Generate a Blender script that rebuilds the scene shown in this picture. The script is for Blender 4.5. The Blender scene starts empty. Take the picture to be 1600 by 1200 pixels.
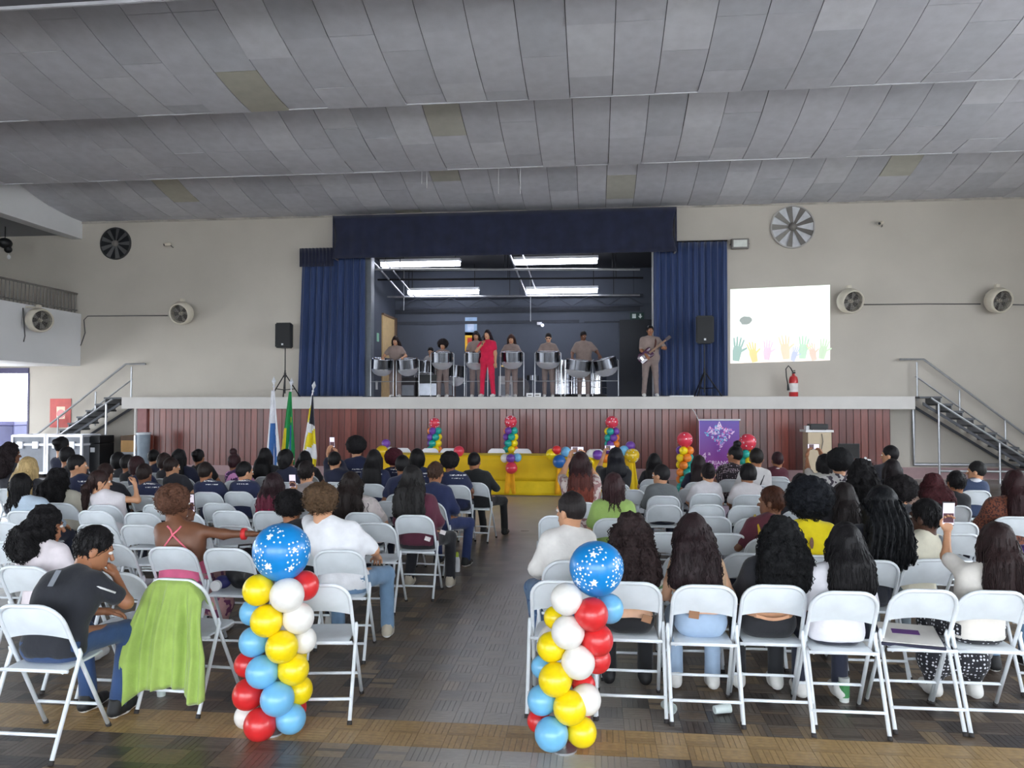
import bpy, bmesh, math, random
import numpy as np
from mathutils import Vector, Matrix

random.seed(7)
RNG = np.random.default_rng(11)
SC = bpy.context.scene
COL = SC.collection

# ------------------------------------------------------------------ camera
F_PX, CX, CY, HORIZON = 1200.0, 800.0, 600.0, 632.0
CAM_H, YAW = 1.85, math.radians(6.1)
PITCH = math.atan((HORIZON - CY) / F_PX)
cam_data = bpy.data.cameras.new('camera')
cam_data.sensor_width = 36.0
cam_data.lens = 36.0 * F_PX / 1600.0
cam_data.clip_end = 300
cam = bpy.data.objects.new('camera', cam_data)
COL.objects.link(cam)
cam.location = (0, 0, CAM_H)
cam.rotation_euler = (math.pi / 2 + PITCH, 0, YAW)
SC.camera = cam
CAM_M = cam.rotation_euler.to_matrix()

# ------------------------------------------------------------------ world, exposure
world = bpy.data.worlds.new('sky')
SC.world = world
world.use_nodes = True
wn = world.node_tree.nodes
wn['Background'].inputs[0].default_value = (0.86, 0.93, 1.0, 1)
wn['Background'].inputs[1].default_value = 9.0
SC.view_settings.view_transform = 'Standard'
SC.view_settings.look = 'None'
SC.view_settings.gamma = 1
SC.view_settings.use_curve_mapping = False
SC.view_settings.exposure = 0.38


def portal(x, y, z, sx, sz, rot):
    """Sampling aid in a window opening, marks where the sky light comes in."""
    d = bpy.data.lights.new('window_portal', 'AREA')
    d.shape = 'RECTANGLE'
    d.size, d.size_y = sx, sz
    d.cycles.is_portal = True
    o = bpy.data.objects.new('window_portal', d)
    COL.objects.link(o)
    o.location = (x, y, z)
    o.rotation_euler = rot


# ------------------------------------------------------------------ pixel helpers
def ray(px, py):
    return CAM_M @ Vector(((px - CX) / F_PX, (CY - py) / F_PX, -1.0))


def W(px, py, X=None, Y=None, Z=None, D=None):
    """World point on the ray of a photo pixel where it meets a plane (or at a depth)."""
    r = ray(px, py)
    o = Vector((0, 0, CAM_H))
    if Y is not None:
        t = Y / r.y
    elif Z is not None:
        t = (Z - CAM_H) / r.z
    elif X is not None:
        t = X / r.x
    else:
        t = D
    return o + r * t


# ------------------------------------------------------------------ materials
def lin(c):
    return tuple(((v / 255) / 12.92 if v / 255 <= 0.04045 else ((v / 255 + 0.055) / 1.055) ** 2.4) for v in c)


MATS = {}


def M(name, rgb, rough=0.6, metal=0.0, var=0.12, scale=6.0, bump=0.0, bscale=60.0, coat=0.0, sheen=0.0, rnd=0.0, stretch=None):
    if name in MATS:
        return MATS[name]
    m = bpy.data.materials.new(name)
    m.use_nodes = True
    nt = m.node_tree
    n, l = nt.nodes, nt.links
    b = n['Principled BSDF']
    b.inputs['Roughness'].default_value = rough
    b.inputs['Metallic'].default_value = metal
    if coat:
        b.inputs['Coat Weight'].default_value = coat
        b.inputs['Coat Roughness'].default_value = 0.15
    if sheen:
        b.inputs['Sheen Weight'].default_value = sheen
    c = lin(rgb)
    b.inputs['Base Color'].default_value = (*c, 1)
    tc = n.new('ShaderNodeTexCoord')
    vec = tc.outputs['Object']
    if stretch:
        mp = n.new('ShaderNodeMapping')
        mp.inputs['Scale'].default_value = stretch
        l.new(vec, mp.inputs['Vector'])
        vec = mp.outputs['Vector']
    if var:
        tx = n.new('ShaderNodeTexNoise')
        tx.inputs['Scale'].default_value = scale
        tx.inputs['Detail'].default_value = 4
        l.new(vec, tx.inputs['Vector'])
        mr = n.new('ShaderNodeMapRange')
        mr.inputs['From Min'].default_value = 0.3
        mr.inputs['From Max'].default_value = 0.7
        mr.inputs['To Min'].default_value = 1 - var
        mr.inputs['To Max'].default_value = 1 + var
        l.new(tx.outputs['Fac'], mr.inputs['Value'])
        mx = n.new('ShaderNodeVectorMath')
        mx.operation = 'SCALE'
        mx.inputs[0].default_value = c
        fac = mr.outputs['Result']
        if rnd:
            oi = n.new('ShaderNodeObjectInfo')
            m2 = n.new('ShaderNodeMapRange')
            m2.inputs['To Min'].default_value = 1 - rnd
            m2.inputs['To Max'].default_value = 1 + rnd
            l.new(oi.outputs['Random'], m2.inputs['Value'])
            mu = n.new('ShaderNodeMath')
            mu.operation = 'MULTIPLY'
            l.new(fac, mu.inputs[0])
            l.new(m2.outputs['Result'], mu.inputs[1])
            fac = mu.outputs[0]
        l.new(fac, mx.inputs['Scale'])
        l.new(mx.outputs['Vector'], b.inputs['Base Color'])
    if bump:
        t2 = n.new('ShaderNodeTexNoise')
        t2.inputs['Scale'].default_value = bscale
        t2.inputs['Detail'].default_value = 3
        l.new(vec, t2.inputs['Vector'])
        bp = n.new('ShaderNodeBump')
        bp.inputs['Strength'].default_value = bump
        bp.inputs['Distance'].default_value = 0.01
        l.new(t2.outputs['Fac'], bp.inputs['Height'])
        l.new(bp.outputs['Normal'], b.inputs['Normal'])
    MATS[name] = m
    return m


def EM(name, rgb, strength):
    if name in MATS:
        return MATS[name]
    m = bpy.data.materials.new(name)
    m.use_nodes = True
    b = m.node_tree.nodes['Principled BSDF']
    b.inputs['Base Color'].default_value = (*lin(rgb), 1)
    b.inputs['Emission Color'].default_value = (*lin(rgb), 1)
    b.inputs['Emission Strength'].default_value = strength
    MATS[name] = m
    return m


def cloth(rgb, pattern=None, rgb2=(240, 240, 240), tag=''):
    """Fabric material, plain or with a printed pattern in the garment's own coordinates."""
    name = 'cloth_%d_%d_%d_%s_%d%s' % (*rgb, pattern or 'plain', rgb2[0], tag)
    if name in MATS:
        return MATS[name]
    m = M(name, rgb, 0.85, var=0.10, scale=9, bump=0.35, bscale=26, sheen=0.15)
    if not pattern:
        return m
    nt = m.node_tree
    n, l = nt.nodes, nt.links
    b = n['Principled BSDF']
    src = b.inputs['Base Color'].links[0].from_socket
    tc = n.new('ShaderNodeTexCoord')
    mix = n.new('ShaderNodeMix')
    mix.data_type = 'RGBA'
    mix.inputs[7].default_value = (*lin(rgb2), 1)

    def math_(op, a, bb=None):
        q = n.new('ShaderNodeMath')
        q.operation = op
        for i, v in enumerate((a, bb)):
            if v is None:
                continue
            if isinstance(v, (int, float)):
                q.inputs[i].default_value = v
            else:
                l.new(v, q.inputs[i])
        return q.outputs[0]
    if pattern == 'dots':
        v = n.new('ShaderNodeTexVoronoi')
        v.inputs['Scale'].default_value = 42
        v.inputs['Randomness'].default_value = 0.35
        l.new(tc.outputs['Object'], v.inputs['Vector'])
        fac = math_('LESS_THAN', v.outputs['Distance'], 0.30)
    elif pattern == 'spots':
        v = n.new('ShaderNodeTexNoise')
        v.inputs['Scale'].default_value = 55
        l.new(tc.outputs['Object'], v.inputs['Vector'])
        fac = math_('GREATER_THAN', v.outputs['Fac'], 0.53)
    elif pattern == 'floral':
        v = n.new('ShaderNodeTexNoise')
        v.inputs['Scale'].default_value = 16
        v.inputs['Detail'].default_value = 1
        l.new(tc.outputs['Object'], v.inputs['Vector'])
        fac = math_('GREATER_THAN', v.outputs['Fac'], 0.52)
    else:  # lettering: short white dashes across the upper back
        s = n.new('ShaderNodeSeparateXYZ')
        l.new(tc.outputs['Object'], s.inputs[0])
        fac = None
        for z0, hw, w in ((0.915, 0.008, 0.11), (0.875, 0.005, 0.075)):
            band = math_('LESS_THAN', math_('ABSOLUTE', math_('SUBTRACT', s.outputs[2], z0)), hw)
            wid = math_('LESS_THAN', math_('ABSOLUTE', s.outputs[0]), w)
            back = math_('LESS_THAN', s.outputs[1], -0.03)
            nz = n.new('ShaderNodeTexNoise')
            nz.inputs['Scale'].default_value = 75
            l.new(tc.outputs['Object'], nz.inputs['Vector'])
            on = math_('GREATER_THAN', nz.outputs['Fac'], 0.48)
            f = math_('MULTIPLY', math_('MULTIPLY', band, wid), math_('MULTIPLY', back, on))
            fac = f if fac is None else math_('MAXIMUM', fac, f)
    l.new(fac, mix.inputs[0])
    l.new(src, mix.inputs[6])
    l.new(mix.outputs[2], b.inputs['Base Color'])
    return m


# ------------------------------------------------------------------ mesh helpers
class MB:
    """Collects simple solids into one mesh."""

    def __init__(self):
        self.v, self.f, self.m = [], [], []
        self.mi = 0

    def add(self, vs, fs):
        o = len(self.v)
        self.v += [tuple(p) for p in vs]
        self.f += [tuple(i + o for i in f) for f in fs]
        self.m += [self.mi] * len(fs)
        return self

    def box(self, x0, x1, y0, y1, z0, z1):
        vs = [(x, y, z) for x in (x0, x1) for y in (y0, y1) for z in (z0, z1)]
        return self.add(vs, [(0, 1, 3, 2), (4, 6, 7, 5), (0, 4, 5, 1), (2, 3, 7, 6), (0, 2, 6, 4), (1, 5, 7, 3)])

    def bbox(self, x0, x1, y0, y1, z0, z1, b=0.01):
        """Box with chamfered edges."""
        bm = bmesh.new()
        bmesh.ops.create_cube(bm, size=1)
        for v in bm.verts:
            v.co = Vector(((x0 + x1) / 2 + v.co.x * (x1 - x0), (y0 + y1) / 2 + v.co.y * (y1 - y0), (z0 + z1) / 2 + v.co.z * (z1 - z0)))
        bmesh.ops.bevel(bm, geom=list(bm.edges), offset=b, segments=2, affect='EDGES', profile=0.6)
        bm.verts.index_update()
        self.add([v.co[:] for v in bm.verts], [[v.index for v in f.verts] for f in bm.faces])
        bm.free()
        return self

    def tube(self, pts, r, seg=8, cap=True, closed=False):
        pts = [Vector(p) for p in pts]
        n = len(pts)
        rr = r if isinstance(r, (list, tuple)) else [r] * n
        vs, fs = [], []
        up = None
        for i, p in enumerate(pts):
            a = pts[i - 1] if (i > 0 or closed) else p
            b = pts[(i + 1) % n] if (i < n - 1 or closed) else p
            t = (b - a).normalized()
            if up is None:
                up = t.orthogonal().normalized()
            up = (up - t * up.dot(t))
            up = up.normalized() if up.length > 1e-6 else t.orthogonal().normalized()
            s = t.cross(up)
            for k in range(seg):
                q = 2 * math.pi * k / seg
                vs.append(p + up * (math.cos(q) * rr[i]) + s * (math.sin(q) * rr[i]))
        for i in range(n if closed else n - 1):
            j = (i + 1) % n
            for k in range(seg):
                k2 = (k + 1) % seg
                fs.append((i * seg + k, i * seg + k2, j * seg + k2, j * seg + k))
        if cap and not closed:
            fs.append(tuple(range(seg))[::-1])
            fs.append(tuple((n - 1) * seg + k for k in range(seg)))
        return self.add(vs, fs)

    def lathe(self, prof, seg=16, mat=None):
        """prof: list of (radius, height) turned about local Z, mapped by mat."""
        mat = mat or Matrix()
        vs, fs = [], []
        for r, z in prof:
            for k in range(seg):
                q = 2 * math.pi * k / seg
                vs.append(mat @ Vector((r * math.cos(q), r * math.sin(q), z)))
        for i in range(len(prof) - 1):
            for k in range(seg):
                k2 = (k + 1) % seg
                fs.append((i * seg + k, i * seg + k2, (i + 1) * seg + k2, (i + 1) * seg + k))
        return self.add(vs, fs)

    def sphere(self, c, r, seg=16, rings=10, sc=(1, 1, 1)):
        prof = [(max(1e-4, math.sin(math.pi * i / rings)), -math.cos(math.pi * i / rings)) for i in range(rings + 1)]
        return self.lathe([(a * r, b * r) for a, b in prof], seg, Matrix.Translation(c) @ Matrix.Diagonal((*sc, 1)))

    def sheet(self, fn, nu, nv, thick=None, closed=False):
        """Surface fn(u,v)->point on a grid; thick is an offset vector for a back side."""
        vs = [Vector(fn(i / nu, j / nv)) for j in range(nv + 1) for i in range(nu + 1)]
        w = nu + 1
        fs = [(j * w + i, j * w + i + 1, (j + 1) * w + i + 1, (j + 1) * w + i) for j in range(nv) for i in range(nu)]
        if thick is not None:
            o = len(vs)
            t = Vector(thick)
            vs += [p + t for p in vs]
            fs += [tuple(k + o for k in f[::-1]) for f in fs]
            rim = [i for i in range(w)] + [j * w + nu for j in range(1, nv + 1)] + [nv * w + i for i in range(nu - 1, -1, -1)] + [j * w for j in range(nv - 1, 0, -1)]
            for a, b in zip(rim, rim[1:] + rim[:1]):
                fs.append((b, a, a + o, b + o))
        return self.add(vs, fs)

    def mesh(self, name, smooth=False):
        me = bpy.data.meshes.new(name)
        me.from_pydata(self.v, [], self.f)
        if smooth:
            me.polygons.foreach_set('use_smooth', [True] * len(me.polygons))
        if any(self.m):
            me.polygons.foreach_set('material_index', self.m)
        me.update()
        return me

    def build(self, name, mats, parent=None, smooth=False, auto=False, **kw):
        me = self.mesh(name, smooth or auto)
        if auto:
            me.set_sharp_from_angle(angle=math.radians(35))
        return obj(name, me, mats, parent, **kw)


def obj(name, me, mats, parent=None, loc=None, rot=None, label=None, cat=None, group=None, kind=None):
    if mats is not None and me is not None and not me.materials:
        for m in (mats if isinstance(mats, (list, tuple)) else [mats]):
            me.materials.append(m)
    o = bpy.data.objects.new(name, me)
    COL.objects.link(o)
    if parent is not None:
        o.parent = parent
    if loc is not None:
        o.location = loc
    if rot is not None:
        o.rotation_euler = rot
    tag(o, label, cat, group, kind)
    return o


def tag(o, label=None, cat=None, group=None, kind=None):
    if label:
        o['label'] = label
    if cat:
        o['category'] = cat
    if group:
        o['group'] = group
    if kind:
        o['kind'] = kind
    return o


def empty(name, loc, label, cat, group=None, rz=0.0):
    o = obj(name, None, None, None, loc, (0, 0, rz), label, cat, group)
    o.empty_display_size = 0.1
    return o


def copy_tree(o, parent=None):
    c = o.copy()
    COL.objects.link(c)
    c.parent = parent
    for ch in list(o.children):
        copy_tree(ch, c)
    return c

# ================================================================== THE HALL
Y_F, Y_W, Y_B = 19.0, 20.2, -9.0          # stage front, end wall, rear wall
X_L, X_R = W(127, 480, Y=Y_W).x, 12.6      # side walls
Z_S = W(800, 620, Y=Y_F).z                 # stage floor
Z_C = W(800, 329, Y=Y_W).z                 # ceiling edge height
BAY = (Y_W - W(800, 157, Z=Z_C).y) / 2.0
Y_BACK = 25.2                              # rear wall of the stage
S_X0, S_X1 = W(190, 630, Y=Y_F).x, W(1430, 628, Y=Y_F).x
O_X0, O_X1 = W(567, 500, Y=Y_W).x, W(1024, 500, Y=Y_W).x
O_Z1 = W(800, 388, Y=Y_W).z

m_wall = M('plaster_wall', (194, 187, 177), 0.8, var=0.06, scale=0.7, bump=0.15, bscale=14)
m_white = M('white_plaster', (226, 226, 228), 0.8, var=0.04, scale=0.8, bump=0.1, bscale=12)
m_pink = M('pink_skirting', (172, 142, 144), 0.6, var=0.08)
m_stagewall = M('navy_grey_paint', (70, 76, 88), 0.7, var=0.10, scale=1.2)
m_slab = M('stage_edge_paint', (208, 204, 200), 0.7, var=0.06, scale=1.5, bump=0.1, bscale=10)
m_dark = M('dark_gap', (30, 30, 34), 0.9, var=0)
m_concrete = M('soffit_paint', (150, 152, 158), 0.85, var=0.05, scale=1)


def S(name, mb, m, **kw):
    return mb.build(name, m, kind='structure', **kw)


def add_sheen_wear(m):
    """Floor sheen painted as paler grey over scuffed varnish, along aisle and before stage."""
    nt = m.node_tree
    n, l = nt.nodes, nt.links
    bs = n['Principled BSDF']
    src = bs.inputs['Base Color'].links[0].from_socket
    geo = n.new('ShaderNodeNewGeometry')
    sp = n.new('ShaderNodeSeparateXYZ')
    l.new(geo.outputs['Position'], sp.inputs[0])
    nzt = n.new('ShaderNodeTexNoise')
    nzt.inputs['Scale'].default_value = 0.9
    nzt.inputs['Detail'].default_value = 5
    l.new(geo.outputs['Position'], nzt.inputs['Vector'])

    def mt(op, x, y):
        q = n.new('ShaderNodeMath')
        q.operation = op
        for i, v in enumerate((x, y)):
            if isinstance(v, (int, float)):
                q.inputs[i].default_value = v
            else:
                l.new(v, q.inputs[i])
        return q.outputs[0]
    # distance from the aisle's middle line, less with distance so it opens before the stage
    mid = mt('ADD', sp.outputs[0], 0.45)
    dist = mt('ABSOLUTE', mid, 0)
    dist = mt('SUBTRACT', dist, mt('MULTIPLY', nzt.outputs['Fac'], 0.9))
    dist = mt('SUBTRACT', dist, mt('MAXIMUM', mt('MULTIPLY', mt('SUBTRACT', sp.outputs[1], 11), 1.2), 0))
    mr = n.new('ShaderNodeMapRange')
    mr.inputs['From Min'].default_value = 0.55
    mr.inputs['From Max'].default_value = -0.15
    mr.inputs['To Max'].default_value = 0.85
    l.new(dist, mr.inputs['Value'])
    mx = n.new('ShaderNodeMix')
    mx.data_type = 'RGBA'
    mx.inputs[7].default_value = (*lin((186, 181, 176)), 1)  # pale grey puts the reflected sheen into the base colour, with the scuffing
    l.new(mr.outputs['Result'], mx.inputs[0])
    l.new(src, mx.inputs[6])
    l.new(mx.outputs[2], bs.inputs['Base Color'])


# ---- floor: parquet material on the base, blocks as pieces near the camera
def parquet_material():
    m = bpy.data.materials.new('parquet')
    m.use_nodes = True
    nt = m.node_tree
    n, l = nt.nodes, nt.links
    b = n['Principled BSDF']
    tc = n.new('ShaderNodeTexCoord')
    g = 1 / 0.165
    mp = n.new('ShaderNodeMapping')
    mp.inputs['Scale'].default_value = (g, g, g)
    l.new(tc.outputs['Object'], mp.inputs['Vector'])
    fl = n.new('ShaderNodeVectorMath')
    fl.operation = 'FLOOR'
    l.new(mp.outputs['Vector'], fl.inputs[0])
    wnz = n.new('ShaderNodeTexWhiteNoise')
    wnz.noise_dimensions = '2D'
    l.new(fl.outputs['Vector'], wnz.inputs['Vector'])
    big = n.new('ShaderNodeTexNoise')
    big.inputs['Scale'].default_value = 0.5
    l.new(tc.outputs['Object'], big.inputs['Vector'])
    ad = n.new('ShaderNodeMath')
    ad.operation = 'MULTIPLY_ADD'
    l.new(wnz.outputs['Value'], ad.inputs[0])
    ad.inputs[1].default_value = 0.75
    mu = n.new('ShaderNodeMath')
    mu.operation = 'MULTIPLY'
    l.new(big.outputs['Fac'], mu.inputs[0])
    mu.inputs[1].default_value = 0.25
    l.new(mu.outputs[0], ad.inputs[2])
    cr = n.new('ShaderNodeValToRGB')
    e = cr.color_ramp.elements
    e[0].position, e[0].color = 0.0, (*lin((66, 57, 52)), 1)
    e[1].position, e[1].color = 1.0, (*lin((132, 116, 100)), 1)
    k = cr.color_ramp.elements.new(0.6)
    k.color = (*lin((96, 84, 76)), 1)
    l.new(ad.outputs[0], cr.inputs[0])
    l.new(cr.outputs[0], b.inputs['Base Color'])
    add_sheen_wear(m)
    rn = n.new('ShaderNodeTexNoise')
    rn.inputs['Scale'].default_value = 2.5
    l.new(tc.outputs['Object'], rn.inputs['Vector'])
    mr = n.new('ShaderNodeMapRange')
    mr.inputs['To Min'].default_value = 0.22
    mr.inputs['To Max'].default_value = 0.42
    l.new(rn.outputs['Fac'], mr.inputs['Value'])
    l.new(mr.outputs['Result'], b.inputs['Roughness'])
    return m


floor = S('floor', MB().box(X_L - 4.0, X_R, Y_B, Y_W, -0.25, -0.004), parquet_material())
tones = [(112, 94, 76), (84, 70, 60), (142, 120, 92), (104, 92, 82), (64, 55, 50), (176, 144, 96), (158, 128, 84)]
m_par = [M('parquet_%d' % i, c, 0.33, var=0.16, scale=30, stretch=(1, 1, 1), bump=0.05, bscale=90) for i, c in enumerate(tones)]
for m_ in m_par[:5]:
    add_sheen_wear(m_)
G = 0.165


def strip_boxes(horizontal, shades):
    mb = MB()
    w = G / 5
    for s in range(5):
        a, c = s * w + 0.0006, (s + 1) * w - 0.0006
        p, q = 0.0008, G - 0.0008
        mb.mi = shades[s]
        x0, x1, y0, y1 = (p, q, a, c) if horizontal else (a, c, p, q)
        vs = [(x0, y0, -.004), (x1, y0, -.004), (x1, y1, -.004), (x0, y1, -.004), (x0 + .0005, y0 + .0005, 0), (x1 - .0005, y0 + .0005, 0), (x1 - .0005, y1 - .0005, 0), (x0 + .0005, y1 - .0005, 0)]
        mb.add(vs, [(4, 5, 6, 7), (0, 1, 5, 4), (1, 2, 6, 5), (2, 3, 7, 6), (3, 0, 4, 7)])
    return mb


block_kinds = []
for hz in (0, 1):
    dark = []
    for v in range(6):
        base = [0, 1, 2, 3, 4, 0][v]
        mb = strip_boxes(hz, [base if random.random() < .7 else random.choice([0, 1, 3]) for _ in range(5)])
        me = mb.mesh('block')
        for m in m_par:
            me.materials.append(m)
        dark.append((mb, me))
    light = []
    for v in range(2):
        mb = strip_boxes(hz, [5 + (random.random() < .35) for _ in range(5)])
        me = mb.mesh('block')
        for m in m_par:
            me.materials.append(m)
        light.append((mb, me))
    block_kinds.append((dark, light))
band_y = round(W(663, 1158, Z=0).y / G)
cells = []
for j in range(int(3.3 / G), int(8.0 / G)):
    for i in range(int(-5.2 / G), int(4.6 / G)):
        x, y = (i + .5) * G, (j + .5) * G
        d = y * math.cos(YAW) - x * math.sin(YAW)
        px = CX + F_PX * (x * math.cos(YAW) + y * math.sin(YAW)) / d
        vis = -60 < px < 1660
        py = HORIZON + F_PX * CAM_H / d
        cells.append((0 if (vis and py < 1215) else 1, d, i, j, vis))
cells.sort()
stuff = MB()
for n, (off, d, i, j, vis) in enumerate(cells):
    kinds = block_kinds[(i + j) % 2]
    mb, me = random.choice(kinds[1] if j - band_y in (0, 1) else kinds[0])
    if n < 300:
        o = obj('parquet_block', me, None, floor, (i * G, j * G, 0))
    elif vis or d < 6:
        base = len(stuff.v)
        stuff.v += [(v[0] + i * G, v[1] + j * G, v[2]) for v in mb.v]
        stuff.f += [tuple(k + base for k in f) for f in mb.f]
        stuff.m += mb.m
stuff.build('parquet_blocks', m_par, floor, kind='stuff')

# ---- ceiling: bellied bays with tiles
RISE = 0.9


def cz_at(v):
    """Each bay starts high behind the lip before it and sinks, flattening, to its own lip."""
    k = math.floor((Y_W - v) / BAY + 1e-6)
    t = 1 - ((Y_W - v) / BAY - k)
    return Z_C + RISE * (1 - max(0, min(1, t))) ** 2


m_tile = [M('ceiling_tile_%d' % i, c, 0.85, var=0.06, scale=5, bump=0.2, bscale=90, rnd=0.04) for i, c in
          enumerate([(192, 192, 199), (196, 196, 203), (187, 188, 195), (186, 184, 174), (202, 202, 208), (180, 177, 164)])]
cb = MB()
for k in range(int((Y_W - Y_B) / BAY) + 1):
    y1 = Y_W - k * BAY
    pts = [(y1 - BAY * q / 12, Z_C + 0.03 + RISE * (q / 12) ** 2) for q in range(13)]
    pts.append((y1 - BAY, Z_C + 0.03))
    for (a, za), (b, zb) in zip(pts, pts[1:]):
        if a > Y_B:
            cb.add([(X_L, a, za), (X_R, a, za), (X_R, max(b, Y_B), zb), (X_L, max(b, Y_B), zb)], [(0, 1, 2, 3)])
cb.box(X_L - 0.2, X_R + 0.2, Y_B - 0.3, Y_BACK + 0.4, Z_C + 1.0, Z_C + 1.2)
ceiling = S('ceiling', cb, M('ceiling_backing', (96, 96, 100), 0.9, var=0.05))
tile_w = 0.70
tiles = []
ncol = int((X_R - X_L) / tile_w)
for bay in range(3):
    yn, yf = Y_W - (bay + 1) * BAY, Y_W - bay * BAY
    for c in range(ncol):
        x0 = X_L + c * tile_w + 0.006
        x1 = x0 + tile_w - 0.012
        cuts = [0.0]
        t = random.choice([0.12, 0.22, 0.3])
        while t < 0.93:
            cuts.append(t)
            t += 0.34
        cuts.append(1.0)
        for a, b in zip(cuts, cuts[1:]):
            ya, yb_ = yn + a * BAY + 0.005, yn + b * BAY - 0.005
            d = (ya + yb_) / 2 * math.cos(YAW) - x0 * math.sin(YAW)
            px = CX + F_PX * ((x0 + x1) / 2 * math.cos(YAW) + ya * math.sin(YAW)) / d
            inside = -40 < px < 1640 and HORIZON - F_PX * (Z_C - CAM_H) / d > -30
            tiles.append((0 if inside else 1, d, x0, x1, ya, yb_))
tiles.sort()
tst = MB()
for n, (off, d, x0, x1, ya, yb_) in enumerate(tiles):
    sag = random.choice([0, 0, 0, 0.004, 0.008, 0.016])
    tilt = random.uniform(-0.006, 0.006)
    mb = MB()
    seg = 7
    vs = []
    for q in range(seg + 1):
        s = q / seg
        yy = ya + (yb_ - ya) * s ** 1.3
        z = cz_at(min(yy, Y_W - 1e-4)) - sag * s + tilt * s
        vs += [(x0, yy, z), (x1, yy, z), (x1, yy, z + 0.022), (x0, yy, z + 0.022)]
    fs = []
    for q in range(seg):
        a, b = q * 4, q * 4 + 4
        fs += [(a, b, b + 1, a + 1), (a + 1, b + 1, b + 2, a + 2), (a + 3, b + 3, b, a)]
    fs += [(0, 1, 2, 3), (seg * 4 + 3, seg * 4 + 2, seg * 4 + 1, seg * 4)]
    mi = random.choices(range(6), [5, 5, 4, 0.5, 3, 0.25])[0]
    if n < 300:
        mb.add(vs, fs)
        mb.build('ceiling_tile', m_tile[mi], ceiling)
    else:
        tst.mi = mi
        tst.add(vs, fs)
tst.build('ceiling_tiles', m_tile, ceiling, kind='stuff')
for q in range(1, 4):
    ye = Y_W - q * BAY
    S('trim_%d' % q, MB().box(X_L, X_R, ye - 0.03, ye + 0.002, Z_C - 0.012, Z_C + 0.03), m_tile[4])
S('trim_4', MB().box(X_L, X_R, Y_W - 0.03, Y_W, Z_C - 0.05, Z_C + 0.02), M('cornice_dirty', (170, 164, 156), 0.8, var=0.3, scale=3))

# ---- end wall with the stage opening (and its run behind the balcony)
BX = X_L - 4.0
PAR = W(124, 490, X=X_L).z
wb = MB()
D_X0, D_X1 = BX + 0.5, W(45, 620, Y=Y_W).x
wb.box(D_X1, O_X0, Y_W, Y_W + 0.25, 0, Z_C + 1.0)
wb.box(BX, D_X0, Y_W, Y_W + 0.25, 0, Z_C + 1.0)
wb.box(D_X0, D_X1, Y_W, Y_W + 0.25, W(45, 576, Y=Y_W).z, Z_C + 1.0)
wb.box(O_X1, X_R, Y_W, Y_W + 0.25, 0, Z_C + 1.0)
wb.box(O_X0, O_X1, Y_W, Y_W + 0.25, O_Z1, Z_C + 1.0)
wb.box(O_X0, O_X1, Y_W, Y_W + 0.25, 0, Z_S - 0.31)
wall_end = S('wall_end', wb, m_wall)
# ---- left side: balcony parapet; under it the side wall with doors to the yard
dz = W(45, 576, Y=Y_W).z
SOF = W(127, 572, Y=Y_W).z
S('wall_left', MB().box(X_L - 0.25, X_L, Y_B, Y_W, SOF, PAR), m_white)
doors = [(14.0, 18.5), (7.5, 12.0), (1.0, 5.5), (-6.0, -1.5)]
lw = MB()
prev = Y_W
for a, b in doors:
    lw.box(BX - 0.25, BX, b, prev, 0, SOF)
    lw.box(BX - 0.25, BX, a, b, 2.7, SOF)
    prev = a
lw.box(BX - 0.25, BX, Y_B, prev, 0, SOF)
S('wall_left_lower', lw, m_white)
for n, (a, b) in enumerate(doors):
    portal(BX - 0.12, (a + b) / 2, 1.35, b - a, 2.7, (math.pi / 2, 0, -math.pi / 2))
    fr = MB().box(BX - 0.16, BX + 0.02, a, b, 2.6, 2.7).box(BX - 0.16, BX + 0.02, a, a + 0.06, 0, 2.6).box(BX - 0.16, BX + 0.02, b - 0.06, b, 0, 2.6)
    S('door_%d' % (n + 1), fr, M('door_frame_indigo', (72, 68, 104), 0.5))
S('door_7', MB().box(D_X0, D_X1, Y_W - 0.03, Y_W + 0.2, dz - 0.13, dz + 0.02).box(D_X1 - 0.03, D_X1 + 0.02, Y_W - 0.02, Y_W + 0.2, 0, dz - 0.13), MATS['door_frame_indigo'])
portal((D_X0 + D_X1) / 2, Y_W + 0.3, dz / 2, D_X1 - D_X0, dz, (-math.pi / 2, 0, 0))
# balcony slab, its back and the beam above
S('trim_5', MB().box(BX, X_L - 0.25, Y_B, Y_W, SOF, SOF + 0.2), m_white)
bz1, bz0 = W(124, 344, X=X_L).z, W(124, 372, X=X_L).z
S('trim_6', MB().box(X_L - 0.35, X_L, Y_B, Y_W, bz0, Z_C + 1.0), m_white)
S('trim_7', MB().box(BX, X_L - 0.35, Y_B, Y_W, bz0 + 0.12, bz0 + 0.3), m_concrete)
S('wall_balcony', MB().box(BX - 0.2, BX, Y_B, Y_W, SOF, Z_C), m_wall)
# ---- right and rear walls with windows (out of the frame, they let the daylight in)
m_frame = M('window_frame', (90, 92, 98), 0.5, 0.4)


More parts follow.
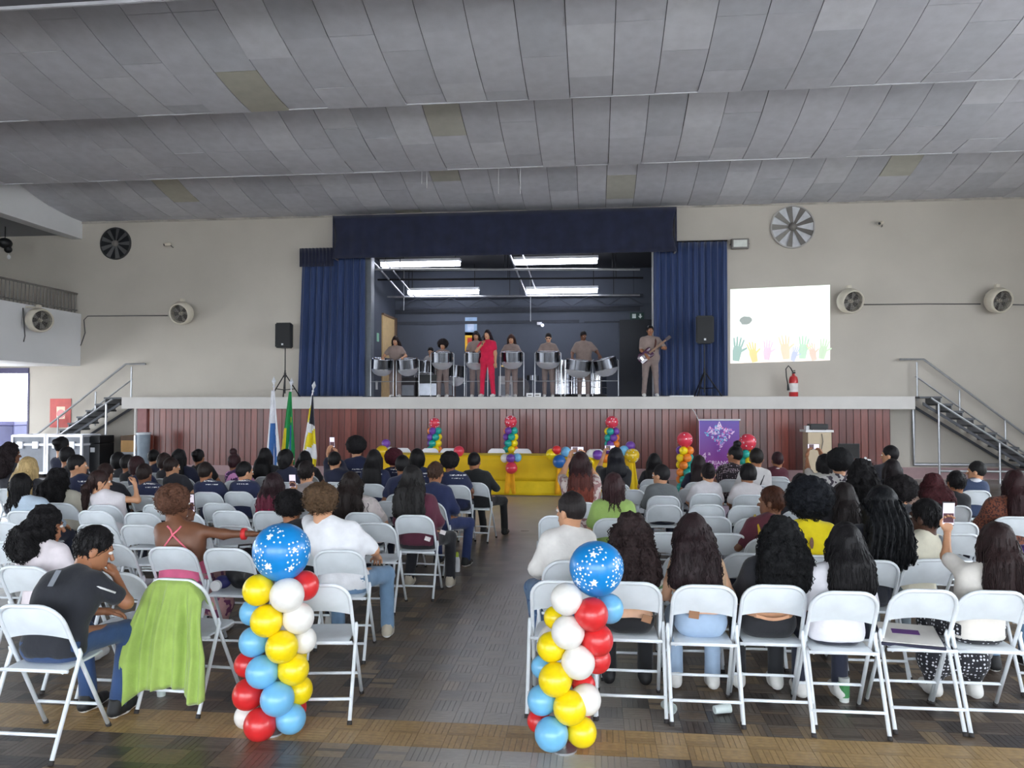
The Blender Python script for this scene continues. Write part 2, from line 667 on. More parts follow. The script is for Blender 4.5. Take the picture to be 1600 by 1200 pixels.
def window_wall(name, along, fixed, a0, a1, wins, z0, z1, portal_rot, first):
    mb = MB()

    def bx(p, q, za, zb):
        if along == 'y':
            mb.box(fixed, fixed + 0.25, p, q, za, zb)
        else:
            mb.box(p, q, fixed - 0.25, fixed, za, zb)
    prev = a0
    for n, (p, q) in enumerate(wins):
        bx(prev, p, 0, Z_C + 1.0)
        bx(p, q, 0, z0)
        bx(p, q, z1, Z_C + 1.0)
        prev = q
        f = MB()
        c = (p + q) / 2
        for u in (p + 0.03, c, q - 0.03):
            if along == 'y':
                f.box(fixed + 0.08, fixed + 0.14, u - 0.03, u + 0.03, z0, z1)
            else:
                f.box(u - 0.03, u + 0.03, fixed - 0.14, fixed - 0.08, z0, z1)
        for zz in (z0 + 0.03, (z0 + z1) / 2, z1 - 0.03):
            if along == 'y':
                f.box(fixed + 0.08, fixed + 0.14, p, q, zz - 0.03, zz + 0.03)
            else:
                f.box(p, q, fixed - 0.14, fixed - 0.08, zz - 0.03, zz + 0.03)
        S('window_%d' % (first + n), f, m_frame)
        if along == 'y':
            portal(fixed + 0.2, c, (z0 + z1) / 2, q - p, z1 - z0, (math.pi / 2, 0, math.pi / 2))
        else:
            portal(c, fixed - 0.2, (z0 + z1) / 2, q - p, z1 - z0, (math.pi / 2, 0, math.pi))
    bx(prev, a1, 0, Z_C + 1.0)
    S(name, mb, m_wall)


window_wall('wall_right', 'y', X_R, Y_B, Y_W, [(-6.5, -2.5), (-1.0, 3.0), (4.5, 8.5), (10, 14)], 1.6, 5.4, None, 1)
window_wall('wall_rear', 'x', Y_B, X_L - 4, X_R, [(-12.5, -7.5), (-6.5, -1.5), (-0.5, 4.5), (5.5, 10.5)], 0.6, 5.2, None, 5)
S('ground_outside', MB().box(-80, 80, -80, 90, -0.5, -0.26), M('paving_outside', (226, 224, 220), 0.9, var=0.06, scale=0.6))

# ---- skirting
S('baseboard_end', MB().box(S_X1 - 0.3, X_R, Y_W - 0.04, Y_W, 0, 0.28).box(W(47, 620, Y=Y_W).x, S_X0 + 0.3, Y_W - 0.04, Y_W, 0, 0.28), m_pink)

# ---- stage: slab, front planks, side walls, back wall, ceiling
st = MB().box(S_X0, S_X1, Y_F, Y_W + 0.3, Z_S - 0.30, Z_S)
st.box(O_X0 - 2.2, O_X1 + 1.2, Y_W + 0.25, Y_BACK, Z_S - 0.30, Z_S)
S('stage_slab', st, m_slab)
P_X0, P_X1 = W(230, 690, Y=Y_F + 0.25).x, W(1392, 690, Y=Y_F + 0.25).x
m_plank = [M('red_wood_%d' % i, c, 0.30, var=0.22, scale=5, stretch=(6, 6, 0.4), coat=0.25, rnd=0.10) for i, c in
           enumerate([(112, 50, 42), (100, 42, 36), (122, 58, 48), (86, 36, 32)])]
front = S('stage_front', MB().box(P_X0, P_X1, Y_F + 0.281, Y_F + 0.42, 0, Z_S - 0.30), M('plank_backing', (40, 22, 22), .7))
npl = 112
pw = (P_X1 - P_X0) / npl
pm = []
for i in range(4):
    mb = MB()
    c = 0.008
    w_ = pw - 0.008
    h = Z_S - 0.30 - 0.26
    mb.add([(0, .008, 0), (c, 0, 0), (w_ - c, 0, 0), (w_, .008, 0), (0, .008, h), (c, 0, h), (w_ - c, 0, h), (w_, .008, h)],
           [(0, 1, 5, 4), (1, 2, 6, 5), (2, 3, 7, 6), (4, 5, 6, 7), (3, 2, 1, 0)])
    me = mb.mesh('plank')
    me.materials.append(m_plank[i])
    pm.append(me)
for i in range(npl):
    obj('plank', random.choices(pm, [4, 4, 3, 2])[0], None, front, (P_X0 + i * pw, Y_F + 0.27 + random.uniform(0, 0.004), 0.26))
S('baseboard_stage', MB().box(P_X0, P_X1, Y_F + 0.25, Y_F + 0.30, 0, 0.26), m_pink)
S('trim_8', MB().box(P_X0 - 0.25, P_X0, Y_F + 0.2, Y_F + 0.45, 0, Z_S - 0.30), M('reddish_post', (150, 104, 104), 0.6))
SX0, SX1 = W(617, 560, Y=Y_BACK).x, O_X1 + 1.2
sw = MB().box(SX0 - 0.2, SX0, Y_W + 0.25, Y_BACK, Z_S, 6.4)
S('wall_stage_left', sw, m_stagewall)
S('wall_stage_right', MB().box(SX1, SX1 + 0.2, Y_W + 0.25, Y_BACK, Z_S, 6.4), m_stagewall)
S('wall_stage_back', MB().box(SX0 - 0.2, SX1 + 0.2, Y_BACK, Y_BACK + 0.2, Z_S, 6.4), m_stagewall)
# darker panel joints on the stage back wall
for n, (xa, xb, ya, yb_) in enumerate([(617, 905, 503, 504.5), (913, 968, 502, 503.5), (617, 1000, 484, 486)]):
    a, b = W(xa, ya, Y=Y_BACK), W(xb, yb_, Y=Y_BACK)
    S('trim_%d' % (9 + n), MB().box(a.x, b.x, Y_BACK - 0.02, Y_BACK, b.z - 0.0, a.z), M('panel_joint', (48, 52, 62), .7))
S('stage_ceiling', MB().box(SX0 - 0.2, SX1 + 0.2, Y_W + 0.25, Y_BACK + 0.2, 6.3, 6.4), M('stage_ceiling_paint', (34, 36, 42), .8))
a = W(968, 500, Y=Y_BACK)
S('door_5', MB().box(a.x, a.x + 1.3, Y_BACK - 0.05, Y_BACK - 0.003, Z_S, a.z), M('stage_door_black', (22, 26, 36), 0.5))
a, b = W(596, 492, X=SX0), W(614, 500, X=SX0)
dr = S('door_6', MB().box(SX0 + 0.005, SX0 + 0.05, a.y, b.y, Z_S, a.z), M('tan_door', (205, 176, 128), 0.5, var=0.08))
MB().box(SX0 + .003, SX0 + .08, b.y, b.y + .25, Z_S, a.z + .06).box(SX0 + .003, SX0 + .08, a.y, b.y, a.z, a.z + .06).build('door_frame', M('brown_frame', (110, 88, 70), .6), dr)
# pillar at the left edge of the opening and jamb at the right
S('pillar_left', MB().bbox(O_X0, W(580, 500, Y=Y_W).x, Y_W - 0.02, Y_W + 0.3, Z_S, O_Z1 + 0.1, 0.02), M('pillar_paint', (104, 110, 118), 0.5, var=0.1))
S('pillar_right', MB().bbox(O_X1 - 0.07, O_X1 + 0.02, Y_W - 0.03, Y_W + 0.3, Z_S, O_Z1 + 0.1, 0.015), M('pillar_edge', (168, 168, 170), 0.5, var=0.1))

# ================================================================== STAGE AND WALL FITTINGS
m_navy = M('navy_velvet', (26, 32, 58), 0.9, var=0.25, scale=3, sheen=0.3)
m_blue = M('blue_curtain', (40, 60, 104), 0.8, var=0.15, scale=4, stretch=(4, 4, 0.5), sheen=0.3)
m_black = M('black_plastic', (26, 27, 30), 0.5, var=0.1)
m_blackm = M('black_metal', (30, 30, 33), 0.4, 0.6, var=0.1)
m_steel = M('galvanised_steel', (176, 178, 182), 0.35, 0.7, var=0.12, scale=8)
m_chrome = M('chrome', (196, 198, 204), 0.16, 1.0, var=0.05)
m_chromed = M('dark_chrome', (96, 98, 104), 0.22, 1.0, var=0.1)
m_cream = M('cream_enamel', (214, 206, 190), 0.45, var=0.08)
m_grille = M('fan_grille', (120, 116, 112), 0.5, 0.3, var=0.1)


def curtain(px0, px1, pyt, pyb_, folds, seed, label, wide=0.0, header=False):
    a, b = W(px0, pyt, Y=Y_W - 0.3), W(px1, pyt, Y=Y_W - 0.3)
    z1, z0 = a.z, Z_S + 0.03
    r = random.Random(seed)
    ph = [r.uniform(0, 6.3) for _ in range(4)]
    w0 = b.x - a.x

    def fn(u, v):
        x = a.x - wide * v + u * (w0 + wide * v)
        g = math.sin(u * folds * 6.283 + ph[0] + 0.5 * math.sin(u * 9 + ph[1])) + 0.4 * math.sin(u * folds * 2.3 * 6.283 + ph[2])
        return (x, Y_W - 0.17 + 0.06 * g * (0.6 + 0.4 * v), z1 + (z0 - z1) * v)
    root = empty('stage_curtain', (0, 0, 0), label, 'curtain')
    root.location = (a.x, Y_W - 0.17, Z_S)
    off = -Vector(root.location)
    mb = MB()
    mb.sheet(lambda u, v: Vector(fn(u, v)) + off, 110, 14, (0, 0.012, 0))
    mb.build('drape', m_blue, root, smooth=True)
    MB().tube([Vector((a.x, Y_W - 0.17, z1 + 0.02)) + off, Vector((b.x, Y_W - 0.17, z1 + 0.02)) + off], 0.02).build('rail', m_blackm, root)
    if header:
        mb = MB()
        mb.sheet(lambda u, v: Vector((a.x - 0.03 + u * 0.95, Y_W - 0.26 + 0.015 * math.sin(u * 60), z1 + 0.06 - 0.5 * v)) + off, 60, 3, (0, 0.012, 0))
        mb.build('header', m_navy, root, smooth=True)


curtain(469, 568, 391, 617, 9, 3, 'blue floor-length stage curtain beside the three flags', wide=0.12, header=True)
curtain(1022, 1138, 378, 616, 10, 8, 'blue floor-length stage curtain behind the bass guitar player', wide=0.0)

# pelmet: big navy valance with swept ends
vx0, vx1 = W(519, 400, Y=Y_W - 0.6).x, W(1058, 400, Y=Y_W - 0.6).x
vz1, vz0 = W(800, 331, Y=Y_W - 0.6).z + 0.02, W(800, 398, Y=Y_W - 0.6).z
pel = empty('stage_pelmet', ((vx0 + vx1) / 2, Y_W - 0.3, vz0), 'long dark navy valance hung under the ceiling over the stage opening', 'valance')
po = -Vector(pel.location)
mb = MB()


def pel_fn(u, v):
    e = 0.10 * math.sin(math.pi * min(1, v * 1.0)) * (1 if u > 0.5 else -1) * (abs(2 * u - 1) ** 8)
    x = vx0 + (vx1 - vx0) * u - e
    return Vector((x, Y_W - 0.6 + 0.02 * math.sin(u * 170) * v, vz1 + (vz0 - vz1) * v)) + po


mb.sheet(pel_fn, 160, 8, (0, 0.015, 0))
mb.build('valance', m_navy, pel, smooth=True)
for x in (vx0 + 0.02, vx1 - 0.02):
    MB().box(x - 0.02 + po.x, x + 0.02 + po.x, -0.28, 0.27, 0.02, vz1 - vz0 - 0.03).build('side_return', m_navy, pel)
# central darker board over the opening that the valance shades
MB().box(vx0 + .1 + po.x, vx1 - .1 + po.x, -0.2, 0.28, vz1 - vz0 - 0.05, vz1 - vz0 - 0.01).build('top_board', m_navy, pel)

# ---- fluorescent fixtures on their bars under the stage ceiling
m_tube = EM('fluorescent_tube', (236, 240, 255), 13.0)
for n, (x0, x1, py, yy, lab) in enumerate([(595, 720, 413, 21.3, 'front fluorescent fitting over the double steel pans'), (803, 935, 409, 21.3, 'front fluorescent fitting over the bass drums'),
                                      (637, 749, 457, 24.0, 'rear fluorescent fitting above the person in red'), (822, 935, 455, 24.0, 'rear fluorescent fitting near the stage exit sign')]):
    a, b = W(x0, py, Y=yy), W(x1, py, Y=yy)
    c = (a + b) / 2
    L = (b.x - a.x) / 2
    t = empty('fluorescent_light', c, 'bright white ' + lab, 'light')
    MB().bbox(-L, L, -0.13, 0.13, 0.06, 0.14, 0.01).build('housing', M('fixture_white', (220, 222, 226), 0.5), t)
    for s in (-0.065, 0.065):
        MB().tube([(-L + .03, s, 0.0), (L - .03, s, 0.0)], 0.058, 12).build('tube', m_tube, t, smooth=True)
    for s in (-L + 0.15, L - 0.15):
        MB().box(s - .012, s + .012, -.012, .012, 0.1, 6.3 - c.z).build('hanger', m_blackm, t)
# lighting bars
for n, (x0, y0, x1, y1, ya, yb_) in enumerate([(585, 421, 1000, 421, 21.0, 21.0), (600, 464, 1000, 461, 24.2, 24.2), (590, 437, 1005, 434, 22.3, 22.3)]):
    a, b = W(x0, y0, Y=ya), W(x1, y1, Y=yb_)
    t = MB().tube([(0, 0, 0), (b - a)[:]], 0.03, 8).build('lighting_bar', m_steel if n < 2 else m_blackm, loc=a, label=['pale front lighting bar under the stage ceiling', 'pale rear lighting bar under the stage ceiling', 'dark middle lighting bar under the stage ceiling'][n], cat='bar')
    for u in (0.1, 0.5, 0.9):
        p = (b - a) * u
        MB().tube([p, p + Vector((0, 0, 6.3 - a.z - p.z))], 0.012, 6).build('hanger', m_blackm, t)
for n, (xa, ya_, xb, yb_) in enumerate([(582, 408, 632, 464), (796, 396, 822, 460)]):
    a, b = W(xa, ya_, Y=20.6), W(xb, yb_, Y=24.2)
    MB().tube([(0, 0, 0), (b - a)[:]], 0.03, 8).tube([(0.35, 0, 0), tuple((b - a) + Vector((.35, 0, 0)))], 0.02, 8).build('rigging_rail', m_steel, loc=a, label=['twin rigging rail along the stage left wall', 'twin rigging rail along the middle of the stage ceiling'][n], cat='rail')
# truss against the back wall
a, b = W(625, 474, Y=Y_BACK - .3), W(1005, 470, Y=Y_BACK - .3)
t = empty('truss', a, 'dark lattice truss under the stage ceiling', 'truss')
L = b.x - a.x
for z in (-0.17, 0.17):
    MB().tube([(0, 0, z), (L, 0, z)], 0.03, 6).build('chord', M('truss_paint', (58, 63, 74), .6), t)
for u in (.3, L * .5, L - .3):
    MB().tube([(u, 0, .17), (u, 0, 6.3 - a.z)], .015, 6).build('hanger', MATS['truss_paint'], t)
for i in range(14):
    u0, u1 = L * i / 14, L * (i + 1) / 14
    s = 0.17 if i % 2 else -0.17
    MB().tube([(u0, 0, s), (u1, 0, -s)], 0.02, 6).build('brace', MATS['truss_paint'], t)
# hanging cables on the stage
for n, (px, y0, y1) in enumerate([(829, 470, 502), (631, 462, 485)]):
    a, b = W(px, y0, Y=Y_BACK - .6), W(px, y1, Y=Y_BACK - .6)
    MB().tube([(0, 0, 6.3 - a.z), (0, 0, b.z - a.z)], 0.014, 6).build('hanging_cable', m_steel, loc=a, label=['pale cable hanging at the middle of the stage', 'short pale pipe hanging by the tan stage door'][n], cat='cable')
# signs and switches on the stage walls
sg = W(995, 494, Y=Y_BACK)
t = empty('exit_sign', (sg.x, Y_BACK - 0.02, sg.z), 'small dark exit sign with white figure and down arrow above black door', 'sign')
MB().box(-.22, .22, -.015, .015, -.11, .11).build('plate', M('sign_green', (30, 66, 60), .5), t)
MB().box(-.15, -.03, -.02, -.016, -.07, .07).build('figure', M('sign_white', (225, 235, 230), .5), t)
MB().add([(0.11, -.02, -.08), (.18, -.02, 0), (.135, -.02, 0), (.135, -.02, .07), (.085, -.02, .07), (.085, -.02, 0), (.04, -.02, 0)], [(0, 1, 2, 3, 4, 5, 6)]).build('arrow', MATS['sign_white'], t)
sg = W(845, 507, Y=Y_BACK)
t = empty('emergency_light', (sg.x, Y_BACK - 0.06, sg.z), 'small white emergency lamp on the stage back wall', 'lamp')
MB().bbox(-.12, .04, -.05, .055, -.02, .07, .01).build('case', M('lamp_white', (230, 230, 235), .4), t)
MB().sphere((.06, 0, -.03), .05).build('lamp_head', EM('lamp_glow', (235, 240, 255), 2.0), t, smooth=True)
for (px, py, w_, h_, rgb, nm, lab) in [(736, 510, .2, .3, (150, 176, 206), 'wall_notice', 'pale blue notice sheet on the dark stage back wall'), (736, 534, .2, .32, (232, 180, 40), 'wall_poster', 'yellow and red poster on the dark stage back wall')]:
    p = W(px, py, Y=Y_BACK)
    t = empty(nm, (p.x, Y_BACK - .012, p.z), lab, 'poster')
    MB().box(-w_, w_, -.004, .008, -h_, h_).build('sheet', M('paper_%d' % rgb[0], rgb, .6), t)
    MB().box(-w_ * .6, w_ * .5, -.007, -.0045, -h_ * .45, h_ * .4).build('print', M('print_%d' % rgb[0], (200, 60, 50) if rgb[2] < 90 else (190, 205, 225), .6), t)
for (px, py, xx, lab) in [(588, 602, SX0, 'white socket plate low on the stage left wall'), (590, 527, SX0, 'small green exit notice beside tan stage door')]:
    p = W(px, py, X=xx)
    MB().bbox(-.005, .02, -.09, .09, -.13, .13, .004).build('wall_plate', M('plate_white', (226, 228, 226), .4) if py > 550 else M('plate_green', (150, 205, 175), .4), loc=p, label=lab, cat='plate')

# ---- exhaust fans let into the end wall
m_fanhole = M('fan_shaft', (24, 26, 30), .8, var=.2)


def exhaust(px, py, r_px, seed, pale):
    c = W(px, py, Y=Y_W)
    r = r_px * c.y / F_PX * 1.0
    t = empty('exhaust_fan', (c.x, Y_W - 0.01, c.z), 'round %s wall exhaust fan %s' % (('silver', 'above the projected slide') if pale else ('dark', 'high beside the balcony beam')), 'fan')
    rot = Matrix.Rotation(math.pi / 2, 4, 'X')
    MB().lathe([(r, 0.0), (r, 0.06), (r * .94, 0.06), (r * .94, -0.0), (r, 0.0)], 40, rot).build('rim', M('fan_rim_%d' % pale, (176, 172, 168) if pale else (70, 70, 72), .5, .5), t, auto=True)
    MB().lathe([(0.001, 0.012), (r * .95, 0.012), (r * .95, 0.002), (.001, .002)], 32, rot).build('shaft', M('fan_sky', (205, 206, 210), .6) if pale else m_fanhole, t)
    MB().lathe([(.001, .10), (r * .16, .10), (r * .2, .03)], 20, rot).build('hub', m_grille, t, smooth=True)
    mb_b = m_grille if pale else M('fan_blade_dark', (86, 86, 88), .5)
    for k in range(9):
        q = 2 * math.pi * (k + .5 * (seed % 2)) / 9
        ct, sn = math.cos(q), math.sin(q)

        def P(rr, off, dy):
            return (ct * rr - sn * off, dy, sn * rr + ct * off)
        w_ = r * .09
        MB().add([P(r * .17, -w_ * .6, -.045), P(r * .93, -w_ * 1.5, -.06), P(r * .93, w_ * 1.5, -.03), P(r * .17, w_ * .6, -.025),
                  P(r * .17, -w_ * .6, -.039), P(r * .93, -w_ * 1.5, -.054), P(r * .93, w_ * 1.5, -.024), P(r * .17, w_ * .6, -.019)],
                 [(0, 1, 2, 3), (7, 6, 5, 4), (0, 4, 5, 1), (1, 5, 6, 2), (2, 6, 7, 3), (3, 7, 4, 0)]).build('blade', mb_b, t)


exhaust(182, 381, 27, 0, 0)
exhaust(1238, 355, 33, 1, 1)

# ---- barrel wall fans


def barrel_fan(p, aim, r, lab):
    t = empty('wall_fan', p, lab, 'fan')
    d = Vector(aim).normalized()
    rot = d.to_track_quat('Z', 'Y').to_matrix().to_4x4()
    prof = [(r * .55, -.14), (r * .86, -.12), (r, -.04), (r * 1.02, .06), (r * .96, .15), (r * .9, .2), (r * .82, .2), (r * .80, .15), (r * .80, -.1)]
    MB().lathe(prof, 32, rot).build('drum', m_cream, t, smooth=True)
    MB().lathe([(.001, .0), (r * .8, .0), (r * .8, -.02), (.001, -.02)], 28, rot).build('screen', M('fan_dark', (78, 74, 72), .7), t)
    g = MB()
    for k in range(5):
        rr = r * (.18 + .15 * k)
        g.tube([rot @ Vector((rr * math.cos(2 * math.pi * i / 24), rr * math.sin(2 * math.pi * i / 24), .16)) for i in range(24)], .006, 5, closed=True)
    for k in range(8):
        q = math.pi * k / 4
        g.tube([rot @ Vector((r * .05 * math.cos(q), r * .05 * math.sin(q), .165)), rot @ Vector((r * .82 * math.cos(q), r * .82 * math.sin(q), .165))], .005, 5)
    g.build('grille', m_grille, t)
    for k in range(5):
        q = 2 * math.pi * k / 5
        a = rot @ Vector((r * .1 * math.cos(q), r * .1 * math.sin(q), .08))
        b = rot @ Vector((r * .72 * math.cos(q - .25), r * .72 * math.sin(q - .25), .06))
        c = rot @ Vector((r * .72 * math.cos(q + .35), r * .72 * math.sin(q + .35), .10))
        n_ = d * .008
        MB().add([a, b, c, a + n_, b + n_, c + n_], [(0, 1, 2), (5, 4, 3), (0, 3, 4, 1), (1, 4, 5, 2), (2, 5, 3, 0)]).build('blade', M('fan_blade', (150, 146, 140), .4), t)
    MB().lathe([(.001, .12), (r * .16, .11), (r * .18, .03)], 16, rot).build('motor', m_cream, t, smooth=True)
    MB().bbox(-.05, .05, -.06, .06, r * .98, r * 1.25, .02).build('bracket', m_cream, t)
    return t


rb = 0.31
for px, py, lab in [(285, 489, 'cream barrel wall fan on the end wall beside the left speaker'), (1327, 470, 'cream barrel wall fan beside the projected slide'), (1558, 469, 'cream barrel wall fan above the right handrail')]:
    p = W(px, py, Y=Y_W - .32)
    t = barrel_fan(p, (.25 if px > 800 else -.02, -1, -.28), rb, lab)
    MB().tube([(-.1, .05, rb * .8), (-.1, .32, rb * .6)], .025).build('wall_arm', m_cream, t)
p = W(60, 500, X=X_L + .35)
t = barrel_fan(p, (.8, -.35, -.12), rb, 'cream barrel fan on the white side wall under the balcony rail')
MB().tube([(0, 0, rb), (-.35, 0, rb * 1.1)], .025).build('wall_arm', m_cream, t)

# ---- cables, camera, floodlight
m_cable = M('grey_cable', (96, 94, 94), .6)


def cable(name, pts, lab, r=.014, m=None):
    o = Vector(pts[0])
    return MB().tube([Vector(p) - o for p in pts], r, 6).build(name, m or m_cable, loc=o, label=lab, cat='cable', smooth=True)


cable('wall_cable', [W(126, 540, Y=Y_W - .015), W(133, 520, Y=Y_W - .015), W(131, 500, Y=Y_W - .015), W(137, 494, Y=Y_W - .015), W(262, 493, Y=Y_W - .015)], 'thin grey cable running to the barrel fan by the balcony corner')
cable('wall_cable', [W(1348, 476, Y=Y_W - .015), W(1450, 475, Y=Y_W - .015), W(1532, 475, Y=Y_W - .015)], 'thin cable strung between the two barrel fans beside the slide')
cable('wall_cable', [W(1575, 476, Y=Y_W - .015), W(1640, 477, Y=Y_W - .015)], 'thin cable leaving the barrel fan above the right handrail')
cable('wall_cable', [W(36, 481, X=X_L + .02), W(37, 500, X=X_L + .02), W(39, 525, X=X_L + .02), W(37, 534, X=X_L + .02)], 'short cable dangling beside the fan on the white side wall')
for px, py, lab in [(264, 382, 'small security camera near the dark exhaust fan'), (1376, 349, 'small security camera near the silver exhaust fan')]:
    p = W(px, py, Y=Y_W - .12)
    t = empty('security_camera', p, lab, 'camera')
    MB().tube([(0.04, .0, .02), (-.07, -.12, -.03)], .045, 12).build('body', m_cream, t, smooth=False)
    MB().tube([(-.068, -.118, -.029), (-.075, -.126, -.032)], .033, 12).build('lens', m_black, t)
    MB().tube([(.03, 0, 0), (.06, .06, -.06), (.06, .118, -.06)], .014, 8).build('bracket', m_grille, t)
p = W(1156, 381, Y=Y_W - .16)
t = empty('floodlight', p, 'small floodlight on the end wall beside the blue curtain', 'light')
MB().bbox(-.22, .22, -.06, .06, -.13, .13, .02).build('body', m_grille, t)
MB().box(-.17, .17, -.068, -.061, -.09, .09).build('glass', M('lamp_glass', (222, 226, 220), .15), t)
for s_ in (-1, 1):
    MB().tube([(s_ * .23, 0, 0), (s_ * .23, .1, 0), (s_ * .1, .158, 0)], .014).build('bracket', m_grille, t)

# ---- the slide thrown on the wall
q = [W(1141, 452, Y=Y_W - .006), W(1297, 445, Y=Y_W - .006), W(1297, 563, Y=Y_W - .006), W(1141, 568, Y=Y_W - .006)]
o = q[0].copy()
t = empty('projected_slide', o, 'bright white projected slide on the wall with faint raised hands', 'projection')


def slide_material():
    m = bpy.data.materials.new('slide_light')
    m.use_nodes = True
    nt = m.node_tree
    b = nt.nodes['Principled BSDF']
    tc = nt.nodes.new('ShaderNodeTexCoord')
    sp = nt.nodes.new('ShaderNodeSeparateXYZ')
    nt.links.new(tc.outputs['Generated'], sp.inputs[0])
    cr = nt.nodes.new('ShaderNodeValToRGB')
    e = cr.color_ramp.elements
    e[0].position, e[0].color = 0.0, (*lin((255, 238, 226)), 1)
    e[1].position, e[1].color = 1.0, (*lin((236, 252, 240)), 1)
    k = e.new(.22)
    k.color = (*lin((255, 255, 255)), 1)
    nt.links.new(sp.outputs[2], cr.inputs[0])
    nt.links.new(cr.outputs[0], b.inputs['Emission Color'])
    b.inputs['Emission Strength'].default_value = 0.75
    b.inputs['Base Color'].default_value = (.5, .5, .5, 1)
    return m


MB().add([p - o for p in q] + [p - o + Vector((0, .003, 0)) for p in q], [(0, 3, 2, 1), (4, 5, 6, 7), (0, 1, 5, 4), (1, 2, 6, 5), (2, 3, 7, 6), (3, 0, 4, 7)]).build('light_field', slide_material(), t)


def hand_print(cx, cy, s, tilt):
    mb = MB()
    c = W(cx, cy, Y=Y_W - .0085) - o

    def poly(pts):
        rr = Matrix.Rotation(tilt, 3, 'Y')
        pp = [c + rr @ Vector((a * s, 0, b_ * s)) for a, b_ in pts]
        mb.add(pp, [tuple(range(len(pp)))])
    poly([(-.10, -.30), (.10, -.30), (.13, .0), (.12, .16), (-.12, .16), (-.14, 0)])
    for x, a_, l in [(-.10, .22, .26), (-.035, .07, .30), (.035, -.07, .29), (.10, -.22, .24)]:
        dx, dz_ = -math.sin(a_) * l, math.cos(a_) * l
        poly([(x - .03, .15), (x + .03, .15), (x + .022 + dx, .15 + dz_), (x - .022 + dx, .15 + dz_)])
    poly([(.12, -.02), (.13, .08), (.27, .17), (.29, .12)])
    return mb


hands = [(1152, 550, .95, .15, (150, 176, 168)), (1177, 554, .8, -.2, (236, 200, 140)), (1199, 551, .8, .1, (226, 190, 204)), (1227, 547, .95, -.1, (240, 200, 176)),
         (1241, 556, .6, .3, (180, 186, 210)), (1255, 547, .9, .1, (180, 206, 184)), (1270, 553, .7, -.2, (240, 190, 176)), (1286, 549, .8, .2, (186, 204, 178))]
for i, (cx, cy, s, tl, rgb) in enumerate(hands):
    hand_print(cx, cy - 1, s * .88, tl).build('hand_print', EM('slide_hand_%d' % i, rgb, .58), t)
c = W(1165, 501, Y=Y_W - .0085) - o
mb = MB()
r_ = random.Random(5)
mb.add([c + Vector((.17 * math.cos(2 * math.pi * i / 14) * r_.uniform(.8, 1.05), 0, .12 * math.sin(2 * math.pi * i / 14) * r_.uniform(.8, 1.05))) for i in range(14)][::-1], [tuple(range(14))])
mb.build('grey_mark', EM('slide_mark', (160, 168, 164), .42), t)

# ---- fire extinguisher, red sign
p = W(1240, 617, Y=Y_W - .35)
t = empty('fire_extinguisher', (p.x, p.y, Z_S), 'red fire extinguisher with black hose standing on the stage edge', 'extinguisher')
m_red = M('red_enamel', (190, 40, 44), .3, var=.05, coat=.4)
MB().lathe([(.001, 0), (.10, 0), (.11, .02), (.11, .42), (.09, .5), (.04, .54), (.035, .58), (.001, .58)], 20).build('cylinder', m_red, t, auto=True)
MB().lathe([(.112, .12), (.112, .34)], 20).build('label', M('ext_label', (226, 222, 220), .5), t)
MB().bbox(-.03, .03, -.09, .05, .58, .62, .008).bbox(-.015, .015, -.13, .0, .64, .66, .005).build('valve', m_blackm, t)
hose = MB().tube([(0, .02, .6), (-.06, .02, .72), (-.12, .0, .78), (-.18, 0, .7), (-.17, 0, .5), (-.14, -.02, .3)], .014, 8).build('hose', m_black, t, smooth=True)
MB().tube([(-.14, -.02, .32), (-.13, -.02, .16)], [.018, .035], 10).build('horn', m_black, hose)
q0, q1 = W(79, 623, Y=Y_W), W(111, 668, Y=Y_W)
t = empty('fire_sign', ((q0.x + q1.x) / 2, Y_W - .015, (q0.z + q1.z) / 2), 'red square fire equipment sign on the wall behind the left stairs', 'sign')
hw, hh = (q1.x - q0.x) / 2, (q0.z - q1.z) / 2
MB().bbox(-hw, hw, -.005, .012, -hh, hh, .003).build('plate', M('sign_red', (196, 78, 72), .5), t)
MB().box(-hw * .35, hw * .45, -.009, -.0055, -hh * .4, hh * .45).build('pictogram', M('sign_pale', (240, 214, 190), .5), t)
MB().lathe([(.001, .0), (.12, 0), (.12, .004), (.001, .004)], 14, Matrix.Translation((.02, -.0095, -.02)) @ Matrix.Rotation(math.pi / 2, 4, 'X')).build('roundel', m_red, t)

# ---- stairs


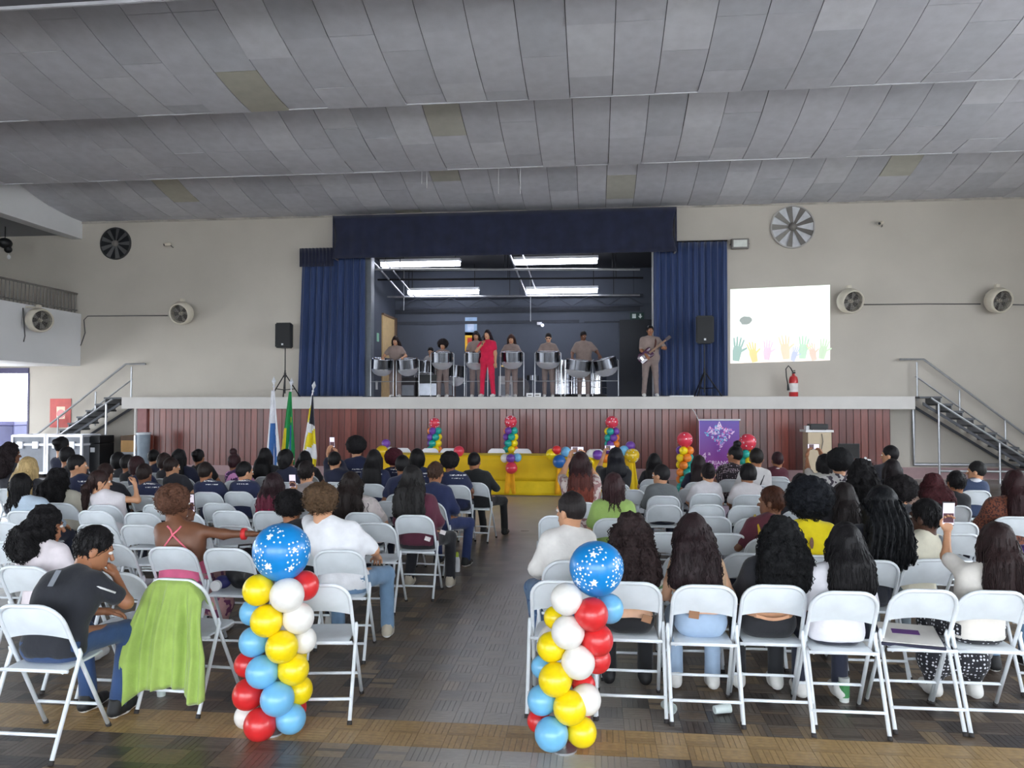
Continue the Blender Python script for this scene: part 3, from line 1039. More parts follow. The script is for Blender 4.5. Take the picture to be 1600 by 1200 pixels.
def stairs(side, px_top, py_top, px_bot, n, y0, y1, lab):
    """Metal stair parallel to the wall; side=+1 falls toward +X."""
    xt = W(px_top, py_top, Y=y0).x
    xb = W(px_bot, 730, Y=y0).x
    t = empty('stage_stair', (xt, (y0 + y1) / 2, 0), lab, 'stairs')
    off = -Vector(t.location)
    run = (xb - xt) / n
    rise = Z_S / n
    for i in range(n):
        xa = xt + run * i
        z = Z_S - rise * i
        x0, x1 = sorted((xa - (run * .95 if i == 0 else 0), xa + run * 1.12))
        MB().box(x0 + off.x, x1 + off.x, y0 + off.y, y1 + off.y, z - .045, z).build('tread', M('stair_tread', (92, 94, 98), .6, .2), t)
        xr = xa + run * 1.05
        MB().box(xr - .008 + off.x, xr + .008 + off.x, y0 + .03 + off.y, y1 - .03 + off.y, z - rise + .002, z - .046).build('riser', M('stair_riser', (150, 152, 156), .6), t)
    for yy in (y0 + .04, y1 - .04):
        a, b = Vector((xt - run * .6, yy, Z_S - .17)) + off, Vector((xb - run * .9, yy, .03)) + off
        MB().add([a + Vector((0, -.02, .035)), a + Vector((0, -.02, -.035)), b + Vector((0, -.02, -.03)), b + Vector((0, -.02, .035)),
                  a + Vector((0, .02, .035)), a + Vector((0, .02, -.035)), b + Vector((0, .02, -.03)), b + Vector((0, .02, .035))],
                 [(0, 1, 2, 3), (7, 6, 5, 4), (0, 4, 5, 1), (1, 5, 6, 2), (2, 6, 7, 3), (3, 7, 4, 0)]).build('stringer', M('stringer_paint', (74, 76, 82), .6), t)
    # wall-side handrail
    zr = .93
    e = xt - side * .35
    pts = [(e, y1 - .04, Z_S + zr), (xt + run * .9, y1 - .04, Z_S + zr), (xb, y1 - .04, zr - .1)]
    MB().tube([Vector(q_) + off for q_ in pts], .028).build('handrail', m_steel, t)
    pts = [(xt + run * .1, y1 - .04, Z_S + zr * .55), (xb, y1 - .04, zr * .5 - .1)]
    MB().tube([Vector(q_) + off for q_ in pts], .02).build('midrail', m_steel, t)
    for u in (.02, .36, .72, .97):
        x = xt + (xb - xt) * u
        zb = Z_S * (1 - u)
        MB().tube([Vector((x, y1 - .04, max(.0, zb - .05))) + off, Vector((x, y1 - .04, zb + zr - .03)) + off], .022).build('post', m_steel, t)
    # near-side rail: low sloping pipe and posts to the floor
    MB().tube([Vector((xt, y0 - .04, Z_S - .04)) + off, Vector((xb, y0 - .04, .02)) + off], .028).build('slope_pipe', m_steel, t)
    for u in (.06, .52):
        x = xt + (xb - xt) * u
        MB().tube([Vector((x, y0 - .04, .0)) + off, Vector((x, y0 - .04, Z_S * (1 - u) - .03)) + off], .026).build('leg', m_steel, t)
    if side > 0:
        MB().tube([Vector((xt + (xb - xt) * .06, y0 - .04, .28)) + off, Vector((xb, y0 - .04, .28)) + off], .026).build('floor_pipe', m_steel, t)
    return t


stairs(1, 1453, 617, 1661, 12, 19.15, 20.05, 'grey metal stair with pipe rails climbing to the stage beside the fire extinguisher')
stairs(-1, 178, 622, 8, 12, 19.15, 20.05, 'grey metal stair with pipe rails climbing to the stage beside the balcony')
a = W(1427, 640, Y=Y_W - .06)
MB().tube([(a.x, Y_W - .06, Z_S - .32), (a.x, Y_W - .06, .36), (a.x + 3.3, Y_W - .06, .36)], .045).build('wall_pipe', m_steel, label='grey pipe bending along the wall under the right stair', cat='pipe')
a = W(213, 640, Y=Y_F + .3)
MB().tube([(a.x, Y_F + .3, 0), (a.x, Y_F + .3, Z_S - .3)], .05, 12).build('stage_post', m_slab, label='pale round post propping the left end of the stage slab', cat='post')

# ---- balcony railing and lamp
rail_x = X_L - .12
t = empty('balcony_railing', (rail_x, 12, PAR), 'grey metal balustrade on the white side wall', 'railing')
zt = W(124, 460, X=rail_x).z - PAR
MB().tube([(0, -8, zt), (0, Y_W - 12 - .02, zt)], .03).build('top_rail', m_grille, t)
MB().tube([(0, -8, .1), (0, Y_W - 12 - .02, .1)], .02).build('bottom_rail', m_grille, t)
me = MB().tube([(0, 0, 0), (0, 0, zt)], .016, 6).mesh('baluster')
me.materials.append(m_grille)
for i in range(60):
    obj('baluster', me, None, t, (0, Y_W - 12 - .1 - i * .135, 0))
p = W(8, 380, X=X_L - 1.4)
t = empty('balcony_speaker', p, 'dark hanging lamp under the balcony ceiling', 'lamp')
MB().sphere((0, 0, 0), .16, sc=(1, 1.2, .9)).sphere((.05, .05, -.16), .1).build('head', m_black, t, smooth=True)
MB().tube([(0, 0, .1), (0, 0, bz0 + .12 - p.z)], .015).build('stem', m_black, t)
MB().sphere((.05, .08, -.36), .045, sc=(1, 1, 1.4)).tube([(.05, .06, -.22), (.05, .08, -.32)], .008).build('bulb', m_white, t, smooth=True)

# ---- loudspeakers on tripods


def speaker(px, py_top, py_bot, w_px, yy, foot_py, lab1, lab2):
    a, b = W(px, py_top, Y=yy), W(px, py_bot, Y=yy)
    z0, z1 = b.z, a.z
    s = empty('tripod_stand', (a.x, yy, Z_S), lab2, 'stand')
    h = z0 - Z_S
    MB().tube([(0, 0, .1), (0, 0, h * .55)], .02).tube([(0, 0, h * .5), (0, 0, h)], .014).build('pole', m_blackm, s)
    MB().tube([(0, 0, h * .40), (0, 0, h * .50)], .032, 10).build('collar', m_black, s)
    for k in range(3):
        q = 2 * math.pi * k / 3 + math.pi / 2 + .5
        MB().tube([(0, 0, h * .48), (.42 * math.cos(q), .42 * math.sin(q), .015)], .015).build('leg', m_blackm, s)
        MB().tube([(0, 0, h * .15), (.28 * math.cos(q), .28 * math.sin(q), h * .17)], .01).build('brace', m_blackm, s)
    t = empty('loudspeaker', (a.x, yy, z0), lab1, 'speaker')
    w = w_px * yy / F_PX / 2
    H = z1 - z0
    mb = MB()
    bm = bmesh.new()
    vs = []
    for z in (0, H):
        vs += [bm.verts.new(v) for v in ((-w, -.17, z), (w, -.17, z), (w * .65, .17, z), (-w * .65, .17, z))]
    for f in [(0, 1, 2, 3), (7, 6, 5, 4), (0, 4, 5, 1), (1, 5, 6, 2), (2, 6, 7, 3), (3, 7, 4, 0)]:
        bm.faces.new([vs[i] for i in f])
    bmesh.ops.bevel(bm, geom=list(bm.edges), offset=.03, segments=3, affect='EDGES')
    bm.verts.index_update()
    mb.add([v.co[:] for v in bm.verts], [[v.index for v in f.verts] for f in bm.faces])
    bm.free()
    mb.build('cabinet', m_black, t)
    gr = MB().bbox(-w * .86, w * .86, -.185, -.168, H * .08, H * .94, .006).build('grille', M('speaker_mesh', (40, 41, 44), .6, .3, var=.2, scale=60), t)
    MB().box(-.03, .02, -.19, -.1855, H * .1, H * .17).build('badge', M('badge_white', (225, 226, 230), .4), gr)


speaker(446, 505, 544, 28, 19.6, 617, 'black loudspeaker on the tripod beside the flags', 'black tripod stand of the speaker beside the left curtain')
speaker(1100, 494, 537, 28, 19.45, 615, 'black loudspeaker before the blue curtain near the slide', 'black tripod stand before the blue curtain near the slide')

# ---- things on the floor at the left: flight cases, boxes
m_case = M('case_panel', (126, 130, 140), .5, var=.08)
m_alu = M('case_aluminium', (236, 238, 246), .3, .3, var=.04)


def flight_case(x0, x1, y_top, yy, h0, lab, nm='flight_case'):
    a, b = W(x0, y_top, Y=yy), W(x1, y_top, Y=yy)
    t = empty(nm, ((a.x + b.x) / 2, yy + .35, h0), lab, 'case')
    w, H = (b.x - a.x) / 2, a.z - h0
    MB().bbox(-w, w, -.35, .35, .1, H, .012).build('body', m_case, t)
    e = .028
    g = MB()
    for sx in (-1, 1):
        for sy in (-1, 1):
            g.box(sx * w - e, sx * w + e, sy * .35 - e, sy * .35 + e, .08, H + .01)
    for zz in (.1, H - .22, H):
        for sy in (-1, 1):
            g.box(-w, w, sy * .35 - e * .8, sy * .35 + e * .8, zz - e, zz + e)
        for sx in (-1, 1):
            g.box(sx * w - e * .8, sx * w + e * .8, -.35, .35, zz - e, zz + e)
    g.build('edging', m_alu, t)
    for sx in (-.5, .45):
        MB().bbox(sx * w - .08, sx * w + .08, -.40, -.352, H - .32, H - .14, .01).build('latch', m_alu, t)
    for sx in (-1, 1):
        for sy in (-1, 1):
            MB().lathe([(.001, -.02), (.05, -.02), (.05, .02), (.001, .02)], 12, Matrix.Translation((sx * (w - .1), sy * .25, .05)) @ Matrix.Rotation(math.pi / 2, 4, 'Y')).build('castor', m_black, t)


flight_case(20, 71, 681, 18.3, 0, 'grey flight case with silver edging nearest the bright doorway')
flight_case(75, 128, 681, 18.3, 0, 'grey flight case with silver edging beside the black case')
a, b = W(134, 681, Y=18.6), W(156, 681, Y=18.6)
t = empty('equipment_case', ((a.x + b.x) / 2, 18.9, 0), 'tall black equipment case under the left stair', 'case')
w, H = (b.x - a.x) / 2, a.z
MB().bbox(-w, w, -.3, .3, 0, H - .2, .015).build('body', m_black, t)
MB().bbox(-w, w, -.3, .3, H - .19, H, .015).build('lid', m_black, t)
MB().box(-.06, .06, -.307, -.3005, H - .42, H - .3).build('badge', MATS['badge_white'], t)
a, b = W(187, 684, Y=18.7), W(214, 684, Y=18.7)
t = empty('cardboard_box', ((a.x + b.x) / 2, 19.0, .62), 'brown cardboard box stacked under the left end of the stage', 'box')
w = (b.x - a.x) / 2
MB().bbox(-w, w, -.25, .25, 0, .42, .006).build('carton', M('cardboard', (168, 130, 82), .8, var=.1), t)
MB().box(-w, w, -.262, -.251, .30, .42).build('flap', M('cardboard_dark', (84, 66, 52), .8), t)
t = empty('storage_bench', ((a.x + b.x) / 2, 19.0, 0), 'low grey bench carrying the cardboard box', 'bench')
MB().bbox(-w - .1, w + .02, -.24, .24, .56, .618, .01).build('top', m_concrete, t)
for sx in (-w - .06, w - .02):
    MB().box(sx - .03, sx + .03, -.22, .22, 0, .56).build('leg', m_concrete, t)
p = W(224, 690, Y=18.45)
t = empty('waste_bin', (p.x, 18.45, 0), 'tall grey bin with a white edge beside the cardboard box', 'bin')
H = W(222, 677, Y=18.45).z
MB().lathe([(.001, 0), (.13, 0), (.17, H), (.155, H), (.12, .03), (.001, .03)], 20).build('body', M('bin_grey', (128, 140, 152), .5), t, auto=True)
MB().lathe([(.165, H - .03), (.18, H - .03), (.18, H + .02), (.16, H + .02)], 20).build('rim', M('bin_rim', (200, 204, 210), .5), t, auto=True)
MB().box(-.17, -.13, -.14, -.1, .05, H - .05).build('edge_strip', m_alu, t)
# dark bundle in the doorway light
p = W(20, 666, Y=21.6)
t = empty('parked_bin', (p.x, p.y, -.26), 'dark blue wheeled container standing outside the bright doorway', 'container')
MB().bbox(-.35, .35, -.4, .4, .1, p.z + .3, .04).build('body', M('indigo_plastic', (52, 54, 96), .5), t)
MB().bbox(-.4, .4, -.45, .45, p.z + .3, p.z + .42, .03).build('lid', M('indigo_lid', (74, 74, 120), .5), t)

# ---- white threads hanging from the ceiling
m_thread = M('white_thread', (240, 240, 240), .5, var=0)
for n, (px, y0, y1) in enumerate([(676, 200, 222), (659, 271, 287), (667, 265, 294), (779, 205, 303), (808, 224, 246), (813, 288, 303), (954, 193, 214)]):
    yy = 17.0
    a, b = W(px, y0, Y=yy), W(px, y1, Y=yy)
    MB().tube([(0, 0, cz_at(yy) - a.z), (0, 0, b.z - a.z)], .0065, 5).build('hanging_thread', m_thread, loc=a, label='thin white streamer thread hanging from the ceiling', cat='thread', group='threads under the ceiling')

# ================================================================== FOLDING CHAIRS
m_chair = M('chair_enamel', (232, 237, 242), 0.42, 0.0, var=0.06, scale=14, rnd=0.05)
m_chairp = M('chair_panel', (230, 236, 241), 0.38, 0.0, var=0.05, scale=10, rnd=0.05)
m_foot = M('rubber_foot', (50, 46, 46), .8)
CH, CW = 0.79, 0.182     # chair height, half width


def up_y(z):            # the leaning line of the front-leg/back-upright tube
    return 0.22 - 0.54 * z * 1.0


def chair_parts():
    parts = []
    r = 0.0115
    # inverted U: front legs, uprights and rounded top
    pts = []
    R = 0.105
    for s in (-1, 1):
        half = [(s * (CW + .012), up_y(0), 0.0), (s * (CW + .004), up_y(.4), .4), (s * CW, up_y(CH - R), CH - R)]
        for k in range(1, 7):
            q = math.pi / 2 * k / 6
            z = CH - R + R * math.sin(q)
            half.append((s * (CW - R + R * math.cos(q)), up_y(z) - .006 * math.sin(q), z))
        pts += half if s < 0 else half[::-1]
    parts.append(('back_frame', MB().tube(pts, r, 8), m_chair, True))
    for s in (-1, 1):
        parts.append(('leg', MB().tube([(s * (CW + .022), up_y(.53) + .004, .53), (s * (CW + .022), up_y(.5), .50), (s * (CW + .02), -.27, 0.0)], [.008, r, r], 8), m_chair, True))
        parts.append(('foot_cap', MB().tube([(s * (CW + .02), -.27, 0), (s * (CW + .02), -.262, .022)], .0145, 8), m_foot, True))
        parts.append(('foot_cap', MB().tube([(s * (CW + .012), up_y(0), 0), (s * (CW + .011), up_y(.022), .022)], .0145, 8), m_foot, True))
    parts.append(('crossbar', MB().tube([(-CW - .02, -.218, .13), (CW + .02, -.218, .13)], .0095, 8), m_chair, True))
    parts.append(('crossbar', MB().tube([(-CW - .01, up_y(.16), .16), (CW + .01, up_y(.16), .16)], .0095, 8), m_chair, True))
    parts.append(('seat_bar', MB().tube([(-CW - .01, -.135, .43), (CW + .01, -.135, .43)], .0105, 8), m_chair, True))
    # seat pan with rolled edge
    sm = MB()

    def seat(u, v):
        x = (u - .5) * 2
        yy = (v - .5) * 2
        k = (1 - .16 * max(0, yy) ** 3)
        z = .452 - .012 * (1 - x * x) * (1 - yy * yy) - .012 * (abs(x) ** 10 + abs(yy) ** 10)
        return (x * (CW - .014) * k, .045 + yy * .185, z)
    sm.sheet(seat, 12, 10, (0, 0, -.012))
    parts.append(('seat', sm, m_chairp, True))
    bk = MB()

    def back(u, v):
        x = (u - .5) * 2
        hw = CW - .004
        zt = CH - .004
        X = x * hw
        # top edge follows the U
        ax = abs(X)
        top = zt if ax < CW - R else zt - R + math.sqrt(max(0, R * R - (ax - (CW - R)) ** 2))
        bot = .585 + .028 * (1 - x * x)
        z = bot + (top - bot) * v
        return (X, up_y(z) - .008 * (1 - x * x) - .012 * (1 - x * x) * math.sin(math.pi * v) + .004, z)
    bk.sheet(back, 18, 7, (0, .006, .003))
    parts.append(('backrest', bk, m_chairp, True))
    return parts


CHAIR_ME = []
for nm, mb, m, sm in chair_parts():
    me = mb.mesh(nm, sm)
    if nm == 'seat' or nm == 'backrest':
        me.set_sharp_from_angle(angle=math.radians(50))
    me.materials.append(m)
    CHAIR_ME.append((nm, me))


def chair(loc, rz, label, group=None):
    t = empty('folding_chair', (loc[0], loc[1], 0), label, 'chair', group, rz)
    last = frame = None
    feet = 0
    for nm, me in CHAIR_ME:
        if nm == 'foot_cap':
            feet += 1
            obj(nm, me, None, last if feet % 2 else frame)
            continue
        p = obj(nm, me, None, t)
        last = p if nm == 'leg' else last
        frame = p if nm == 'back_frame' else frame
    return t


# ================================================================== BODIES FROM DISTANCE FIELDS
def nz(P, f, seed=0):
    """Cheap smooth noise in [-1, 1]."""
    a = P[..., 0] * f + seed * 1.7
    b = P[..., 1] * f + seed * 2.3
    c = P[..., 2] * f + seed * 0.9
    return (np.sin(a + 1.3 * np.sin(b)) + np.sin(b * 1.1 + 1.3 * np.sin(c + .5)) + np.sin(c * .93 + 1.3 * np.sin(a * 1.07 + 1.1))) / 3


class Field:
    def __init__(self, lo, hi, h):
        self.lo = np.array(lo, float)
        self.h = h
        n = np.ceil((np.array(hi) - self.lo) / h).astype(int) + 1
        self.n = n
        ax = [self.lo[i] + h * np.arange(n[i]) for i in range(3)]
        self.P = np.stack(np.meshgrid(*ax, indexing='ij'), -1)
        self.F = np.full(n, 0.15)

    def block(self, lo, hi):
        a = np.maximum(np.floor((np.array(lo) - self.lo) / self.h).astype(int), 0)
        b = np.minimum(np.ceil((np.array(hi) - self.lo) / self.h).astype(int) + 1, self.n)
        if np.any(b <= a):
            return None
        return tuple(slice(int(i), int(j)) for i, j in zip(a, b))

    def union(self, sl, d, k):
        f = self.F[sl]
        if k > 0:
            q = np.maximum(k - np.abs(f - d), 0) / k
            self.F[sl] = np.minimum(f, d) - q * q * k * .25
        else:
            self.F[sl] = np.minimum(f, d)

    def caps(self, a, b, ra, rb=None, k=.03, grow=0.0):
        rb = ra if rb is None else rb
        a, b = np.array(a, float), np.array(b, float)
        ra, rb = ra + grow, rb + grow
        m = max(ra, rb) + k + 2.5 * self.h + .01
        sl = self.block(np.minimum(a, b) - m, np.maximum(a, b) + m)
        if sl is None:
            return self
        P = self.P[sl] - a
        ba = b - a
        t = np.clip((P @ ba) / max(1e-9, ba @ ba), 0, 1)
        d = np.sqrt(((P - t[..., None] * ba) ** 2).sum(-1)) - (ra + (rb - ra) * t)
        self.union(sl, d, k)
        return self

    def ell(self, c, r, k=.02, grow=0.0, R=None):
        c, r = np.array(c, float), np.array(r, float) + grow
        m = max(r) + k + 2.5 * self.h + .01
        sl = self.block(c - m, c + m)
        if sl is None:
            return self
        P = self.P[sl] - c
        if R is not None:
            P = P @ R
        q = np.sqrt(((P / r) ** 2).sum(-1))
        d = (q - 1) * min(r) * (.5 + .5 * min(1, 1)) if False else (q - 1) * (q / np.maximum(1e-6, np.sqrt(((P / (r * r)) ** 2).sum(-1))))
        self.union(sl, d, k)
        return self

    def cut(self, d):
        self.F = np.maximum(self.F, d)
        return self

    def mesh(self):
        F, h, lo = self.F, self.h, self.lo
        F[0], F[-1], F[:, 0], F[:, -1], F[:, :, 0], F[:, :, -1] = .1, .1, .1, .1, .1, .1
        s = F < 0
        nx, ny, nz_ = F.shape
        cnt = np.zeros((nx - 1, ny - 1, nz_ - 1), np.int8)
        for i in (0, 1):
            for j in (0, 1):
                for k in (0, 1):
                    cnt += s[i:nx - 1 + i, j:ny - 1 + j, k:nz_ - 1 + k]
        act = (cnt > 0) & (cnt < 8)
        idx = np.argwhere(act)
        if len(idx) == 0:
            return np.zeros((0, 3)), np.zeros((0, 4), int)
        vid = np.full(act.shape, -1)
        vid[act] = np.arange(len(idx))
        acc = np.zeros((len(idx), 3))
        num = np.zeros(len(idx))
        cor = [(i, j, k) for i in (0, 1) for j in (0, 1) for k in (0, 1)]
        val = {c: F[idx[:, 0] + c[0], idx[:, 1] + c[1], idx[:, 2] + c[2]] for c in cor}
        for c in cor:
            for ax in range(3):
                if c[ax]:
                    continue
                e = list(c)
                e[ax] = 1
                f0, f1 = val[c], val[tuple(e)]
                cr = (f0 < 0) != (f1 < 0)
                t = np.where(cr, f0 / np.where(cr, f0 - f1, 1), 0)
                p = np.array(c, float)[None].repeat(len(idx), 0)
                p[:, ax] += t
                acc += p * cr[:, None]
                num += cr
        V = lo + h * (idx + acc / num[:, None])
        Q = []
        for ax in range(3):
            o1, o2 = (ax + 1) % 3, (ax + 2) % 3
            A = [slice(None)] * 3
            B = [slice(None)] * 3
            A[ax], B[ax] = slice(0, -1), slice(1, None)
            s0, s1 = s[tuple(A)], s[tuple(B)]
            e = np.argwhere(s0 != s1)
            flip = s0[tuple(e.T)]
            ok = (e[:, o1] > 0) & (e[:, o2] > 0) & (e[:, o1] < F.shape[o1] - 1) & (e[:, o2] < F.shape[o2] - 1)
            e, flip = e[ok], flip[ok]
            cs = []
            for d1, d2 in ((-1, -1), (0, -1), (0, 0), (-1, 0)):
                c = e.copy()
                c[:, o1] += d1
                c[:, o2] += d2
                cs.append(vid[c[:, 0], c[:, 1], c[:, 2]])
            q = np.stack(cs, 1)
            q[~flip] = q[~flip][:, ::-1]
            Q.append(q)
        return V, np.concatenate(Q)


def np_mesh(name, parts, mats):
    """parts: list of (V, Q, material index); quads only."""
    vs, qs, ms = [], [], []
    o = 0
    for V, Q, mi in parts:
        vs.append(V)
        qs.append(Q + o)
        ms.append(mi if isinstance(mi, np.ndarray) else np.full(len(Q), mi))
        o += len(V)
    V, Q, Mi = np.concatenate(vs), np.concatenate(qs), np.concatenate(ms)
    me = bpy.data.meshes.new(name)
    me.vertices.add(len(V))
    me.vertices.foreach_set('co', V.astype(np.float32).ravel())
    me.loops.add(len(Q) * 4)
    me.loops.foreach_set('vertex_index', Q.astype(np.int32).ravel())
    me.polygons.add(len(Q))
    me.polygons.foreach_set('loop_start', (np.arange(len(Q)) * 4).astype(np.int32))
    me.polygons.foreach_set('material_index', Mi.astype(np.int32))
    me.polygons.foreach_set('use_smooth', np.ones(len(Q), bool))
    for m in mats:
        me.materials.append(m)
    me.update(calc_edges=True)
    me.validate()
    return me


# ---- head template (local: +y faces forward, origin at the head centre)
def head_template(h):
    f = Field((-.11, -.13, -.20), (.11, .14, .14), h)
    f.ell((0, -.012, .02), (.076, .094, .100), .02)
    f.ell((0, .022, -.055), (.056, .066, .062), .03)
    f.ell((0, .055, -.095), (.026, .022, .022), .025)      # chin
    f.caps((0, .088, .005), (0, .108, -.032), .008, .013, .012)   # nose
    f.caps((-.035, .078, .022), (.035, .078, .022), .012, .012, .015)   # brow
    f.caps((-.018, .086, -.066), (.018, .086, -.066), .0085, .0085, .008)   # lips
    f.caps((0, -.015, -.06), (0, -.03, -.19), .05, .054, .03)
    for s in (-1, 1):
        f.ell((s * .078, -.012, -.012), (.010, .022, .032), .006)
        # eye sockets
        c = np.array((s * .032, .092, .003))
        d = np.sqrt(((f.P - c) ** 2).sum(-1)) - .013
        f.F = np.maximum(f.F, -d + .0)
    V, Q = f.mesh()
    C = V[Q].mean(1)
    mi = np.zeros(len(Q), int)
    mi[(np.abs(C[:, 0]) < .024) & (np.abs(C[:, 2] + .066) < .0085) & (C[:, 1] > .08)] = 2
    parts = [(V, Q, mi)]
    for s in (-1, 1):
        e = Field((s * .032 - .02, .06, -.018), (s * .032 + .02, .105, .024), h * .5)
        e.ell((s * .032, .081, .003), (.0125, .0125, .0105), 0)
        v, q = e.mesh()
        c = v[q].mean(1)
        m2 = np.full(len(q), 3)
        m2[(((c - np.array((s * .032, .0935, .003))) ** 2).sum(1)) < .0062 ** 2] = 4
        parts.append((v, q, m2))
        b = Field((s * .032 - .03, .06, .0), (s * .032 + .03, .115, .05), h * .6)
        b.caps((s * .018, .091, .024), (s * .046, .083, .026), .0045, .0035, 0)
        v, q = b.mesh()
        parts.append((v, q, 5))
    return parts


HEADS = {'n': head_template(.0075), 'f': head_template(.014)}


def hand_template(kind, h):
    """Right hand: wrist at origin, fingers along +y, palm toward -z, thumb toward -x."""
    f = Field((-.09, -.05, -.10), (.07, .21, .05), h)
    f.caps((0, -.03, 0), (0, .015, 0), .026, .028, .02)
    f.caps((-.022, .03, -.004), (-.024, .085, -.004), .019, .016, .02)
    f.caps((.022, .03, -.004), (.026, .08, -.004), .018, .015, .02)
    f.caps((0, .03, -.002), (0, .088, -.002), .019, .016, .02)
    curl = {'relax': (.35, .45, .3), 'grip': (1.0, 1.0, .7), 'flat': (.08, .1, .08), 'hold': (.55, .75, .5)}[kind]
    for x, L, sp in ((-.029, .072, .10), (-.0095, .082, .03), (.0105, .076, -.04), (.029, .060, -.12)):
        p = np.array((x, .088 - abs(x) * .25, -.004))
        ang = 0
        for seg, c in zip((.45, .31, .24), curl):
            ang += c
            q = p + L * seg * np.array((-math.sin(sp), math.cos(ang) * math.cos(sp), -math.sin(ang)))
            f.caps(p, q, .0098 if seg > .4 else .0088, .0088 if seg > .3 else .0076, .004)
            p = q
    p = np.array((-.028, .025, -.006))
    tc = {'relax': .5, 'grip': .9, 'flat': .1, 'hold': .7}[kind]
    q = p + np.array((-.028, .026, -.012 * tc * 2))
    f.caps(p, q, .014, .0115, .012)
    q2 = q + np.array((-.012 + .012 * tc, .026, -.016 * tc))
    f.caps(q, q2, .011, .0098, .004)
    q3 = q2 + np.array((-.002 + .014 * tc, .020, -.014 * tc))
    f.caps(q2, q3, .0098, .008, .004)
    return f.mesh()


HANDS = {(k, l): hand_template(k, hh) for k in ('relax', 'grip', 'flat', 'hold') for l, hh in (('n', .0058), ('f', .010))}


def basis(fwd, up):
    f = np.array(fwd, float)
    f /= np.linalg.norm(f)
    u = np.array(up, float)
    x = np.cross(f, u)
    x /= max(1e-6, np.linalg.norm(x))
    u = np.cross(x, f)
    return np.stack([x, f, u], 1)      # columns: local x,y,z


def rot_zxy(yaw, pitch, roll):
    cy, sy = math.cos(yaw), math.sin(yaw)
    cp, sp = math.cos(pitch), math.sin(pitch)
    cr, sr = math.cos(roll), math.sin(roll)
    Rz = np.array([[cy, -sy, 0], [sy, cy, 0], [0, 0, 1]])
    Rx = np.array([[1, 0, 0], [0, cp, -sp], [0, sp, cp]])
    Ry = np.array([[cr, 0, sr], [0, 1, 0], [-sr, 0, cr]])
    return Rz @ Rx @ Ry


def ik(a, b, l1, l2, pole):
    a, b, pole = map(lambda v: np.array(v, float), (a, b, pole))
    d = b - a
    L = np.linalg.norm(d)
    Lc = min(max(L, abs(l1 - l2) + .02), (l1 + l2) * .995)
    b = a + d / L * Lc
    u = d / L
    x = (l1 * l1 - l2 * l2 + Lc * Lc) / (2 * Lc)
    hgt = math.sqrt(max(0, l1 * l1 - x * x))
    p = pole - u * (pole @ u)
    p /= max(1e-6, np.linalg.norm(p))
    return a + u * x + p * hgt, b


SKIN = [M('skin_%d' % i, c, .5, var=.06, scale=18) for i, c in enumerate([(226, 178, 146), (198, 146, 112), (160, 108, 78), (120, 78, 56), (84, 54, 42)])]
for m_ in SKIN:
    m_.node_tree.nodes['Principled BSDF'].inputs['Subsurface Weight'].default_value = 0.0
LIPS = [M('lips_%d' % i, c, .5, var=0) for i, c in enumerate([(190, 110, 104), (168, 96, 86), (132, 74, 66), (104, 58, 52), (74, 42, 40)])]
m_eyew = M('eye_white', (228, 224, 220), .3, var=0)
m_iris = M('eye_iris', (40, 26, 20), .2, var=0)


def no_spec(m):
    m.node_tree.nodes['Principled BSDF'].inputs['Specular IOR Level'].default_value = .22
    return m


def hair_mat(rgb, kind):
    nm = 'hair_%d_%d_%d_%s' % (*rgb, kind)
    if kind in ('curly', 'afro'):
        return no_spec(M(nm, rgb, .75, var=.35, scale=60, bump=.9, bscale=70))
    return no_spec(M(nm, rgb, .52, var=.3, scale=14, bump=.5, bscale=40, stretch=(5, 5, .6)))


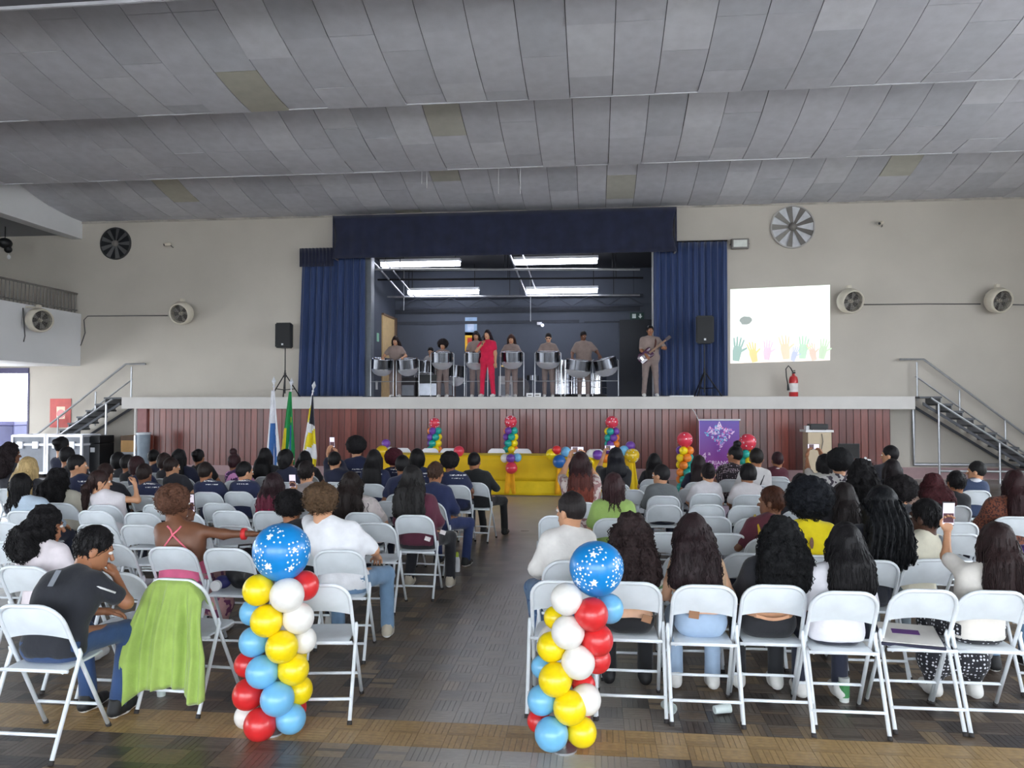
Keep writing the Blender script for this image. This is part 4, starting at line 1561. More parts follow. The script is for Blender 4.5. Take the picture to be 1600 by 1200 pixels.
def hair_field(style, h, s, seed, length, amp=1.0):
    """Hair in the head's frame (upright), before the head is turned."""
    big = style in ('long', 'curly', 'braids', 'wavy')
    L = length
    ext = .26 if style in ('afro', 'curly') else .2
    f = Field((-ext, -ext - .05, -max(.22, L + .08) if big or style in ('bob', 'ponytail') else -.24), (ext, .17, .26), h)
    P = f.P
    front = P[..., 1] * .72 - P[..., 2] * .69     # hairline plane, face side is larger
    if style in ('short', 'fade'):
        f.ell((0, -.016, .030), (.083, .101, .107), 0)
        f.cut(front - .022)
        f.cut(-(P[..., 2] + (.072 if style == 'short' else .030) - .25 * (P[..., 1] + .02)))
        f.F += .004 * nz(P, 150, seed)
    elif style == 'afro':
        r = length
        f.ell((0, -.03, .045), (r, r * .98, r * .95), 0)
        f.cut(np.minimum(front - .035, 9))
        f.F += .010 * amp * nz(P, 95, seed) + .006 * nz(P, 190, seed + 3)
    elif style == 'bob':
        f.ell((0, -.018, .030), (.09, .108, .112), 0)
        f.caps((-.06, -.02, .0), (-.062, -.03, -L), .042, .034, .03)
        f.caps((.06, -.02, .0), (.062, -.03, -L), .042, .034, .03)
        f.caps((0, -.07, .0), (0, -.07, -L), .055, .046, .04)
        f.cut(front - .03)
        f.cut(-(P[..., 2] + L))
        f.F += .006 * nz(P * np.array((1, 1, .2)), 110, seed) + .003 * nz(P, 190, seed)
    elif style in ('bun', 'ponytail', 'bunhigh'):
        f.ell((0, -.016, .028), (.082, .102, .108), 0)
        f.cut(front - .022)
        f.cut(-(P[..., 2] + .075 - .25 * (P[..., 1] + .02)))
        if style == 'ponytail':
            f.caps((0, -.10, .0), (.01, -.135, -.05), .03, .036, .02)
            f.caps((.01, -.135, -.05), (0, -.14, -L), .038, .018, .03)
        elif style == 'bunhigh':
            f.ell((0, -.045, .158), (.052, .052, .046), .012)
        else:
            f.ell((0, -.125, .06), (.052, .045, .05), .012)
        f.F += .004 * nz(P * np.array((1, 1, .4)), 130, seed)
    elif big:
        w = {'long': 1.0, 'wavy': 1.12, 'curly': 1.3, 'braids': 1.2}[style]
        f.ell((0, -.020, .032), (.088 * (1 + .25 * (w - 1)), .110, .112), 0)
        n = 6
        for i in range(n):
            z0, z1 = -.02 - (L - .02) * i / n, -.02 - (L - .02) * (i + 1) / n
            g0, g1 = min(1, .62 + .5 * i / n), min(1, .62 + .5 * (i + 1) / n)
            y0, y1 = -.07 - .055 * min(1, i / 2.0), -.07 - .055 * min(1, (i + 1) / 2.0)
            rr = .048 if style in ('long',) else .058
            if i == n - 1:
                g1 *= .8
            for a, b in ((-.075, -.02), (.02, .075), (-.035, .035)):
                f.caps((a * w * g0, y0, z0), (a * w * g1, y1, z1), rr, rr * (.72 if i == n - 1 else 1), .03)
                f.caps((b * w * g0, y0, z0), (b * w * g1, y1, z1), rr, rr * (.72 if i == n - 1 else 1), .03)
        for s_ in (-1, 1):
            f.caps((s_ * .07 * w, -.01, .0), (s_ * .088 * w, -.03, -min(L * .8, .30)), .04, .026, .03)
        f.cut(np.where(P[..., 2] > -.16, front - .028 - .10 * np.clip((np.abs(P[..., 0]) - .06) / .03, 0, 1), -9))
        if style == 'curly':
            f.F += .015 * amp * nz(P * np.array((1, 1, .6)), 62, seed) + .012 * amp * nz(P, 120, seed + 2) + .006 * nz(P, 230, seed)
        elif style == 'wavy':
            f.F += .010 * nz(P * np.array((1, 1, .45)), 55, seed) + .006 * nz(P * np.array((1, 1, .3)), 120, seed)
        elif style == 'braids':
            f.F += .012 * np.sin(P[..., 0] * 165 + 2 * np.sin(P[..., 2] * 14 + seed)) * (P[..., 2] < .06) + .004 * nz(P, 150, seed)
        else:
            f.F += .006 * nz(P * np.array((1, 1, .10)), 95, seed) + .003 * nz(P * np.array((1, 1, .06)), 190, seed)
    return f


def strands(f, V, n, L, curl, rad, seed, zmax=.10):
    """Thin locks that run down over the hair's surface; returns quads of 3-sided tapering tubes."""
    r = np.random.default_rng(seed)
    V = V[(V[:, 2] < zmax) & (V[:, 1] < .06)]
    if len(V) < 10:
        return np.zeros((0, 3)), np.zeros((0, 4), int)
    p = V[r.integers(0, len(V), n)].copy()
    steps, st = 9, L / 9
    path = [p.copy()]
    ph = r.uniform(0, 6.3, n)
    gx, gy, gz = np.gradient(f.F, f.h)

    def samp(A, q):
        i = np.clip(((q - f.lo) / f.h).round().astype(int), 0, f.n - 1)
        return A[i[:, 0], i[:, 1], i[:, 2]]
    for k in range(steps):
        p = p + np.array((0, 0, -st)) + r.normal(0, .0025, (n, 3))
        d = samp(f.F, p)
        g = np.stack([samp(a, p) for a in (gx, gy, gz)], 1)
        g[:, 2] *= .15
        g /= np.maximum(1e-6, np.linalg.norm(g, axis=1))[:, None]
        p = p - g * np.clip(d - .003, -.012, .012)[:, None]
        if curl:
            w = k * 1.5 + ph
            path.append(p + np.stack([np.cos(w), np.sin(w), 0 * w], 1) * curl)
        else:
            path.append(p.copy())
    path = np.stack(path)                      # steps+1, n, 3
    vs, qs = [], []
    for k in range(steps + 1):
        rr = rad * (1 - .75 * k / steps)
        for j in range(3):
            a = 2.09 * j
            vs.append(path[k] + np.array((math.cos(a) * rr, math.sin(a) * rr, 0)))
    VV = np.stack(vs, 1).reshape(-1, 3)        # strand-major: n x (steps+1)*3
    m = (steps + 1) * 3
    base = (np.arange(n) * m)[:, None]
    for k in range(steps):
        for j in range(3):
            j2 = (j + 1) % 3
            qs.append(base + np.array((k * 3 + j, k * 3 + j2, k * 3 + 3 + j2, k * 3 + 3 + j))[None])
    return VV, np.concatenate(qs)


def build_person(name_label, loc, rz, q, cat='person', group=None):
    """q: dict of pose and looks. Returns the person object (body mesh) with hair and garments as children."""
    g = q.get
    s = g('s', 1.0)
    fat = g('fat', 1.0)
    det = g('det', 'f')
    h = g('h', {'n': .016, 'm': .022, 'f': .029}[det])
    lod = 'n' if det == 'n' else 'f'
    pose = g('pose', 'sit')
    lean, side = g('lean', 0.0), g('side', 0.0)
    skin = g('skin', 2)
    A = np.array

    if pose == 'sit':
        base = .452
        pel = A((0, .015, base + .088 * s))

        def up(dz, yo=0.0):
            t = dz / .6
            return A((side * t * t * .6 + side * .4 * t, .0 + yo + lean * t * t * .55 + lean * .3 * t, base + (.088 + dz * (1 - .18 * abs(lean))) * s))
        hipx = .088 * s * fat ** .5
        kn = [A((sx * g('knee', .12), .40 * s + .03, .455 + .03 * s)) for sx in (-1, 1)]
        an = [A((sx * g('foot', .12), .40 * s + g('foot_y', .03), .085)) for sx in (-1, 1)]
        if g('kn'):
            kn = [A(v) for v in g('kn')]
        if g('an'):
            an = [A(v) for v in g('an')]
        hp = [A((-hipx, .03, base + .085)), A((hipx, .03, base + .085))]
    else:
        base = 0.0
        pel = A((0, 0, .93 * s))

        def up(dz, yo=0.0):
            t = dz / .6
            return A((side * t, yo + lean * t, (.93 + dz) * s))
        hipx = .09 * s
        hp = [A((-hipx, 0, .90 * s)), A((hipx, 0, .90 * s))]
        kn = [A((sx * g('knee', .10), .03, .50 * s)) for sx in (-1, 1)]
        an = [A((sx * g('foot', .11), -.0, .085)) for sx in (-1, 1)]
    wst, rib, che, sho, nck = up(.15), up(.27), up(.36), up(.435), up(.50)
    hc = up(.645, .025 * s) + A(g('head_off', (0, 0, 0)))
    hs = s ** .35 * g('hs', 1.0)
    R_head = rot_zxy(g('hyaw', 0), g('hpitch', 0), g('hroll', 0))
    sw = .158 * s * fat ** .4       # shoulder half width
    tw = fat
    shj = [sho + A((-sw, 0, -.01)), sho + A((sw, 0, -.01))]
    l1, l2 = .265 * s, .235 * s
    # arms: targets for the wrists in the local frame
    default = [A((-.14, .28 * s, .60)), A((.14, .28 * s, .60))] if pose == 'sit' else [A((-.24 * s, .06, .80 * s)), A((.24 * s, .06, .80 * s))]
    tg = [A(g('lh')) if g('lh') is not None else default[0], A(g('rh')) if g('rh') is not None else default[1]]
    pole = [A(g('lp', (-.7, -.6, -.6))), A(g('rp', (.7, -.6, -.6)))]
    arms = []
    for i in (0, 1):
        el, wr = ik(shj[i], tg[i], l1, l2, pole[i])
        arms.append((shj[i], el, wr))
    allp = [pel, wst, che, hc + A((0, 0, .1)), *hp, *kn, *an] + [p for a in arms for p in a]
    allp += [a + A((0, .2, -.09)) for a in an]
    lo = np.min(allp, 0) - .17 * max(1, fat)
    hi = np.max(allp, 0) + .17 * max(1, fat)
    lo[2] = max(lo[2], -.02)

    def torso(f, grow, full=True, k=.05):
        f.caps(pel + A((-.075 * s * tw, 0, 0)), pel + A((.075 * s * tw, 0, 0)), .105 * s * tw ** .6, None, k, grow)
        f.caps(wst + A((-.065 * s * tw, 0, 0)), wst + A((.065 * s * tw, 0, 0)), .090 * s * tw ** .7, None, k, grow)
        f.caps(rib + A((-.085 * s * tw, 0, 0)), rib + A((.085 * s * tw, 0, 0)), .095 * s * tw ** .5, None, k, grow)
        f.caps(che + A((-.095 * s * tw, 0, 0)), che + A((.095 * s * tw, 0, 0)), .093 * s * tw ** .5, None, k, grow)
        f.caps(sho + A((-sw * .85, 0, 0)), sho + A((sw * .85, 0, 0)), .052 * s, None, k, grow)
        f.caps(sho + A((-sw * .5, 0, .0)), nck + A((0, -.005, -.02)), .05 * s, .05 * s, k, grow)
        f.caps(sho + A((sw * .5, 0, .0)), nck + A((0, -.005, -.02)), .05 * s, .05 * s, k, grow)

    def arm(f, i, t, grow, k=.03, flare=0.0):
        a, e, w = arms[i]
        fa = fat ** .5
        if t <= 1:
            p = a + (e - a) * t
            f.caps(a, p, .050 * s * fa, (.050 - .010 * t) * s * fa + flare, k, grow)
        else:
            f.caps(a, e, .050 * s * fa, .040 * s * fa, k, grow)
            p = e + (w - e) * (t - 1)
            f.caps(e, p, .039 * s * fa, (.039 - .013 * (t - 1)) * s * fa + flare, k, grow)

    def legs(f, t, grow, k=.04, flare=0.0):
        fa = fat ** .6
        for i in (0, 1):
            f.caps(hp[i], kn[i], .085 * s * fa, .058 * s, k, grow)
            e = kn[i] + (an[i] - kn[i]) * min(1, t)
            f.caps(kn[i], e, .054 * s, .034 * s + .02 * (1 - min(1, t)) + flare, k, grow)
    # ---- body
    f = Field(lo, hi, h)
    torso(f, 0)
    f.caps(nck + A((0, -.005, -.02)), hc + (R_head @ A((0, -.015, -.05))) * hs, .052 * s, .05 * hs, .03)
    for i in (0, 1):
        arm(f, i, 2, 0)
    legs(f, 1, 0)
    for i in (0, 1):
        f.caps(an[i] + A((0, -.02, -.035)), an[i] + A((0, .13, -.055)), .035, .03, .02)
    parts = [(*f.mesh(), 0)]
    for V, Q, mi in HEADS[lod]:
        parts.append(((V * hs) @ R_head.T + hc, Q, mi))
    hk = g('hands', ('relax', 'relax'))
    for i in (0, 1):
        a, e, w = arms[i]
        V, Q = HANDS[(hk[i], lod)]
        V = V.copy() * (.92 * s ** .5)
        Q2 = Q
        if i == 0:
            V[:, 0] *= -1
            Q2 = Q[:, ::-1]
        d = w - e
        hd = g('hdir', (None, None))[i]
        d = A(hd, float) if hd is not None else d
        upv = g('hup', ((0, .3, 1), (0, .3, 1)))[i]
        B = basis(d, upv)
        parts.append((V @ B.T + w, Q2, 0))
    body = np_mesh('person', parts, [SKIN[skin], SKIN[skin], LIPS[skin], m_eyew, m_iris, hair_mat(g('hair_rgb', (28, 22, 20)), 'n')])
    po = obj('person', body, None, None, (loc[0], loc[1], loc[2] if len(loc) > 2 else 0), (0, 0, rz), name_label, cat, group)

    # ---- garments
    sl = g('sleeve', .62)
    if g('shirt') is not None:
        f = Field(lo, hi, h)
        gr = g('loose', .014)
        torso(f, gr)
        if sl > 0:
            for i in (0, 1):
                arm(f, i, sl, gr * .9, flare=.006 if sl < 1.2 else 0.004)
        zc = (base + (.02 if pose == 'sit' else .86) * s) if g('hem') is None else g('hem')
        z = f.P[..., 2]
        f.cut(zc - z)
        if g('neck', 0):       # low neckline at the back (straps and bare backs)
            f.cut(z - g('neck'))
        f.F += .0035 * nz(f.P * A((1, 1, .5)), 38, int(loc[0] * 7) % 9)
        V, Q = f.mesh()
        obj('shirt', np_mesh('shirt', [(V, Q, 0)], [g('shirt')]), None, po)
    f = Field((lo[0], lo[1], lo[2]), (hi[0], hi[1], min(hi[2], base + .26 * s if pose == 'sit' else 1.1 * s)), h)
    gr = .011
    f.caps(pel + A((-.075 * s * tw, 0, 0)), pel + A((.075 * s * tw, 0, 0)), .105 * s * tw ** .6, None, .04, gr)
    f.caps(wst + A((-.065 * s * tw, 0, 0)), wst + A((.065 * s * tw, 0, 0)), .090 * s * tw ** .7, None, .04, gr)
    legs(f, g('leg_t', .97), gr, flare=g('flare', .012))
    if g('skirt'):
        f.caps((kn[0] + hp[0]) / 2, (kn[1] + hp[1]) / 2, .10 * s, None, .06, .02)
        f.caps(kn[0], kn[1], .075, None, .06, .02)
        f.caps((kn[0] * .4 + an[0] * .6), (kn[1] * .4 + an[1] * .6), .10, None, .06, .0)
    z = f.P[..., 2]
    f.cut(z - (base + g('rise', .15) * s if pose == 'sit' else .98 * s))
    f.F += .003 * nz(f.P * A((1, 1, .6)), 42, 3)
    V, Q = f.mesh()
    obj('skirt' if g('skirt') else 'trousers', np_mesh('trousers', [(V, Q, 0)], [g('pants')]), None, po)
    for i in (0, 1):
        f = Field(an[i] - A((.09, .13, .10)), an[i] + A((.09, .26, .07)), max(.011, h * .6))
        a = an[i]
        fd = g('toe', (0, 1))
        u = A((fd[0], fd[1], 0.)) / math.hypot(*fd)
        f.caps(a + u * -.035 + A((0, 0, -.035)), a + u * .05 + A((0, 0, -.04)), .042, .044, .02)
        f.caps(a + u * .05 + A((0, 0, -.043)), a + u * .155 + A((0, 0, -.050)), .042, .033, .02)
        f.caps(a + u * -.015, a + u * -.01 + A((0, 0, .02)), .043, .043, .02)
        f.cut(-(f.P[..., 2] - .004))
        f.cut(f.P[..., 2] - (a[2] + .035))
        V, Q = f.mesh()
        C = V[Q].mean(1)
        obj('shoe', np_mesh('shoe', [(V, Q, (C[:, 2] < .028).astype(int))], [g('shoes', MATS.get('shoe_white')), g('soles', MATS.get('sole_white'))]), None, po)
    # ---- hair
    st = g('hair')
    if st:
        hh = g('hair_h', {'n': .0105, 'm': .0135, 'f': .017}[det])
        hlen = g('hlen', .16)
        floor_z = -9.
        if pose == 'sit' and st in ('long', 'curly', 'braids', 'wavy', 'bob'):
            hlen = min(hlen, (hc[2] - .765) / hs)      # the locks end where the chair back begins
            floor_z = -(hc[2] - .755) / hs
        if st == 'afro':
            hlen = hlen / hs
        hf = hair_field(st, hh, s, g('seed', int(abs(loc[0]) * 100) % 17), hlen, g('hamp', 1.0))
        V, Q = hf.mesh()
        if det in ('n', 'm') and st in ('long', 'curly', 'wavy', 'braids', 'bob', 'afro', 'short', 'ponytail'):
            cu = {'curly': .011, 'afro': .010, 'wavy': .006}.get(st, 0)
            ln = {'afro': .05, 'short': .045}.get(st, .16)
            ns = int((330 if det == 'n' else 110) * (1 if st not in ('short',) else .8))
            V_2, Q_2 = strands(hf, V, ns, ln, cu, .0042 if det == 'n' else .006, g('seed', 3), .14 if st == 'afro' else (.11 if st == 'short' else .08))
            V_2[:, 2] = np.maximum(V_2[:, 2], floor_z)
            Q = np.concatenate([Q, Q_2 + len(V)])
            V = np.concatenate([V, V_2])
        V = V * hs
        Rh = R_head
        if st in ('long', 'curly', 'braids', 'wavy', 'bob'):
            # locks hang down: below the neck the turn of the head fades to its yaw only
            V1 = V @ Rh.T
            V2 = V @ rot_zxy(g('hyaw', 0) * .8, g('hpitch', 0) * .25 - lean * .35, g('hroll', 0) * .3).T
            w = np.clip((-V[:, 2] - .02) / .12, 0, 1)[:, None]
            V = V1 * (1 - w) + V2 * w
        else:
            V = V @ Rh.T
        V = V + hc
        mats = [hair_mat(g('hair_rgb', (28, 22, 20)), 'curly' if st in ('curly', 'afro') else 'n')]
        mi = 0
        if g('hair_tip'):
            mats.append(hair_mat(g('hair_tip'), 'n'))
            mats.append(hair_mat(tuple((a_ + b_) // 2 for a_, b_ in zip(g('hair_tip'), g('hair_rgb'))), 'n'))
            zc = V[Q].mean(1)[:, 2] - hc[2] + .02 * np.sin(V[Q].mean(1)[:, 0] * 90)
            ln = g('hlen')
            mi = np.where(zc < -ln * .55, 1, np.where(zc < -ln * .2, 2, 0))
        obj('hair', np_mesh('hair', [(V, Q, mi)], mats), None, po)
    po_info = dict(hc=hc, R=R_head, arms=arms, hs=hs, sho=sho, che=che, wst=wst, an=an, kn=kn, s=s, pel=pel, sw=sw, rib=rib, nck=nck)
    return po, po_info


M('shoe_white', (222, 220, 216), .6)
M('sole_white', (232, 232, 230), .6)
M('shoe_black', (28, 28, 30), .6)
M('sole_black', (24, 24, 26), .7)
M('shoe_beige', (196, 186, 168), .7)
m_screen = EM('phone_screen', (205, 196, 210), .75)



# ================================================================== THE AUDIENCE
BLK, DBR, BRN, AUB = (20, 18, 20), (38, 28, 26), (66, 46, 36), (92, 58, 42)
C_ = cloth
NAVY = (30, 38, 72)
navy_txt = C_(NAVY, 'letters')
navy_pl = C_((28, 33, 58))
black_c = C_((30, 30, 36))
dark_c = C_((40, 40, 48))
white_c = C_((224, 222, 222))
cream_c = C_((216, 208, 190))
jeans_l = C_((112, 142, 172))
jeans_d = C_((52, 78, 118))
jeans_p = C_((158, 180, 206))
pants_b = C_((26, 26, 32))
pants_n = C_((30, 34, 52))
maroon_c = C_((88, 34, 48))
TOP_EXTRA = {'afro': None, 'bunhigh': .204}
SEATS = []
GRP_L, GRP_R = 'audience seated left of the aisle', 'audience seated right of the aisle'


def seat_from(cx, ctop, rz):
    b = W(cx, ctop, Z=CH)
    o = Vector((b.x, b.y, 0)) + Matrix.Rotation(rz, 3, 'Z') @ Vector((0, .2066, 0))
    return o


TAKEN, QUEUE = [], []
ORD = ['first', 'second', 'third', 'fourth', 'fifth', 'sixth', 'seventh', 'eighth', 'ninth', 'tenth', 'eleventh', 'twelfth']


def row_word(o):
    return ORD[max(0, min(11, round((o.y - 4.5) / .85)))]


def free(o):
    return all(abs(o.x - p.x) > .40 or abs(o.y - p.y) > .60 for p in TAKEN)


def aud(who, hx, htop, d=None, c=None, rz=0.0, group=None, chair_label=None, phone_at=None, now=False, **q):
    if c is None and not now:
        QUEUE.append((who, hx, htop, d, rz, group, chair_label, phone_at, q))
        return None, None, None
    rz = math.radians(rz)
    if c is None:
        for dd in (0, .2, -.2, .4, -.4, .6, -.6, .8, -.8, 1.0, 1.3, 1.6, 1.9, 2.2):
            o = W(hx, HORIZON + (CAM_H - CH) * F_PX / (d + dd), Z=CH)
            o = Vector((o.x, o.y + .2066, 0))
            if free(o):
                break
        rz += random.uniform(-.05, .05)
    else:
        o = seat_from(*c, rz)
    TAKEN.append(o)
    if group:
        who = who % row_word(o)
    dep = o.y * math.cos(YAW) - o.x * math.sin(YAW)
    q.setdefault('det', 'n' if dep < 5.7 else ('m' if dep < 8.6 else 'f'))
    hw = W(hx, htop, Y=o.y + .04 + q.get('lean', 0) * .5)
    loc = Matrix.Rotation(-rz, 3, 'Z') @ (hw - o)
    st = q.get('hair', 'short')
    ex = .14 if st not in TOP_EXTRA else (TOP_EXTRA[st] or .045 + .95 * q.get('hlen', .16))
    q.setdefault('hs', 1.13)
    if dep > 6.6:
        q['fat'] = q.get('fat', 1.0) * 1.12
    if st != 'afro':
        ex *= q['hs'] * .95
    s = (loc.z - .452 - ex) / (.733 - .116 * abs(q.get('lean', 0)))
    q['s'] = min(1.12, max(.76, s)) if 's' not in q else q['s']
    q['side'] = min(.16, max(-.16, loc.x / 1.12)) if 'side' not in q else q['side']
    q.setdefault('shirt', navy_pl)
    q.setdefault('pants', pants_n)
    q.setdefault('shoes', MATS['shoe_white'])
    q.setdefault('soles', MATS['sole_white'])
    q.setdefault('skin', random.choice([1, 2, 2, 3]))
    pw = None
    if phone_at:
        px, py, land, nh = phone_at[:4]
        pw = W(px, py, Y=o.y + (phone_at[4] if len(phone_at) > 4 else .34))
        pl = Matrix.Rotation(-rz, 3, 'Z') @ (pw - o)
        pl = np.array(pl)
        if nh == 2:
            sp = .09 if land else .05
            q['lh'], q['rh'] = pl + (-sp, -.03, -.10), pl + (sp, -.03, -.10)
            q['hands'] = ('hold', 'hold')
            q['hdir'] = ((.25, .2, 1), (-.25, .2, 1))
            q['hup'] = ((-1, .4, 0), (1, .4, 0))
            q['lp'], q['rp'] = (-.6, .1, -1), (.6, .1, -1)
        else:
            k = 'rh' if nh > 0 else 'lh'
            q[k] = pl + (0, .02, -.11)
            if nh > 0:
                q['hands'], q['hdir'], q['hup'] = ('relax', 'hold'), (None, (0, .05, 1)), ((0, .3, 1), (0, 1, 0))
                q['rp'] = (.6, 0, -1)
            else:
                q['hands'], q['hdir'], q['hup'] = ('hold', q.get('hands', ('relax', 'relax'))[1]), ((0, .05, 1), None), ((0, 1, 0), (0, .3, 1))
                q['lp'] = (-.6, 0, -1)
    po, info = build_person(who, (o.x, o.y, 0), rz, q, group=group)
    if pw is not None:
        t = empty('mobile_phone', pw, 'mobile phone held up by the ' + ' '.join(who.split()[:9]), 'phone', ('phones held up by ' + group) if group else None)
        t.rotation_euler = (.12, math.pi / 2 if phone_at[2] else 0, rz)
        MB().bbox(-.037, .037, 0, .009, -.077, .077, .004).build('body', m_black, t)
        sc_ = MB().box(-.034, .034, -.0016, -.0004, -.070, .070).build('screen', m_screen, t)
        MB().box(-.031, .031, -.0026, -.0018, -.055, .005).build('picture', M('screen_image', (96, 66, 74), .3), sc_)
    if not q.get('nochair'):
        chair(o, rz, chair_label or ('pale chair under ' + who.split(' from the')[0] if group else 'pale folding chair under the ' + ' '.join(who.split()[:10])), ('chairs of ' + group) if group else None)
    return po, info, o


def on_body(po, name, mb, m, **kw):
    return mb.build(name, m, po, **kw)


def sock_tag(po, info):
    pass



def collar(po, inf, rgb, r=.009, name='collar'):
    c_ = inf['nck'] + np.array((0, -.005, -.012))
    R_ = .066 * inf['s']
    MB().tube([c_ + np.array((R_ * 1.12 * math.cos(k * .3927), R_ * math.sin(k * .3927), -.012 * math.sin(k * .3927))) for k in range(16)], r, 6, closed=True).build(name, C_(rgb), po, smooth=True)


# ---------------- empty chairs (centre of the back's top edge in the photo)
EL = [(178, 896, 0), (168, 851, 0), (148, 820, 0), (216, 821, 0), (365, 822, 0), (292, 824, 0), (146, 799, 0), (219, 802, 0), (357, 799, 0), (286, 801, 0),
      (340, 787, 0), (246, 789, 0), (584, 818, 0), (610, 784, 0), (414, 779, 0), (12, 847, 0), (2, 817, 0), (492, 822, 0)]
ER = [(877, 909, 0), (1172, 866, 0), (1080, 868, 0), (990, 870, 0), (1035, 833, 0), (1134, 835, 0), (885, 827, 0), (872, 807, 0), (1112, 808, 0), (1181, 811, 0), (1105, 789, 0), (1168, 791, 0), (1500, 835, 4),
      (1498, 817, 0), (1038, 790, 0), (985, 766, 0), (1218, 752, 0), (1020, 759, 0), (1082, 764, 0)]
for lst, blk in ((EL, 'left'), (ER, 'right')):
    for cx, ct, r in lst:
        so = seat_from(cx, ct, math.radians(r))
        TAKEN.append(so)
        chair(so, math.radians(r), 'empty pale grey folding chair %s of the aisle, %s row from the balloons' % (blk, row_word(so)), 'empty chairs in the %s block' % blk)
bag_o = seat_from(352, 858, 0)
TAKEN.append(bag_o)
chair(bag_o, 0, 'pale folding chair holding the black bag beside the bare outstretched arm')
jac_o = seat_from(273, 906, math.radians(-4))
TAKEN.append(jac_o)
chair(jac_o, math.radians(-4), 'pale folding chair draped with the lime green jacket')
chair(seat_from(496, 914, math.radians(8)), math.radians(8), 'empty pale folding chair turned toward the multicoloured balloon column')
fol_o = seat_from(1448, 923, 0)
TAKEN.append(fol_o)
chair(fol_o, 0, 'pale folding chair carrying the white folder with purple print')

# ---------------- left block, near rows
po, inf, o = aud('person in black T-shirt and jeans leaning forward with a hand at the face', 131, 822, c=(40, 947), rz=0, hair='short', hair_rgb=BLK, skin=2,
                 shirt=C_((34, 36, 44), tag='a'), pants=C_((44, 70, 112)), lean=.26, fat=1.28, shoes=MATS['shoe_black'], soles=MATS['sole_white'], hyaw=-.85, hpitch=-.35, rh=(.17, .30, .84), lh=(.08, .34, .62), rp=(.8, .3, -1), hlen=.1, an=[(-.06, .40, .085), (.17, .34, .085)], kn=[(-.10, .40, .49), (.20, .38, .50)])
MB().tube([(p) for p in [inf['sho'] + np.array((.06, -.066, .0)), inf['sho'] + np.array((.12, -.066, -.01)), inf['arms'][1][0] + np.array((.03, -.055, .0)), (inf['arms'][1][0] * .6 + inf['arms'][1][1] * .4) + np.array((.06, -.03, 0))]], .006, 6).build('sleeve_piping', C_((226, 226, 226)), po, smooth=True)
c0 = inf['che'] + np.array((-.03, -.112, .06))
MB().sheet(lambda u, v: c0 + np.array(((u - .5) * .03 + v * .05, -.004 + .004 * math.sin(u * 9), v * .09)), 3, 6, (0, .004, 0)).build('grey_print', C_((120, 124, 132)), po)
aud('person in white shirt turned aside, next to the person in black tee', 66, 797, c=(34, 886), rz=0, hair='curly', hlen=.17, hair_rgb=BLK, skin=2, shirt=C_((228, 218, 222)), hyaw=-.75, hpitch=-.1, hamp=.8, lean=.15)
po, inf, o = aud('person in a pink halter top stretching one bare arm along the next chair', 275, 755, c=(265, 856), rz=0, hair='afro', hlen=.128, hair_rgb=(92, 62, 48), skin=3, fat=1.3, sleeve=0,
                 shirt=C_((232, 110, 150), tag='halter'), pants=C_((196, 150, 150), 'floral', (120, 60, 100)), neck=.66, hem=.5, hyaw=-.5, rh=(.62, .02, .86), rp=(.1, -.6, -.5), hands=('hold', 'flat'), phone_at=(297, 786, 0, -1, .27), skirt=True, lean=.05, rise=.16)
# straps across the back, bracelet, phone
wz = inf['wst']
for sx in (-1, 1):
    pts = []
    for k in range(9):
        u = k / 8
        base_ = (inf['wst'] * .6 + inf['rib'] * .4) * (1 - u) + inf['sho'] * u
        x = sx * (.155 - .21 * u)
        yb = -(.093 * 1.14 * inf['s'] + .012) + (.030 if u > .85 else 0) + .028 * (abs(x) / .155) ** 2
        pts.append(np.array((base_[0] + x, base_[1] + yb, base_[2] + .03 * u)))
    MB().tube(pts, .007, 6).build('strap', C_((244, 120, 140)), po, smooth=True)
a_, e_, w_ = inf['arms'][1]
dd = (w_ - e_) / np.linalg.norm(w_ - e_)
MB().tube([w_ - dd * .06, w_ - dd * .03], .045, 12).build('bracelet', M('red_band', (226, 50, 50), .5), po, smooth=True)
po, inf, o = aud('person in plain white T-shirt and light jeans with an arm round a neighbour', 506, 752, c=(528, 861), rz=6, hair='afro', hlen=.128, hair_rgb=(84, 64, 46), hamp=1.3, skin=1, fat=1.22, sleeve=.85,
                 shirt=C_((232, 232, 236)), pants=jeans_l, lh=(-.34, .42, .98), lp=(-1, -.2, .2), rh=(.20, .26, .66), rp=(1, -.5, -.6), hands=('flat', 'relax'), shoes=MATS['shoe_beige'], hyaw=-.25, knee=.2, an=[(-.12, .36, .085), (.27, .36, .085)], kn=[(-.14, .42, .49), (.25, .42, .49)], hup=((0, -.4, 1), (0, .3, 1)))
aud('person in black top held by the neighbour in white', 457, 763, d=6.25, hair='afro', hlen=.118, hair_rgb=BLK, skin=2, shirt=black_c, hamp=.4, sleeve=1.6)
aud('person holding a phone one row ahead of the arm with red bracelet', 430, 737, c=(421, 800), hair='long', hlen=.40, hair_rgb=(40, 24, 28), hair_tip=(150, 34, 70), skin=1, shirt=C_((150, 40, 80)), phone_at=(457, 752, 0, 1))
po, inf, o = aud('person in maroon sweater and black trousers at the aisle', 645, 727, c=(646, 806), hair='wavy', hlen=.44, hair_rgb=(34, 32, 32), skin=1, shirt=C_((86, 32, 52)), sleeve=1.9, pants=pants_b, shoes=MATS['shoe_beige'], fat=1.1, an=[(-.16, .30, .085), (.26, .30, .085)], kn=[(-.14, .42, .49), (.24, .40, .49)])
for dx, dy, dz_ in ((.12, -.125, .56), (.24, .02, .60)):
    MB().box(-.028, .028, -.002, .002, -.02, .02).build('paper_label', C_((236, 226, 226)), po, loc=(dx, dy, dz_), rot=(0, .35, .3))
